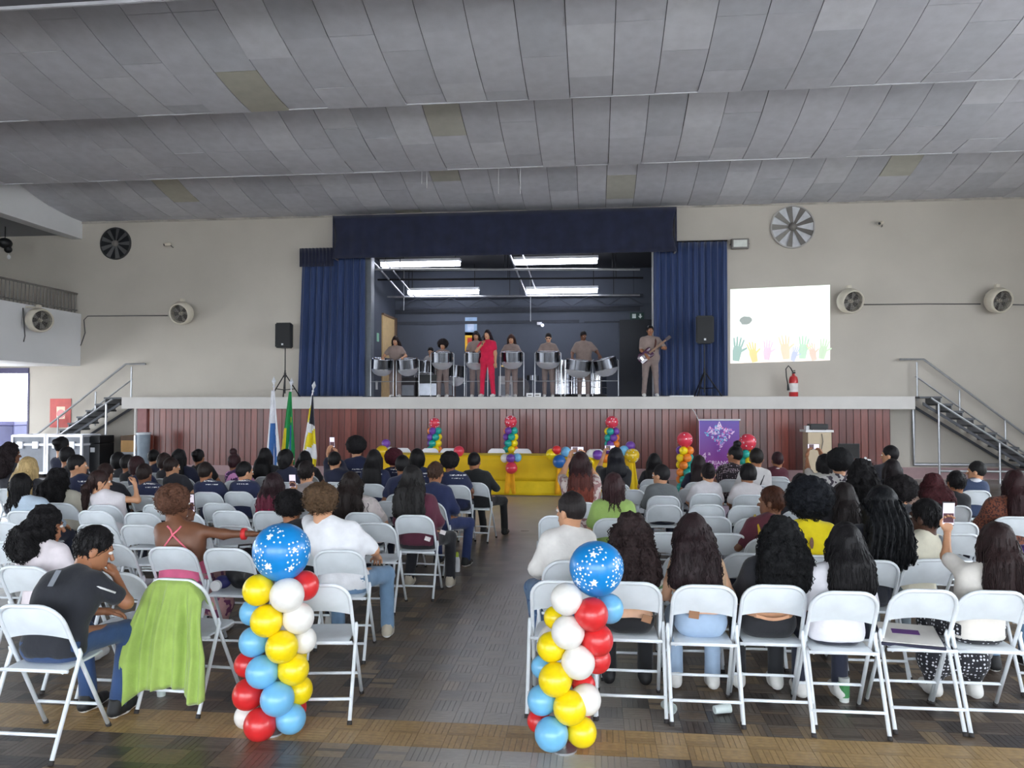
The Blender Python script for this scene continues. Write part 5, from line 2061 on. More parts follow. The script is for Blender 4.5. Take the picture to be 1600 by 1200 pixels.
po, inf, o = aud('person in a navy jacket and jeans bending forward at the aisle', 676, 721, c=(668, 785), rz=-10, hair='short', hair_rgb=BRN, skin=2, shirt=C_((34, 44, 84), tag='j'), sleeve=1.9, pants=C_((40, 54, 100)), shoes=MATS['shoe_black'], lean=.22, hpitch=-.2, fat=1.1, an=[(-.1, .36, .085), (.25, .33, .085)], kn=[(-.13, .42, .49), (.26, .42, .49)])
po, inf, o = aud('person in a cream blouse with a dark squiggle print beside the maroon sweater', 538, 735, c=(566, 802), hair='wavy', hlen=.42, hair_rgb=(36, 28, 26), skin=1, shirt=C_((220, 208, 206), 'floral', (200, 190, 186)), sleeve=.9)
MB().tube([(inf['che'][0] + .10 + .010 * math.sin(k * 1.3), inf['che'][1] - .118, inf['che'][2] + .07 - k * .016) for k in range(12)], .004, 5).build('squiggle_print', C_((50, 40, 44)), po, smooth=True)
aud('person in a pale open-neck top in front of the white T-shirt', 480, 718, d=8.3, hair='short', hair_rgb=(30, 24, 24), skin=1, shirt=C_((150, 140, 140)))
# ---------------- left block, the navy shirts and their neighbours
NV = 'person in navy lettered T-shirt left of the aisle, %s row from the balloons'
for hx, ht, d, hair, hl, rgb, kw in [
        (323, 720, 9.3, 'short', .1, (34, 26, 24), dict(c=(322, 770), fat=1.2, skin=2)),
        (384, 726, 9.3, 'short', .1, BLK, dict(c=(371, 769), hyaw=-.6, fat=1.1)),
        (558, 680, 10.4, 'afro', .15, BLK, dict(skin=1)),
        (586, 702, 10.0, 'long', .50, BLK, dict(c=(580, 757))),
        (617, 699, 10.9, 'afro', .14, (64, 22, 32), dict()),
        (653, 700, 10.3, 'bob', .12, BLK, dict()),
        (704, 704, 9.8, 'afro', .13, BLK, dict(c=(712, 759), skin=3)),
        (228, 722, 9.0, 'short', .1, DBR, dict(c=(226, 775))),
        (124, 709, 9.2, 'short', .1, BLK, dict(hyaw=-1.0, skin=1)),
        (626, 745, 9.0, 'short', .1, BLK, dict(lean=.3, s=.9)),
        (216, 711, 10.0, 'bob', .10, (50, 28, 30), dict())]:
    kw.setdefault('shirt', navy_txt)
    aud(NV, hx, ht, d=None if 'c' in kw else d, hair=hair, hlen=hl, hair_rgb=rgb, group='navy lettered shirts', **kw)
aud('person in navy top raising both arms with a phone above the crowd', 524, 704, d=10.8, hair='short', hair_rgb=BLK, skin=1, shirt=navy_pl, sleeve=1.3, phone_at=(519, 691, 0, 2))
aud('person in black long sleeves and trousers on the aisle chair by the yellow table', 729, 705, c=(741, 755), rz=-8, hair='fade', hair_rgb=BLK, skin=2, shirt=C_((24, 26, 28)), sleeve=1.95, pants=C_((22, 23, 26)), shoes=MATS['shoe_black'], soles=MATS['sole_black'], fat=1.2, side=-.06, rh=(.2, .2, .70), an=[(-.05, .42, .085), (.26, .42, .085)], kn=[(-.1, .42, .49), (.24, .42, .49)])
aud('person in a purple and pink printed top among the navy shirts', 368, 699, d=10.6, hair='bunhigh', hair_rgb=(46, 24, 28), skin=3, shirt=C_((66, 36, 84), 'floral', (206, 140, 190)))
DK = 'person in a dark top left of the aisle, %s row from the balloons'
for hx, ht, d, hair, hl, rgb, kw in [
        (312, 700, 11.6, 'bun', .1, BLK, dict()),
        (282, 701, 11.2, 'long', .36, BLK, dict()),
        (270, 716, 10.0, 'short', .1, DBR, dict(hyaw=-.5, skin=1)),
        (258, 734, 8.7, 'bob', .08, (44, 32, 30), dict()),
        (416, 699, 11.0, 'long', .45, BLK, dict()),
        (449, 701, 10.4, 'bob', .12, BLK, dict(hyaw=-.5)),
        (98, 682, 11.2, 'bun', .1, BLK, dict()),
        (106, 697, 10.2, 'short', .1, BLK, dict()),
        (167, 732, 9.4, 'short', .1, (44, 30, 28), dict()),
        (187, 705, 11.0, 'bob', .10, BLK, dict()),
        (242, 727, 10.2, 'short', .1, BLK, dict()),
        (202, 750, 8.3, 'short', .1, (32, 28, 28), dict(hyaw=-.5, fat=1.1)),
        (14, 692, 9.6, 'curly', .22, (30, 22, 24), dict(hyaw=-.6, skin=3)),
        (478, 706, 11.4, 'long', .3, BLK, dict())]:
    kw.setdefault('shirt', random.choice([black_c, dark_c, navy_pl]))
    aud(DK, hx, ht, d=d, hair=hair, hlen=hl, hair_rgb=rgb, group='dark tops left of the aisle', **kw)
aud('person in a grey top between the bright doorway and the pale hoods', 45, 713, d=8.6, hair='long', hlen=.34, hair_rgb=(176, 150, 104), skin=0, shirt=dark_c)
aud('person in a white and light blue hooded top at the left end of the rows', 34, 738, d=7.2, hair='bob', hlen=.16, hair_rgb=BLK, skin=1, shirt=C_((182, 198, 214)), sleeve=1.9, fat=1.25)
aud('person in a cream top next to the light blue hooded top', 92, 731, c=(92, 787), hair='curly', hlen=.20, hair_rgb=BLK, skin=2, shirt=C_((206, 200, 184)), sleeve=1.9, fat=1.1, hamp=.7)
aud('person in a white sleeveless top with a hand raised to the face', 147, 735, c=(160, 790), hair='ponytail', hlen=.30, hair_rgb=(48, 32, 30), skin=1, shirt=C_((222, 216, 220)), sleeve=.15, hyaw=-.9, rh=(.13, .16, .97), rp=(1, .3, -1), hands=('relax', 'hold'))

# ---------------- right block
aud('person in white long-sleeved T-shirt and jeans on the aisle chair', 891, 766, c=(893, 877), rz=14, hair='fade', hair_rgb=(34, 28, 28), skin=1, shirt=C_((226, 222, 218)), sleeve=1.7, pants=C_((96, 124, 156), 'floral', (70, 96, 134)), fat=1.1, hyaw=.6, knee=.17, lean=.02)
po, inf, o = aud('person in a green and white cropped top and black trousers behind the balloon column', 986, 797, c=(985, 911), hair='curly', hlen=.35, hair_rgb=(44, 32, 32), skin=0, shirt=C_((226, 226, 222), 'floral', (116, 150, 110)), sleeve=.9, pants=C_((24, 24, 28)), shoes=MATS['shoe_black'], soles=MATS['sole_black'], hem=.66, rise=.12)
MB().bbox(-.03, .03, -.003, .003, -.022, .022, .001).build('leather_patch', M('patch_tan', (150, 108, 78), .7), po, loc=(.10, -.128, .56), rot=(0, .3, .12))
po, inf, o = aud('person with a bare back and pale jeans in the rear row', 1081, 798, c=(1102, 916), hair='wavy', hlen=.40, hair_rgb=(40, 28, 30), skin=0, shirt=C_((214, 176, 142)), sleeve=0, pants=jeans_p, hem=.60, neck=.93, rise=.17)
MB().bbox(-.03, .03, -.003, .003, -.022, .022, .001).build('leather_patch', MATS['patch_tan'], po, loc=(-.055, -.122, .60), rot=(0, .12, 0))
po, inf, o = aud('person in black jacket and black trousers in the rear row', 1218, 802, c=(1212, 916), hair='curly', hlen=.30, hair_rgb=(18, 18, 20), skin=1, shirt=C_((32, 33, 40)), sleeve=1.9, pants=C_((30, 31, 36)), fat=1.12, hamp=.7, hem=.6)
MB().sheet(lambda u, v: ((u - .5) * .19, -.122 - .006 * math.cos((u - .5) * 3), .585 - .018 * math.sin(math.pi * u) + v * .018), 8, 2, (0, .01, 0)).build('waist_band', SKIN[1], po)
aud('person in loose white shirt and dark jeans in the rear row', 1318, 822, c=(1323, 926), hair='long', hlen=.34, hair_rgb=(24, 22, 24), skin=1, shirt=C_((226, 224, 230)), sleeve=.95, loose=.02, pants=C_((32, 36, 54)), fat=1.08)
po, inf, o = aud('person in white top and black dotted skirt raising a phone', 1553, 824, c=(1556, 925), hair='long', hlen=.34, hair_rgb=(44, 30, 30), skin=1, shirt=C_((224, 218, 210)), sleeve=.8, pants=C_((26, 26, 34), 'dots', (220, 220, 226)), skirt=True, phone_at=(1482, 803, 0, -1, .26), fat=1.05)
aud('person in purple patterned blouse and jeans at the end of the rows', 1628, 800, c=(1640, 890), hair='long', hlen=.25, hair_rgb=(26, 22, 26), skin=1, shirt=C_((70, 44, 110), 'floral', (150, 130, 190)), pants=jeans_l, shoes=MATS['shoe_black'], an=[(-.16, .2, .085), (.12, .3, .085)], lh=(-.3, .1, .62))
aud('person in dark top seated between the yellow blouse and the cream T-shirt', 1375, 758, c=(1364, 877), hair='braids', hlen=.40, hair_rgb=(18, 19, 22), skin=3, shirt=C_((36, 38, 48)), fat=1.1)
po, inf, o = aud('person in cream T-shirt with grey bag straps over the shoulders', 1444, 776, c=(1457, 875), rz=10, hair='short', hair_rgb=(22, 20, 22), skin=4, shirt=C_((222, 216, 196)), sleeve=.8, hyaw=.5, pants=C_((120, 132, 140)))
bp = MB()
sx_ = inf['sho']
for sgn in (-1, 1):
    bp2 = MB().tube([sx_ + np.array((sgn * .10, .05, .045)), sx_ + np.array((sgn * .115, -.045, .04)), sx_ + np.array((sgn * .13, -.095, -.06)), sx_ + np.array((sgn * .12, -.115, -.2))], .016, 8)
    bp2.build('backpack_strap', M('backpack_grey', (126, 132, 138), .8, bump=.3), po, smooth=True)
po, inf, o = aud('person in bright yellow blouse with a keyhole back', 1262, 743, c=(1271, 869), hair='afro', hlen=.165, hair_rgb=(18, 20, 26), skin=3, shirt=C_((244, 220, 20)), sleeve=.5, fat=1.05)
MB().lathe([(.001, 0), (.013, 0), (.013, .004), (.001, .004)], 14, Matrix.Translation((inf['che'][0], inf['che'][1] - .118, inf['che'][2])) @ Matrix.Diagonal((1, 1, 3.2, 1)) @ Matrix.Rotation(math.pi / 2, 4, 'X')).build('keyhole', SKIN[3], po)
aud('person in dark top one row ahead of the yellow blouse', 1316, 752, d=6.5, hair='long', hlen=.40, hair_rgb=(34, 28, 28), skin=2, shirt=dark_c)
po, inf, o = aud('person in maroon T-shirt with a yellow bag strap over the shoulder', 1206, 757, c=(1204, 842), rz=8, hair='short', hair_rgb=(70, 40, 28), skin=3, shirt=maroon_c, sleeve=.7, hyaw=.9, lean=.05)
MB().tube([inf['sho'] + np.array((-.09, .07, -.02)), inf['sho'] + np.array((-.10, .0, .068)), inf['sho'] + np.array((-.10, -.07, .0)), inf['rib'] + np.array((-.07, -.125, .0)), inf['wst'] + np.array((-.02, -.13, .0))], .012, 6).build('bag_strap', C_((206, 172, 40)), po, smooth=True)
aud('person in plain green T-shirt near the aisle', 958, 737, d=6.9, hair='bob', hlen=.13, hair_rgb=(54, 34, 36), skin=0, shirt=C_((150, 178, 96)), sleeve=.8, fat=1.18)
aud('person in flowery blouse filming the stage with a phone', 907, 706, c=(908, 786), hair='long', hlen=.44, hair_rgb=(44, 24, 26), hair_tip=(124, 58, 44), skin=1, shirt=C_((206, 190, 184), 'floral', (150, 110, 110)), phone_at=(902, 703, 1, 2), sleeve=.7)
aud('person in black T-shirt filming the stage with a phone', 962, 699, d=9.2, hair='long', hlen=.20, hair_rgb=(26, 26, 32), skin=1, shirt=C_((26, 26, 32)), phone_at=(953, 700, 1, 2), sleeve=.8, fat=1.1)
aud('person in grey hooded jacket turned to the aisle', 1032, 730, c=(1037, 776), hair='short', hair_rgb=(28, 26, 28), skin=1, shirt=C_((104, 108, 110)), sleeve=1.9, fat=1.1, hyaw=.9)
po, inf, o = aud('person in white T-shirt with dark collar behind empty chairs', 1106, 721, c=(1104, 772), hair='bun', hair_rgb=(30, 24, 26), skin=1, shirt=C_((220, 216, 220)), sleeve=.8)
collar(po, inf, (60, 36, 40))
aud('person in a dark dotted dress looking away from the banner', 1147, 688, c=(1143, 750), hair='bunhigh', hair_rgb=BLK, skin=2, shirt=C_((38, 28, 36), 'dots', (210, 190, 200)), hyaw=.8, sleeve=.4)
po, inf, o = aud('person in white T-shirt with yellow neckline behind empty chairs', 1167, 730, c=(1172, 774), hair='bob', hlen=.06, hair_rgb=(24, 22, 24), skin=2, shirt=C_((220, 214, 216)), sleeve=.8, hyaw=.4)
collar(po, inf, (226, 200, 60))
po, inf, o = aud('person in white T-shirt carrying a maroon drawstring bag', 1181, 699, d=10.4, now=True, hair='short', hair_rgb=(30, 26, 24), skin=2, shirt=C_((220, 216, 216)), sleeve=.8)
for sgn in (-1, 1):
    MB().tube([inf['sho'] + np.array((sgn * .10, -.02, .06)), inf['sho'] + np.array((sgn * .10, -.085, -.02)), inf['wst'] + np.array((sgn * .03, -.15, .05))], .008, 6).build('bag_cord', black_c, po, smooth=True)
MB().sphere(tuple(inf['wst'] + np.array((0, -.15, -.05))), .10, sc=(1, .45, 1.1)).build('drawstring_bag', C_((98, 30, 46)), po, smooth=True)
po, inf, o = aud('person in maroon top with a white collar near the banner', 1214, 704, now=True, d=11.0, hair='short', hair_rgb=(46, 22, 28), skin=2, shirt=C_((84, 32, 46)), sleeve=1.4)
collar(po, inf, (226, 218, 216), .014)
aud('person in pale top reaching up with a phone near the lectern', 1287, 708, d=9.6, hair='bob', hlen=.1, hair_rgb=BLK, skin=2, shirt=C_((196, 190, 184)), phone_at=(1271, 698, 1, 2), sleeve=.6)
aud('person in a white and black flowered shirt seated near the lectern', 1310, 699, d=8.6, hair='afro', hlen=.15, hair_rgb=(18, 18, 20), skin=1, shirt=C_((210, 206, 204), 'floral', (70, 62, 72)), sleeve=.9)
aud('person in a peach top beside the grey bag straps', 1455, 748, d=7.0, hair='curly', hlen=.16, hair_rgb=(64, 28, 32), skin=1, shirt=C_((206, 172, 158)), hamp=.5)
po, inf, o = aud('person in a blue jacket with a white hood looking aside', 1526, 724, now=True, d=9.4, hair='short', hair_rgb=(30, 28, 28), skin=1, shirt=C_((48, 62, 92)), sleeve=1.9, hyaw=.9, lean=.1, fat=1.1)
collar(po, inf, (206, 208, 216), .034, 'hood')
aud('person in rust leopard-print top near the right end of the rows', 1583, 733, d=7.2, hair='long', hlen=.30, hair_rgb=(48, 26, 28), skin=1, shirt=C_((120, 66, 46), 'spots', (64, 34, 30)), sleeve=1.5, fat=1.25)
DR = 'person in a dark top right of the aisle, %s row from the balloons'
for hx, ht, d, hair, hl, rgb, kw in [
        (1022, 712, 10.4, 'long', .40, BLK, dict(shirt=black_c)),
        (1091, 715, 10.2, 'long', .3, (36, 26, 28), dict(shirt=navy_pl)),
        (1344, 716, 8.2, 'curly', .26, BLK, dict()),
        (1389, 695, 10.6, 'short', .1, BLK, dict(hyaw=.9, skin=1, shirt=dark_c)),
        (1392, 716, 9.2, 'long', .3, (30, 24, 26), dict()),
        (1405, 752, 7.3, 'afro', .14, (24, 20, 22), dict()),
        (1492, 742, 8.0, 'short', .1, BLK, dict(shirt=black_c, fat=1.1)),
        (1250, 740, 7.4, 'bob', .1, BLK, dict())]:
    kw.setdefault('shirt', random.choice([black_c, dark_c]))
    aud(DR, hx, ht, d=d, hair=hair, hlen=hl, hair_rgb=rgb, group='dark tops right of the aisle', **kw)

# ---------------- people whose chairs are hidden, fitted between the others
for who, hx, htop, d, rz, group, cl, ph, q in QUEUE:
    aud(who, hx, htop, d=d, rz=rz, group=group, chair_label=cl, phone_at=ph, now=True, **q)

# ---------------- lime jacket hung over its chair


def jacket_fn(u, v):
    x = (u - .5) * 2
    # v: 0 front hem .. 0.22 top .. 1 rear hem
    n = .010 * math.sin(u * 34 + 1 + v) + .018 * math.sin(u * 15 + 2.4 + 1.5 * v) + .007 * math.sin(u * 61 + 3 * v)
    if v < .22:
        k = v / .22
        z = .64 + (.80 - .64) * k
        y = up_y(z) + .03 + (1 - k) * .04
        w = .18
    else:
        k = (v - .22) / .78
        hem = .17 + .012 * math.sin(u * 17) - .14 * math.cos(min(1, u / .3) * math.pi / 2) ** 2 - .07 * math.exp(-((u - .88) / .12) ** 2) + .03 * math.exp(-((u - .62) / .08) ** 2)
        z = .80 + (hem - .80) * k
        y = up_y(.80) - .03 - .06 * math.sin(min(1, k * 1.6) * math.pi / 2) - .03 * k
        w = .20 + .085 * min(1, k * 1.6)
    drop = .115 * max(0, abs(x) - .45) ** 2 / .3 * math.exp(-(abs(v - .22) / .22) ** 2)
    fold = min(1, abs(v - .22) * 3)
    return (x * w, y + n * fold * 1.6, z - drop)


MB().sheet(jacket_fn, 80, 34, (0, .008, .002)).build('jacket', M('lime_fleece', (158, 184, 92), .9, var=.08, scale=14, bump=.4, bscale=40, sheen=.3), smooth=True, loc=jac_o, rot=(0, 0, math.radians(-4)), label='lime green jacket draped over the back of a folding chair', cat='jacket')
# ---------------- bag, folder, bottles, cups
ft = Field((-.2, -.2, -.02), (.2, .2, .36), .014)
ft.ell((0, 0, .13), (.15, .10, .14), 0)
ft.ell((.02, -.02, .22), (.10, .08, .09), .04)
ft.cut(-ft.P[..., 2])
ft.F += .012 * nz(ft.P, 40, 2)
t = obj('bag', np_mesh('bag', [(*ft.mesh(), 0)], [M('bag_black', (22, 22, 26), .4, bump=.5, bscale=20)]), None, None, (bag_o.x + .06, bag_o.y + .02, .452), None, 'crumpled black bag on the chair beside the lime jacket', 'bag')
MB().tube([(-.06, -.02, .26), (-.05, -.03, .33), (.05, -.03, .34), (.07, -.02, .27)], .008, 6).build('handle', MATS['bag_black'], t, smooth=True)
t = empty('toiletry_pouch', (bag_o.x - .12, bag_o.y, .452), 'small blue and white pouch beside the black bag on a chair', 'pouch')
MB().sphere((0, 0, .05), .07, sc=(.9, .8, .7)).build('pouch', M('pouch_blue', (50, 52, 110), .5), t, smooth=True)
MB().lathe([(.001, .0), (.04, 0), (.04, .03), (.001, .03)], 18, Matrix.Translation((.0, -.09, .045)) @ Matrix.Rotation(math.pi / 2, 4, 'X')).build('lid', M('lid_white', (226, 226, 228), .4), t)
t = empty('paper_folder', (fol_o.x - .01, fol_o.y + .03, .456), 'white folder with a purple printed label lying on an empty chair', 'folder')
t.rotation_euler = (math.radians(6), 0, math.radians(-12))
MB().bbox(-.16, .16, -.15, .16, .0185, .023, .001).build('cover', M('paper_white', (232, 228, 222), .6), t)
MB().box(-.09, .06, -.01, .06, .0232, .024).build('purple_print', M('print_purple', (110, 66, 140), .6), t)
MB().bbox(-.17, .17, -.16, .16, .0, .018, .006).build('dark_sleeve', M('sleeve_navy', (40, 40, 62), .7), t)
p = W(714, 893, Z=0)
t = empty('water_bottle', p, 'white bottle with lime cap standing on the aisle floor', 'bottle')
MB().lathe([(.001, 0), (.032, 0), (.034, .01), (.034, .13), (.026, .155), (.018, .165)], 16).build('bottle', M('bottle_white', (226, 228, 232), .35), t, auto=True)
MB().lathe([(.02, .163), (.021, .20), (.012, .215), (.001, .215)], 14).build('cap', M('cap_lime', (190, 214, 60), .5), t, auto=True)
p = W(1319, 1096, Z=0)
t = empty('thermos_cup', p, 'green and white tumbler standing under the chair of the white shirt', 'cup')
MB().lathe([(.001, 0), (.028, 0), (.03, .02), (.033, .12), (.033, .15), (.001, .15)], 16).build('tumbler', M('tumbler_white', (216, 220, 216), .4), t, auto=True)
MB().lathe([(.0312, .03), (.0338, .125)], 16).build('green_wrap', M('tumbler_green', (70, 140, 84), .5), t)
for px, py, r, lab in [(1128, 1107, 1.9, 'clear plastic cup lying under the chair with pale jeans'), (1044, 1104, .4, 'clear plastic cup lying under the chair with black trousers')]:
    p = W(px, py, Z=.033)
    t = empty('plastic_cup', p, lab, 'cup')
    MB().lathe([(.001, -.05), (.024, -.05), (.0325, .05), (.0305, .05), (.022, -.046), (.001, -.046)], 16, Matrix.Rotation(r, 4, 'Z') @ Matrix.Rotation(math.pi / 2 - .08, 4, 'X')).build('cup', M('cup_plastic', (206, 216, 214), .25), t, auto=True)
p = W(252, 1087, Z=0)
t = empty('plastic_cup', p, 'clear plastic cup standing under the draped chair', 'cup')
MB().lathe([(.001, 0), (.026, 0), (.035, .11), (.033, .11), (.0245, .004), (.001, .004)], 16).build('cup', M('cup_plastic', (206, 216, 214), .25), t, auto=True)

# ================================================================== BALLOONS
BC = dict(y=(244, 214, 12), w=(232, 228, 222), r=(214, 44, 46), b=(116, 184, 226), B=(18, 132, 206), p=(112, 60, 160), t=(22, 160, 150), o=(238, 132, 40), k=(216, 56, 78), Y=(226, 186, 24), D=(30, 96, 170))


def balloon_mat(c):
    return M('balloon_' + c, BC[c], .32, var=.04, scale=3, coat=.25)


def balloon(parent, c, loc, r, down=(0, 0, -1), det=16, name='balloon'):
    """Pear-shaped balloon with its knot, tail pointing to 'down'."""
    key = ('bal', c, det)
    if key not in MATS:
        prof = []
        n = det // 2 + 3
        for i in range(n + 1):
            q = math.pi * i / n
            z = -math.cos(q)
            rr = math.sin(q) * (1 + .05 * z)
            prof.append((max(.002, rr), z * 1.04 if z < 0 else z))
        me = MB().lathe([(.03, -1.14), (.075, -1.13), (.03, -1.055)] + prof, det).mesh('balloon', True)
        me.materials.append(balloon_mat(c))
        MATS[key] = me
    o = obj(name, MATS[key], None, parent, loc)
    o.scale = (r, r, r)
    o.rotation_mode = 'QUATERNION'
    o.rotation_quaternion = (-Vector(down)).to_track_quat('Z', 'Y')
    return o


def star_pts(r, n=5):
    return [(r * (1 if i % 2 == 0 else .45) * math.sin(math.pi * i / n), r * (1 if i % 2 == 0 else .45) * math.cos(math.pi * i / n)) for i in range(2 * n)]


def print_on_ball(mb, c, R, az, el, pts):
    """Flat outline wrapped on a sphere of radius R at a direction."""
    d = Vector((math.sin(az) * math.cos(el), -math.cos(az) * math.cos(el), math.sin(el)))
    x = Vector((0, 0, 1)).cross(d).normalized() * 1.0
    y = d.cross(x)
    def skin(v):
        # follow the pear shape of the balloon
        k = 1 + .05 * v.z
        return c + Vector((v.x * k, v.y * k, v.z * (1.04 if v.z < 0 else 1))) * R
    vs = [skin((d + x * (a / R) + y * (b / R)).normalized()) for a, b in pts]
    ctr = skin(d)
    ctr += (ctr - c).normalized() * .0004
    n = len(vs)
    mb.add([ctr] + vs, [(0, 1 + i, 1 + (i + 1) % n) for i in range(n)])


def big_column(base_px, Y0, items, lab, seed):
    p = W(base_px, 1150, Y=Y0)
    t = empty('balloon_column', (p.x, Y0, 0), lab, 'balloons')
    off = Vector((p.x, Y0, 0))
    zs = []
    for (c, px, py, rp, lay) in items:
        yy = Y0 + {0: -.075, 1: -.02, 2: .055, 3: 0}[lay]
        w = W(px, py, Y=yy)
        r = rp * (w.y * math.cos(YAW) - w.x * math.sin(YAW)) / F_PX
        if c == 'B':
            b = balloon(t, c, w - off, r, (0, 0, -1), 32)
            ctr, R = w - off, r * 1.006
            pr = MB()
            rr = random.Random(seed)
            for az, el, sz in [(-.15, .72, .024), (-.62, .15, .014), (-.1, -.33, .026), (.75, -.42, .022), (-.85, -.38, .022), (.85, .2, .018), (.3, .95, .012), (2.2, .2, .025), (-2.2, .1, .025), (3.1, -.2, .025), (1.6, -.1, .02), (-1.5, .5, .02)]:
                print_on_ball(pr, ctr, R, az, el, star_pts(sz))
            cl = [(-.5, .05, .42), (-.3, -.32, .36), (.72, -.2, .36), (-.8, -.4, .3), (.9, .25, .3), (0.0, .75, .5), (2.4, 0, .6), (-2.2, -.2, .6), (3.2, .3, .5), (1.6, .3, .5)]
            seen = []
            for az0, el0, spd in cl:
                for _ in range(30):
                    q = rr.uniform(0, 6.3)
                    dd = spd * math.sqrt(rr.random())
                    el = el0 + dd * math.sin(q)
                    az = az0 + dd * math.cos(q)
                    dv = Vector((math.sin(az) * math.cos(el), -math.cos(az) * math.cos(el), math.sin(el)))
                    if abs(el) < 1.3 and all((dv - o_).length > .11 for o_ in seen):
                        seen.append(dv)
                        print_on_ball(pr, ctr, R, az, el, [(.0056 * math.cos(k * .785), .0056 * math.sin(k * .785)) for k in range(8)])
            so_ = pr.build('star_print', M('print_white', (240, 244, 250), .4, var=0), b, kind='stuff')
            so_.matrix_parent_inverse = b.matrix_basis.inverted()
        else:
            ax = W(base_px, py, Y=Y0) - off
            d = ax - (w - off)
            balloon(t, c, w - off, r, d if d.length > .01 else (0, 1, 0), 24)
        zs.append((w - off).z)
    # balloons round the far side of the stack
    z = .09
    cyc = 'rbywrbyw'
    k = 0
    while z < max(zs) - .35:
        balloon(t, cyc[k % 8], (.06 * (-1) ** k, .13, z), .088, (0, -1, 0), 24)
        z += .15
        k += 1
    MB().tube([(0, 0, 0), (0, 0, max(zs) - .1)], .012).build('pole', m_steel, t)
    MB().lathe([(.001, 0), (.07, 0), (.07, .01), (.001, .01)], 20).build('base', m_steel, t)


big_column(424, 4.21, [('B', 440, 862, 44, 3), ('y', 404, 922, 24, 0), ('w', 448, 930, 26.5, 0), ('r', 475, 915, 23, 2), ('b', 395, 957, 20, 2), ('y', 417, 970, 25, 0), ('w', 466, 966, 24, 1),
                       ('b', 397, 1003, 23, 1), ('y', 440, 1011, 25, 0), ('w', 473, 1000, 21, 2), ('r', 387, 1038, 20, 2), ('b', 410, 1050, 25, 0), ('y', 458, 1046, 24, 1), ('r', 388, 1085, 24, 1),
                       ('b', 433, 1092, 26, 0), ('y', 466, 1078, 22, 2), ('w', 386, 1119, 19, 2), ('r', 407, 1132, 25, 0), ('b', 454, 1123, 23, 1)],
           'knee-high column of yellow white red balloons with a starry blue top beside lime jacket', 4)
big_column(881, 4.17, [('B', 932, 888, 42, 3), ('w', 885, 936, 25, 0), ('r', 924, 960, 26, 0), ('b', 951, 951, 23, 2), ('y', 868, 965, 18, 2), ('w', 887, 988, 26, 0), ('r', 933, 1000, 25, 1), ('y', 862, 1011, 23, 1),
                       ('w', 903, 1035, 26, 0), ('r', 932, 1030, 22, 2), ('b', 848, 1042, 18, 2), ('y', 868, 1062, 26, 0), ('r', 912, 1070, 18, 2), ('b', 847, 1094, 23, 1), ('y', 890, 1106, 26, 0), ('w', 915, 1093, 24, 1),
                       ('r', 842, 1126, 18, 2), ('b', 862, 1147, 26, 0), ('y', 909, 1144, 23, 1)],
           'knee-high column of white red yellow balloons with a starry blue top by chair row', 9)


def small_column(px, py_top, Y0, r_top, spiral, lab, phase):
    w = W(px, py_top, Y=Y0)
    t = empty('balloon_column', (w.x, Y0, 0), lab, 'balloons')
    r = .085
    R = r_top * (Y0 / F_PX)
    top_b = balloon(t, 'k', (0, 0, w.z), R, (0, 0, -1), 18)
    pr = MB()
    rr = random.Random(px)
    for _ in range(26):
        print_on_ball(pr, Vector((0, 0, w.z)), R * 1.012, rr.uniform(-3.1, 3.1), rr.uniform(-1, 1.1), [(.014 * math.cos(k * 1.05), .014 * math.sin(k * 1.05)) for k in range(6)])
    dp = pr.build('dot_print', MATS['print_white'], top_b, kind='stuff')
    dp.matrix_parent_inverse = top_b.matrix_basis.inverted()
    z = w.z - R - r * .65
    k = 0
    while z > r * .9:
        for j in range(4):
            q = math.pi / 2 * j + (math.pi / 4 if k % 2 else 0) + phase
            c = spiral[(j + (k + 1) // 2) % 4]
            balloon(t, c, (.092 * math.sin(q), -.092 * math.cos(q), z), r, (-math.sin(q), math.cos(q), 0), 12)
        z -= .142
        k += 1
    MB().tube([(0, 0, 0), (0, 0, w.z)], .012).build('pole', m_steel, t)
    MB().lathe([(.001, 0), (.12, 0), (.12, .012), (.001, .012)], 16).build('base', m_black, t)


small_column(679, 661, 17.3, 8.5, 'ptyo', 'tall balloon column with red top nearest the three flags', -.3)
small_column(798, 659, 17.3, 10, 'ptyo', 'tall balloon column with red top behind the middle of the yellow table', -.5)
small_column(956, 660, 17.3, 10, 'tpoy', 'tall balloon column with red top behind the dotted yellow balloon', -.4)
small_column(1070, 687, 15.3, 12, 'yotp', 'tall balloon column with red top standing left of the purple banner', -.4)
small_column(1168, 691, 15.6, 13, 'typo', 'tall balloon column with red top standing right of the purple banner', -.6)

# ================================================================== THE YELLOW TABLE
TY = 15.55
ta, tb = W(586, 712, Y=TY), W(990, 712, Y=TY)
tz = (W(800, 712, Y=TY).z)
t = empty('draped_table', ((ta.x + tb.x) / 2, TY + .4, 0), 'long table draped to the floor in yellow cloth before the stage', 'table')
hw = (tb.x - ta.x) / 2
m_yel = M('yellow_cloth', (226, 184, 10), .75, var=.08, scale=3, bump=.3, bscale=14)
m_yel2 = M('yellow_cloth_lower', (238, 202, 16), .7, var=.08, scale=4, bump=.3, bscale=14)
MB().bbox(-hw + .05, hw - .05, -.35, .35, tz - .035, tz - .008, .005).build('table_top', M('table_wood', (150, 120, 84), .6), t)
for sx in (-hw + .12, -hw * .33, hw * .33, hw - .12):
    for sy in (-.3, .3):
        MB().tube([(sx, sy, 0), (sx, sy, tz - .03)], .02).build('leg', m_steel, t)


def cloth_side(y0, z1, z0, amp, ph):
    return lambda u, v: (-hw + 2 * hw * u, y0 - amp * v * (1 + math.sin(u * 70 + ph) * .5 + .5 * math.sin(u * 31 + ph)), z1 + (z0 - z1) * v)


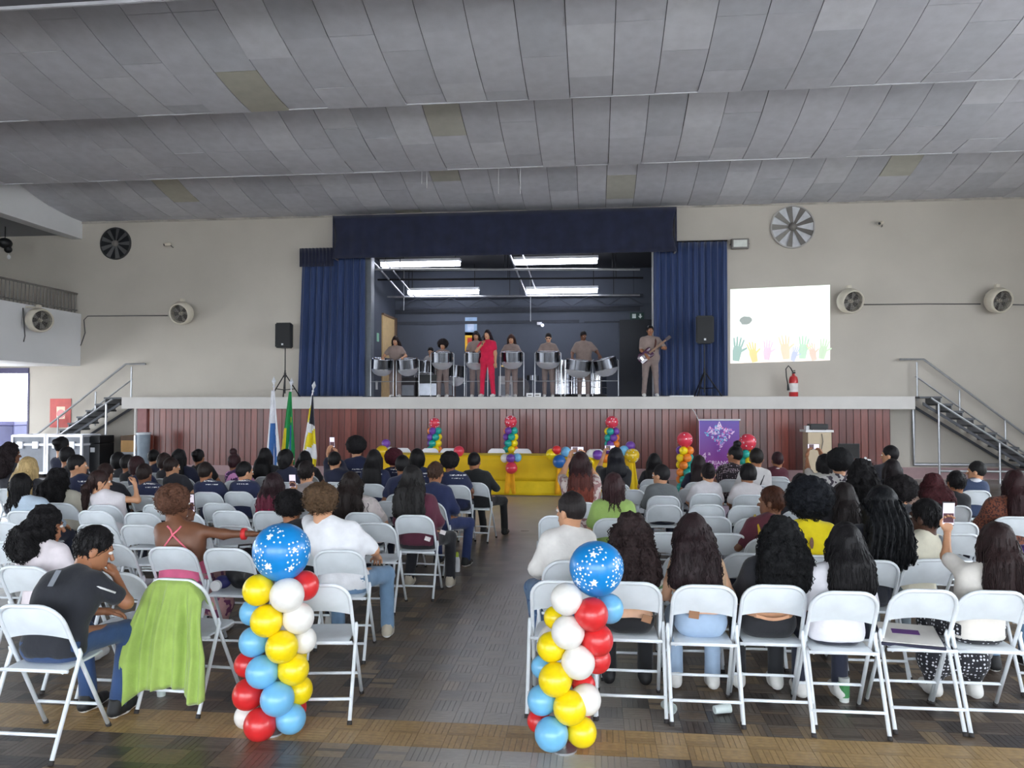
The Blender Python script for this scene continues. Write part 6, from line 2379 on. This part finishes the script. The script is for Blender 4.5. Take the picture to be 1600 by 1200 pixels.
MB().sheet(cloth_side(-.375, tz, .30, .012, 0), 120, 6, (0, .006, 0)).build('front_cloth', m_yel, t, smooth=True)
MB().sheet(cloth_side(-.372, .32, .012, .03, 2), 120, 5, (0, .006, 0)).build('lower_cloth', m_yel2, t, smooth=True)
MB().sheet(lambda u, v: (-hw - .01 + (2 * hw + .02) * u, -.385 + .77 * v, tz + .002 * math.sin(u * 40) * math.sin(v * 9)), 60, 8, (0, 0, -.006)).build('top_cloth', m_yel2, t, smooth=True)
MB().sheet(lambda u, v: (-hw - .005, -.375 + .75 * u, tz + (.02 - tz) * v), 20, 4, (.006, 0, 0)).build('side_cloth', m_yel, t)
MB().sheet(lambda u, v: (hw + .005, -.375 + .75 * u, tz + (.02 - tz) * v), 20, 4, (-.006, 0, 0)).build('side_cloth', m_yel, t)
for px in (797, 876):
    x = W(px, 740, Y=TY).x - t.location.x
    MB().sheet(lambda u, v: (x + (u - .5) * (.12 + .12 * v), -.412 - .02 * math.sin(u * 9), tz - .1 - (tz - .14) * v), 10, 8, (0, .006, 0)).build('ribbon', M('orange_tulle', (240, 172, 20), .8), t, smooth=True)
tab_o = t


def cluster(lab, px, items):
    w0 = W(px, 715, Y=TY - .05)
    g = empty('balloon_cluster', (w0.x, TY - .05, tz), lab, 'balloons')
    off = Vector(g.location)
    c0 = Vector((0, 0, 0))
    for c, x, y, rp, dy in items:
        w = W(x, y, Y=TY - .05 + dy) - off
        balloon(g, c, w, rp * TY / F_PX, c0 - w if (c0 - w).length > .03 else (0, 1, 0), 16)


cluster('cluster of purple white and red balloons at the middle of the yellow table edge', 798, [('p', 798, 716, 7, -.08), ('w', 789, 716, 7, 0), ('b', 808, 715, 7, 0), ('k', 799, 731, 9.5, -.08)])
cluster('cluster of red yellow and blue balloons on the yellow table beside flowery blouse', 873, [('y', 862, 710, 9, 0), ('r', 870, 703, 7, -.06), ('b', 884, 706, 8, .02), ('D', 874, 721, 10.5, -.1)])
cluster('cluster of purple and gold balloons at the flag end of the yellow table', 600, [('p', 603, 693, 7, .05), ('Y', 597, 706, 10, -.05), ('w', 609, 706, 8, .05)])
cluster('single red balloon on the yellow table beside the person in black', 717, [('k', 717, 705, 8.5, 0)])
cluster('purple and gold balloons on the yellow table between the two filming people', 934, [('p', 934, 711, 8, -.05), ('w', 924, 710, 8, .03), ('y', 920, 722, 9, 0), ('o', 946, 716, 7, .03)])
g = empty('balloon_cluster', W(988, 712, Y=TY - .1), 'big gold dotted balloon with pale ones at the banner end of the table', 'balloons')
off = Vector(g.location)
balloon(g, 'Y', (0, 0, 0), 11 * TY / F_PX, (0, 0, -1), 18)
pr = MB()
rr = random.Random(3)
for i in range(40):
    print_on_ball(pr, Vector((0, 0, 0)), 11.13 * TY / F_PX, rr.uniform(-3.1, 3.1), rr.uniform(-1, 1.1), [(.012 * math.cos(k * 1.05), .012 * math.sin(k * 1.05)) for k in range(6)])
pr.build('dot_print', MATS['print_white'], g, kind='stuff')
balloon(g, 'b', W(975, 704, Y=TY) - off, .10, (.3, 0, -1), 16)
balloon(g, 'p', W(985, 697, Y=TY + .1) - off, .10, (0, 0, -1), 16)
MB().sheet(lambda u, v: ((u - .5) * (.10 + .14 * v) + .02 * v, -.02 + .02 * math.sin(u * 12), -.13 - (off.z - .16) * v), 10, 8, (0, .006, 0)).build('cloth_tail', m_yel2, g, smooth=True)

# white plastic chairs behind the table


def plastic_chair(x, y, lab, grp):
    t = empty('plastic_chair', (x, y, 0), lab, 'chair', grp)
    mw = M('white_plastic', (232, 230, 234), .4, var=.03)
    zt = PCZ
    MB().sheet(lambda u, v: ((u - .5) * .44 * (1 - .18 * v * v) * (1 if v < .8 else math.sqrt(max(.02, 1 - ((v - .8) / .2) ** 2 * .55))), .2 + .07 * v - .05 * (1 - (2 * u - 1) ** 2) * 0 - .03 * (2 * u - 1) ** 2, .44 + (zt - .44) * v), 14, 12, (0, .012, 0)).build('backrest', mw, t, smooth=True)
    MB().sheet(lambda u, v: ((u - .5) * .44, -.22 + .44 * v, .44 - .01 * math.sin(math.pi * u) * math.sin(math.pi * v)), 8, 8, (0, 0, -.015)).build('seat', mw, t, smooth=True)
    for sx in (-1, 1):
        for sy in (-1, 1):
            MB().tube([(sx * .19, sy * .19, .43), (sx * .23, sy * .23, 0)], [.024, .016], 6).build('leg', mw, t)


PCZ = W(790, 701, Y=16.65).z
for px in (624, 668, 698, 774, 815, 885, 930):
    w = W(px, 705, Y=16.4)
    plastic_chair(w.x, 16.4, 'white plastic chair tucked behind the yellow table, only its back showing', 'plastic chairs behind the table')

# ================================================================== BANNER
BY = 17.2
a, b = W(1092, 656, Y=BY), W(1155, 656, Y=BY)
t = empty('roll_up_banner', ((a.x + b.x) / 2, BY, 0), 'purple roll-up event banner with a map emblem and white lettering', 'banner')
hw, H = (b.x - a.x) / 2, a.z


def banner_mat():
    m = bpy.data.materials.new('banner_print')
    m.use_nodes = True
    nt = m.node_tree
    bs = nt.nodes['Principled BSDF']
    bs.inputs['Roughness'].default_value = .35
    tc = nt.nodes.new('ShaderNodeTexCoord')
    sp = nt.nodes.new('ShaderNodeSeparateXYZ')
    nt.links.new(tc.outputs['Generated'], sp.inputs[0])
    cr = nt.nodes.new('ShaderNodeValToRGB')
    e = cr.color_ramp.elements
    e[0].position, e[0].color = .3, (*lin((136, 44, 140)), 1)
    e[1].position, e[1].color = 1, (*lin((84, 52, 160)), 1)
    nt.links.new(sp.outputs[2], cr.inputs[0])
    nt.links.new(cr.outputs[0], bs.inputs['Base Color'])
    return m


MB().bbox(-hw, hw, -.004, .004, .06, H - .02, .001).build('sheet', banner_mat(), t)
MB().tube([(-hw - .01, 0, H), (hw + .03, 0, H)], .018, 8).build('top_bar', m_alu, t)
MB().bbox(-hw - .01, hw + .01, -.08, .08, 0, .07, .01).build('base_case', m_alu, t)
MB().tube([(0, .03, .05), (0, .03, H)], .01, 6).build('support_pole', m_steel, t)
MB().box(-hw, -hw + .012, -.006, -.0042, .06, H - .02).build('edge_strip', M('banner_edge', (214, 170, 226), .5), t)
# emblem: many small coloured people-like shards in a country outline
outline = [(-.30, .88), (-.12, 1.0), (.0, .98), (.12, .92), (.30, .86), (.42, .74), (.36, .62), (.24, .52), (.16, .38), (.06, .24), (.0, .10), (-.06, .12), (-.06, .34), (-.20, .52), (-.40, .66), (-.46, .76)]


def inside(px, pz):
    c = False
    n = len(outline)
    for i in range(n):
        (x1, z1), (x2, z2) = outline[i], outline[(i + 1) % n]
        if (z1 > pz) != (z2 > pz) and px < (x2 - x1) * (pz - z1) / (z2 - z1) + x1:
            c = not c
    return c


em = MB()
rr = random.Random(21)
cnt = 0
while cnt < 150:
    px_, pz_ = rr.uniform(-.5, .45), rr.uniform(.08, 1.02)
    if not inside(px_, pz_):
        continue
    cnt += 1
    em.mi = rr.choice([0, 0, 0, 1, 2, 2, 3])
    x0, z0 = px_ * hw * 1.75, H * .50 + pz_ * H * .44
    s_ = rr.uniform(.022, .044)
    q0 = rr.uniform(0, 6.28)
    em.add([(x0 + s_ * math.cos(q0 + k * 1.57) * (1 if k % 2 else .5), -.0062 - .0001 * cnt * .1, z0 + s_ * math.sin(q0 + k * 1.57) * (1 if k % 2 else .5)) for k in range(4)], [(0, 1, 2, 3)])
em.build('emblem', [M('emblem_pink', (226, 190, 226), .5, var=0), M('emblem_magenta', (216, 96, 176), .5, var=0), M('emblem_blue', (96, 170, 214), .5, var=0), M('emblem_lilac', (170, 130, 210), .5, var=0)], t, kind='stuff')


def text(parent, s, size, loc, m, name='lettering', rot=(math.pi / 2, 0, 0)):
    cu = bpy.data.curves.new('lettering', 'FONT')
    cu.body = s
    cu.size = size
    cu.extrude = .001
    tmp = bpy.data.objects.new('lettering', cu)
    COL.objects.link(tmp)
    bpy.context.view_layer.update()
    me = bpy.data.meshes.new_from_object(tmp)
    bpy.data.objects.remove(tmp)
    me.materials.clear()
    me.materials.append(m)
    return obj(name, me, None, parent, loc, rot)


m_txt = M('banner_white', (236, 216, 240), .5, var=0)
text(t, '4', .22, (-hw + .05, -.007, W(1100, 718, Y=BY).z), MATS['emblem_pink'])
text(t, 'ª', .2, (-hw + .19, -.007, W(1100, 717, Y=BY).z), MATS['emblem_pink'])
text(t, 'A CRIANÇA E', .125, (-hw + .06, -.007, W(1100, 726, Y=BY).z), m_txt)
text(t, 'ADOLESCENTE', .112, (-hw + .05, -.007, W(1100, 733, Y=BY).z), m_txt)
text(t, 'A', .17, (-.05, -.007, H * .90), m_txt)
cable('banner_cord', [W(1092, 657, Y=BY), W(1086, 645, Y=19.0), W(1082, 639, Y=19.02)], 'white cord from the stage edge to the purple banner', .008, m_thread)

# ================================================================== FLAGS


def flag(px, py_top, px_base, Y0, lab, colour_fn, mats, side, py_low, half0, half1):
    top, base = W(px, py_top, Y=Y0), W(px_base, 700, Y=Y0)
    # the pole leans: extend its line to the floor
    d = (base - top)
    bot = top + d * (top.z / (top.z - base.z))
    t = empty('flag', (bot.x, Y0, 0), lab, 'flag')
    off = Vector(t.location)
    pole = MB().tube([(0, 0, 0), top - off], .016, 8).build('pole', M('pole_white', (226, 222, 226), .4), t)
    f = MB()
    tip = top - off
    ax = tip.normalized()
    for r, z in ((.001, 0),):
        pass
    f.lathe([(.018, -.02), (.03, 0), (.018, .02), (.012, .04), (.04, .10), (.05, .13), (.001, .23)], 8, Matrix.Translation(tip) @ ax.to_track_quat('Z', 'Y').to_matrix().to_4x4())
    f.build('finial', M('finial_silver', (228, 230, 236), .35, .15), pole)
    MB().lathe([(.001, 0), (.2, 0), (.19, .05), (.04, .09), (.03, .16), (.001, .16)], 20).build('base', M('flag_base', (70, 46, 36), .5), t)
    L = tip.length
    low = W(px, py_low, Y=Y0).z
    vl = (tip.z - low)
    mb = MB()

    def fn(u, v):
        p = tip * (1 - .04 - v * vl / L)
        w = half0 + (half1 - half0) * min(1, v * 1.3)
        q = u * 2 - 1
        x = p.x + (side * (q * .5 + .5) * 2 * w if side else q * w)
        yv = -.03 + .05 * math.sin(u * 11 + v * 2) * min(1, v * 2) - .02
        return (x, p.y + yv, p.z + .05 * (u - .5) * (0 if side == 0 else -side) - (.10 * u * side * side) * v)
    n_u, n_v = 16, 26
    mb.sheet(fn, n_u, n_v, (0, .006, 0))
    me = mb.mesh('cloth', True)
    for m in mats:
        me.materials.append(m)
    idx = []
    for i, pl in enumerate(me.polygons):
        k = i % (n_u * n_v) if i < 2 * n_u * n_v else 0
        idx.append(colour_fn((k % n_u + .5) / n_u, (k // n_u + .5) / n_v))
    me.polygons.foreach_set('material_index', idx)
    obj('cloth', me, None, t)


FW, FB, FG, FY, FK = [C_(c, tag='flag') for c in ((226, 226, 232), (62, 112, 176), (22, 140, 74), (226, 206, 30), (36, 36, 48))]
flag(428, 604, 428, 17.0, 'white and blue flag hanging on its pole before the stage', lambda u, v: 1 if (v > .42 and .25 < u < .75 + .1 * math.sin(v * 9)) else 0, [FW, FB], 0, 725, .04, .17)
flag(455, 606, 451, 17.1, 'green and yellow flag hanging on its pole before the stage', lambda u, v: (1 if (v > .5 and u < .38) or (.34 < v < .42 and .6 < u < .8) else (2 if (v > .45 and .58 < u < .75) else 0)), [FG, FY, FB], 0, 720, .03, .17)
flag(489, 611, 475, 16.9, 'yellow and white striped flag with a black corner on a slanted pole', lambda u, v: 2 if (v < .38 and u > .3) else (1 if int((v * 5.2 + u * .9)) % 2 == 1 else 0), [FW, FY, FK], 1, 728, .02, .17)

# ================================================================== LECTERN, MONITOR
LY = 17.6
a, b = W(1263, 674, Y=LY), W(1300, 674, Y=LY)
t = empty('lectern', ((a.x + b.x) / 2, LY + .25, 0), 'pale box lectern with a white top before the stage front', 'lectern')
hw, H = (b.x - a.x) / 2, a.z
m_lec = M('lectern_wood', (196, 178, 150), .5, var=.08, scale=4)
MB().bbox(-hw, hw, -.22, .22, .06, H - .02, .008).build('body', m_lec, t)
MB().bbox(-hw - .06, hw + .03, -.28, .26, H - .02, H + .03, .008).build('top', M('lectern_top', (226, 224, 226), .5), t)
MB().bbox(-hw - .02, hw + .02, -.24, .24, 0, .06, .005).build('plinth', m_lec, t)
t = empty('projector', ((a.x + b.x) / 2, LY + .2, H + .03), 'black projector with white casing on the pale lectern', 'projector')
MB().bbox(-.19, .19, -.15, .15, .015, .13, .015).build('casing', m_black, t)
MB().tube([(.1, .14, .07), (.1, .18, .07)], .035, 14).build('lens', m_chromed, t)
MB().box(-.27, -.2, -.1, .1, 0, .09).build('side_cover', M('lectern_top', (226, 224, 226), .5), t)
for sx in (-.15, .15):
    MB().tube([(sx, -.1, 0), (sx, -.1, .016)], .012).build('foot', m_black, t)
cable('projector_cable', [W(1284, 678, Y=LY + .02), W(1286, 690, Y=LY + .01), W(1283, 705, Y=LY + .01), W(1284, 720, Y=LY + .01)], 'pale cable hanging down the front of the lectern', .008)
w = W(1331, 715, Y=17.7)
t = empty('side_table', (w.x, 17.95, 0), 'dark low table carrying the black monitor near the lectern', 'table')
MB().bbox(-.42, .5, -.3, .3, .56, .6, .006).build('top', m_plank[3], t)
for sx in (-.38, .46):
    for sy in (-.26, .26):
        MB().box(sx - .02, sx + .02, sy - .02, sy + .02, 0, .56).build('leg', m_plank[3], t)
t = empty('monitor', (w.x, 17.9, .6), 'black flat monitor on the low table near the lectern', 'monitor')
z1 = W(1331, 693, Y=17.9).z - .6
MB().bbox(-.23, .23, -.02, .02, .05, z1, .008).build('panel', m_black, t)
MB().box(-.21, .21, -.0225, -.0203, .07, z1 - .02).build('screen', M('screen_off', (16, 17, 20), .15), t)
MB().bbox(-.12, .12, -.08, .08, 0, .015, .004).build('stand_base', m_black, t)
MB().box(-.03, .03, .0, .02, .015, .1).build('stand_neck', m_black, t)
p = W(1352, 713, Y=17.8)
t = empty('table_lamp', (p.x, 17.8, .6), 'small white device on the low table beside the monitor', 'device')
MB().bbox(-.1, .1, -.06, .06, 0, .04, .01).build('base', MATS['lid_white'], t)
MB().sphere((0, 0, .06), .03).build('knob', MATS['lid_white'], t, smooth=True)

# ================================================================== THE BAND ON STAGE
taupe = C_((142, 124, 118))
taupe2 = C_((132, 116, 112))
m_pan_in = M('pan_shadow', (70, 72, 78), .3, .9)


def pan(x, y, zc, rr, tilt_x, tilt_y, lab, legs=True, h_=.20):
    t = empty('steel_pan', (x, y, Z_S), lab, 'drum')
    mat = Matrix.Translation((0, 0, zc - Z_S)) @ Matrix.Rotation(tilt_x, 4, 'X') @ Matrix.Rotation(tilt_y, 4, 'Y')
    MB().lathe([(rr, -h_ * .4), (rr, h_ * .6)], 28, mat).build('skirt', m_chromed, t, smooth=True)
    MB().lathe([(rr, h_ * .6), (rr * .96, h_ * .6), (rr * .7, h_ * .35), (rr * .3, h_ * .2), (.001, h_ * .18)], 28, mat).build('playing_surface', m_chrome, t, smooth=True)
    MB().lathe([(rr, -h_ * .4), (rr * .93, -h_ * .68), (rr * .72, -h_ * .95), (rr * .4, -h_ * 1.12), (.001, -h_ * 1.18)], 28, mat).build('bowl', M('polished_bowl', (226, 228, 234), .3, .75, var=.05), t, smooth=True)
    for zz in (-.4, .6):
        MB().tube([mat @ Vector((rr * math.cos(2 * math.pi * i / 28), rr * math.sin(2 * math.pi * i / 28), h_ * zz)) for i in range(28)], .012, 6, closed=True).build('rim', m_chrome, t, smooth=True)
    if legs:
        H = zc - Z_S
        for sx in (-1, 1):
            MB().tube([(sx * (rr + .03), 0, 0), (sx * (rr + .03), 0, H + .12), (sx * (rr - .0), 0, H + .14)], .013, 8).build('stand_post', m_steel, t)
            MB().tube([(sx * (rr + .03), -.22, .015), (sx * (rr + .03), .22, .015)], .014, 8).build('stand_foot', m_blackm, t)
        MB().tube([(-rr - .03, 0, .42), (rr + .03, 0, .42)], .011, 8).build('stand_bar', m_steel, t)
    return t


def performer(lab, px, top, Y0, **q):
    w = W(px, 600, Y=Y0)
    zt = W(px, top, Y=Y0).z - Z_S
    q['pose'] = 'stand'
    q.setdefault('hair', 'short')
    ex = .14 if q['hair'] != 'afro' else .045 + .95 * q.get('hlen', .15)
    q['s'] = min(1.2, max(.8, (zt - ex) / 1.575))
    q.setdefault('det', 'm')
    q.setdefault('shirt', taupe)
    q.setdefault('pants', taupe2)
    q.setdefault('shoes', MATS['shoe_white'])
    q.setdefault('soles', MATS['sole_white'])
    q.setdefault('skin', 1)
    rz = math.pi + q.pop('turn', 0.0)
    return build_person(lab, (w.x, Y0, Z_S), rz, q)


def play(s=1.0, dx=.2, y=.30, z=1.08):
    return dict(lh=(-dx, y, z), rh=(dx, y, z), hands=('grip', 'grip'), hpitch=-.3)


pan_y = 20.05
performer('musician in taupe tunic playing the pair of steel pans beside the tan door', 618, 525, 20.6, hair='long', hlen=.2, hair_rgb=(40, 28, 28), **play(dx=.28))
performer('musician in light shirt bent over drums behind the other players', 677, 543, 22.4, hair='short', hair_rgb=BLK, shirt=C_((176, 170, 168)), lean=.35, **play(z=.9))
performer('musician in taupe behind the single pan next to the bent player', 692, 529, 20.6, hair='afro', hlen=.15, hair_rgb=(34, 26, 28), **play())
performer('musician in taupe partly hidden behind the singer in red', 744, 517, 21.0, hair='long', hlen=.26, hair_rgb=(30, 24, 26), **play())
po, inf = performer('singer in red jumpsuit holding a microphone to the mouth', 762, 515, 19.75, hair='long', hlen=.32, hair_rgb=(36, 20, 28), shirt=C_((214, 22, 72)), pants=C_((206, 20, 68)), turn=-.25, rh=(.06, .22, 1.36), rp=(.8, .2, -1), hands=('relax', 'grip'), fat=1.1, knee=.13, foot=.16, sleeve=.5, hdir=(None, (-.2, .3, .8)))
wr = Matrix.Translation(po.location) @ Matrix.Rotation(po.rotation_euler.z, 4, 'Z') @ Vector(inf['arms'][1][2])
t = empty('microphone', wr + Vector((0, -.05, .06)), 'black microphone in the hand of the singer in red', 'microphone')
MB().tube([(0, 0, -.08), (0, .01, .1)], [.011, .016], 10).build('handle', m_black, t)
MB().sphere((0, .012, .125), .026).build('head', m_chromed, t, smooth=True)
performer('musician in taupe behind the pan right of the singer in red', 799, 522, 20.6, hair='long', hlen=.2, hair_rgb=(64, 40, 34), **play())
po, inf = performer('musician in taupe wearing dark glasses behind a single pan', 857, 520, 20.6, hair='fade', hair_rgb=(34, 26, 26), skin=0, **play())
hm = lambda v: inf['hc'] + inf['R'] @ (np.array(v) * inf['hs'])
gm = MB()
for sx in (-1, 1):
    gm.add([hm((sx * .033 + .021 * math.cos(k * .785), .100 - .004 * abs(math.cos(k * .785)), .004 + .017 * math.sin(k * .785))) for k in range(8)] + [hm((sx * .033 + .021 * math.cos(k * .785), .093, .004 + .017 * math.sin(k * .785))) for k in range(8)],
           [tuple(range(8)), tuple(range(15, 7, -1))] + [(k, (k + 1) % 8, 8 + (k + 1) % 8, 8 + k) for k in range(8)])
    gm.tube([hm((sx * .054, .092, .008)), hm((sx * .082, .0, .004))], .003, 5)
gm.tube([hm((-.014, .1, .008)), hm((.014, .1, .008))], .003, 5)
gm.build('dark_glasses', m_black, po)
performer('broad musician in taupe reaching over two tilted bright pans', 912, 517, 20.6, hair='fade', hair_rgb=(26, 20, 22), skin=3, fat=1.25, lh=(-.42, .3, 1.1), rh=(.3, .3, 1.05), hands=('grip', 'grip'), hpitch=-.3, hyaw=.4, sleeve=.8)
po, inf = performer('bass guitarist in taupe standing before the blue curtain', 1016, 508, 19.45, hair='short', hair_rgb=(24, 20, 22), skin=2, fat=1.3, lh=(-.30, .24, 1.22), rh=(.14, .26, 1.02), hands=('grip', 'relax'), sleeve=.8, turn=.1, knee=.13, foot=.16)
gl = Matrix.Translation(po.location) @ Matrix.Rotation(po.rotation_euler.z, 4, 'Z')
gc = gl @ Vector((.14, .21, 1.02))
t = empty('bass_guitar', gc, 'purple bass guitar slung on a strap across the guitarist', 'guitar')
t.rotation_euler = (0, -math.radians(38), po.rotation_euler.z - math.pi)
ft = Field((-.26, -.05, -.2), (.26, .05, .2), .012)
ft.ell((-.10, 0, 0), (.13, .022, .14), 0)
ft.ell((.08, 0, 0), (.12, .022, .115), .06)
ft.ell((.14, 0, .10), (.07, .02, .03), .03)
ft.ell((.13, 0, -.09), (.06, .02, .03), .03)
obj('body', np_mesh('body', [(*ft.mesh(), 0)], [M('guitar_purple', (70, 34, 62), .25, coat=.5)]), None, t)
MB().box(.1, .62, -.035, -.018, -.024, .024).build('neck', M('guitar_neck', (120, 84, 58), .4), t)
MB().bbox(.62, .77, -.034, -.016, -.04, .045, .006).build('headstock', M('guitar_head', (48, 26, 36), .4), t)
MB().bbox(-.16, -.10, -.034, -.022, -.05, .05, .004).build('bridge', m_chrome, t)
MB().bbox(-.2, -.02, -.027, -.021, -.11, -.04, .004).build('pickguard', M('guard_white', (226, 224, 230), .4), t)
bpy.context.view_layer.update()
to_g = (Matrix.Translation(gc) @ t.rotation_euler.to_matrix().to_4x4()).inverted() @ gl
MB().tube([to_g @ Vector(v) for v in ((-.06, .19, 1.12), (-.09, .165, 1.24), (-.115, .14, 1.36), (-.12, .07, 1.45), (-.11, -.03, 1.46), (-.08, -.14, 1.36))], .022, 6).build('strap', M('strap_brown', (86, 50, 44), .7), t, smooth=True)

for px, py, lab, tx, ty, rr_ in [(597, 570, 'left pan of the pair beside the tan stage door', .15, .08, .28), (637, 570, 'right pan of the pair beside the tan stage door', .15, -.08, .28),
                            (691, 560, 'single steel pan of the player beside the bent one', .12, 0, .28), (744, 560, 'steel pan partly hidden behind the singer in red', .12, 0, .28),
                            (800, 559, 'steel pan just right of the singer in red', .12, 0, .28), (856, 559, 'steel pan of the player with dark glasses', .12, 0, .31),
                            (904, 572, 'bright tilted steel pan before the broad musician', .1, .12, .33), (946, 570, 'bright steel pan tilted toward the black stage door', .1, -.22, .30)]:
    w = W(px, py, Y=pan_y)
    pan(w.x, pan_y, w.z, rr_, tx, ty, lab, True, .26)
# deeper drums behind
for px, top, lab, yy in [(664, 563, 'deep steel drum beside the bent player', 21.9), (712, 570, 'steel drum leaning beside the single pan', 21.9)]:
    w = W(px, top + 12, Y=yy)
    pan(w.x, yy, w.z, .28, .0, .1, lab, True, .34)
for px, yy, top, lab in [(877, 22.0, 563, 'tallest chrome bass drum behind the player with dark glasses'), (893, 22.6, 578, 'chrome bass drum between its taller neighbours'), (910, 21.9, 580, 'chrome bass drum behind the tilted pan'), (932, 22.1, 584, 'chrome bass drum nearest the black stage door')]:
    w = W(px, top, Y=yy)
    H = w.z - Z_S
    t = empty('bass_drum', (w.x, yy, Z_S), lab, 'drum')
    MB().lathe([(.285, .1), (.285, H)], 28).build('barrel', m_chrome, t, smooth=True)
    MB().lathe([(.285, H), (.25, H - .03), (.12, H - .09), (.001, H - .1)], 28).build('playing_surface', m_chromed, t, smooth=True)
    for zz in (.1, .1 + (H - .1) * .33, .1 + (H - .1) * .66, H):
        MB().tube([(.29 * math.cos(2 * math.pi * i / 28), .29 * math.sin(2 * math.pi * i / 28), zz) for i in range(28)], .012, 6, closed=True).build('hoop', m_chrome, t, smooth=True)
    MB().lathe([(.001, 0), (.3, 0), (.3, .08), (.001, .1)], 24).build('base', m_black, t, auto=True)
# cases, amplifier, drum kit, boxes
for px, wpx, top, yy, nm, lab, m_ in [(671, 34, 586, 21.2, 'road_case', 'black road case standing behind the single pan', m_black), (640, 24, 590, 21.3, 'road_case', 'dark case under the pair of pans', M('case_dark', (44, 40, 46), .6)),
                                      (791, 22, 588, 21.6, 'amplifier', 'pale grey amplifier on the floor behind the singer', M('amp_grey', (186, 186, 190), .6, bump=.3)), (700, 22, 585, 22.0, 'road_case', 'brown-grey case behind the single pan', M('case_brown', (92, 74, 74), .6))]:
    w = W(px, top, Y=yy)
    t = empty(nm, (w.x, yy, Z_S), lab, 'case')
    hw, H = wpx * yy / F_PX / 2, w.z - Z_S
    MB().bbox(-hw, hw, -.2, .2, 0, H, .012).build('body', m_, t)
    MB().box(-hw * .8, hw * .8, -.207, -.2005, H * .1, H * .62).build('front_panel', m_case if m_ is not m_black else m_chromed, t)
    MB().tube([(-.08, 0, H), (-.07, 0, H + .04), (.07, 0, H + .04), (.08, 0, H)], .009, 6).build('handle', m_black, t, smooth=True)
w = W(815, 590, Y=22.0)
t = empty('drum_kit', (w.x, 22.0, Z_S), 'small drum kit in the dark behind the players', 'drums')
MB().lathe([(.001, -.2), (.28, -.2), (.28, .2), (.001, .2)], 24, Matrix.Translation((-.05, .1, .3)) @ Matrix.Rotation(math.pi / 2, 4, 'X')).build('kick_drum', M('drum_shell', (60, 56, 64), .4), t, auto=True)
MB().lathe([(.001, 0), (.17, 0), (.17, .14), (.001, .14)], 20, Matrix.Translation((.33, -.1, .5))).build('snare', m_chromed, t, auto=True)
for x, y in ((.33, -.1), (-.4, 0)):
    MB().tube([(x, y, 0), (x, y, .52 if x > 0 else .95)], .014).build('stand', m_steel, t)
MB().lathe([(.001, .05), (.04, .045), (.22, 0), (.22, -.004), (.001, .03)], 24, Matrix.Translation((-.4, 0, .93)) @ Matrix.Rotation(.25, 4, 'X')).build('cymbal', M('brass', (176, 146, 80), .3, 1), t, smooth=True)
for px, lab in [(828, 'small white box on the stage edge near the singer'), (840, 'small white box on the stage edge near the dark glasses')]:
    w = W(px, 615, Y=19.5)
    t = empty('stage_box', (w.x, 19.5, Z_S), lab, 'box')
    MB().bbox(-.085, .085, -.06, .06, 0, .10, .006).build('body', M('lid_white', (226, 226, 228), .4), t)
    MB().box(-.05, .05, -.064, -.0605, .03, .06).build('label', m_grille, t)
w = W(1065, 616, Y=19.6)
t = MB().bbox(-.3, .3, -.03, .03, 0, .035, .008).build('cable_cover', MATS['lid_white'], loc=(w.x, 19.6, Z_S), label='low white cable cover on the stage floor beside the guitarist', cat='cover')
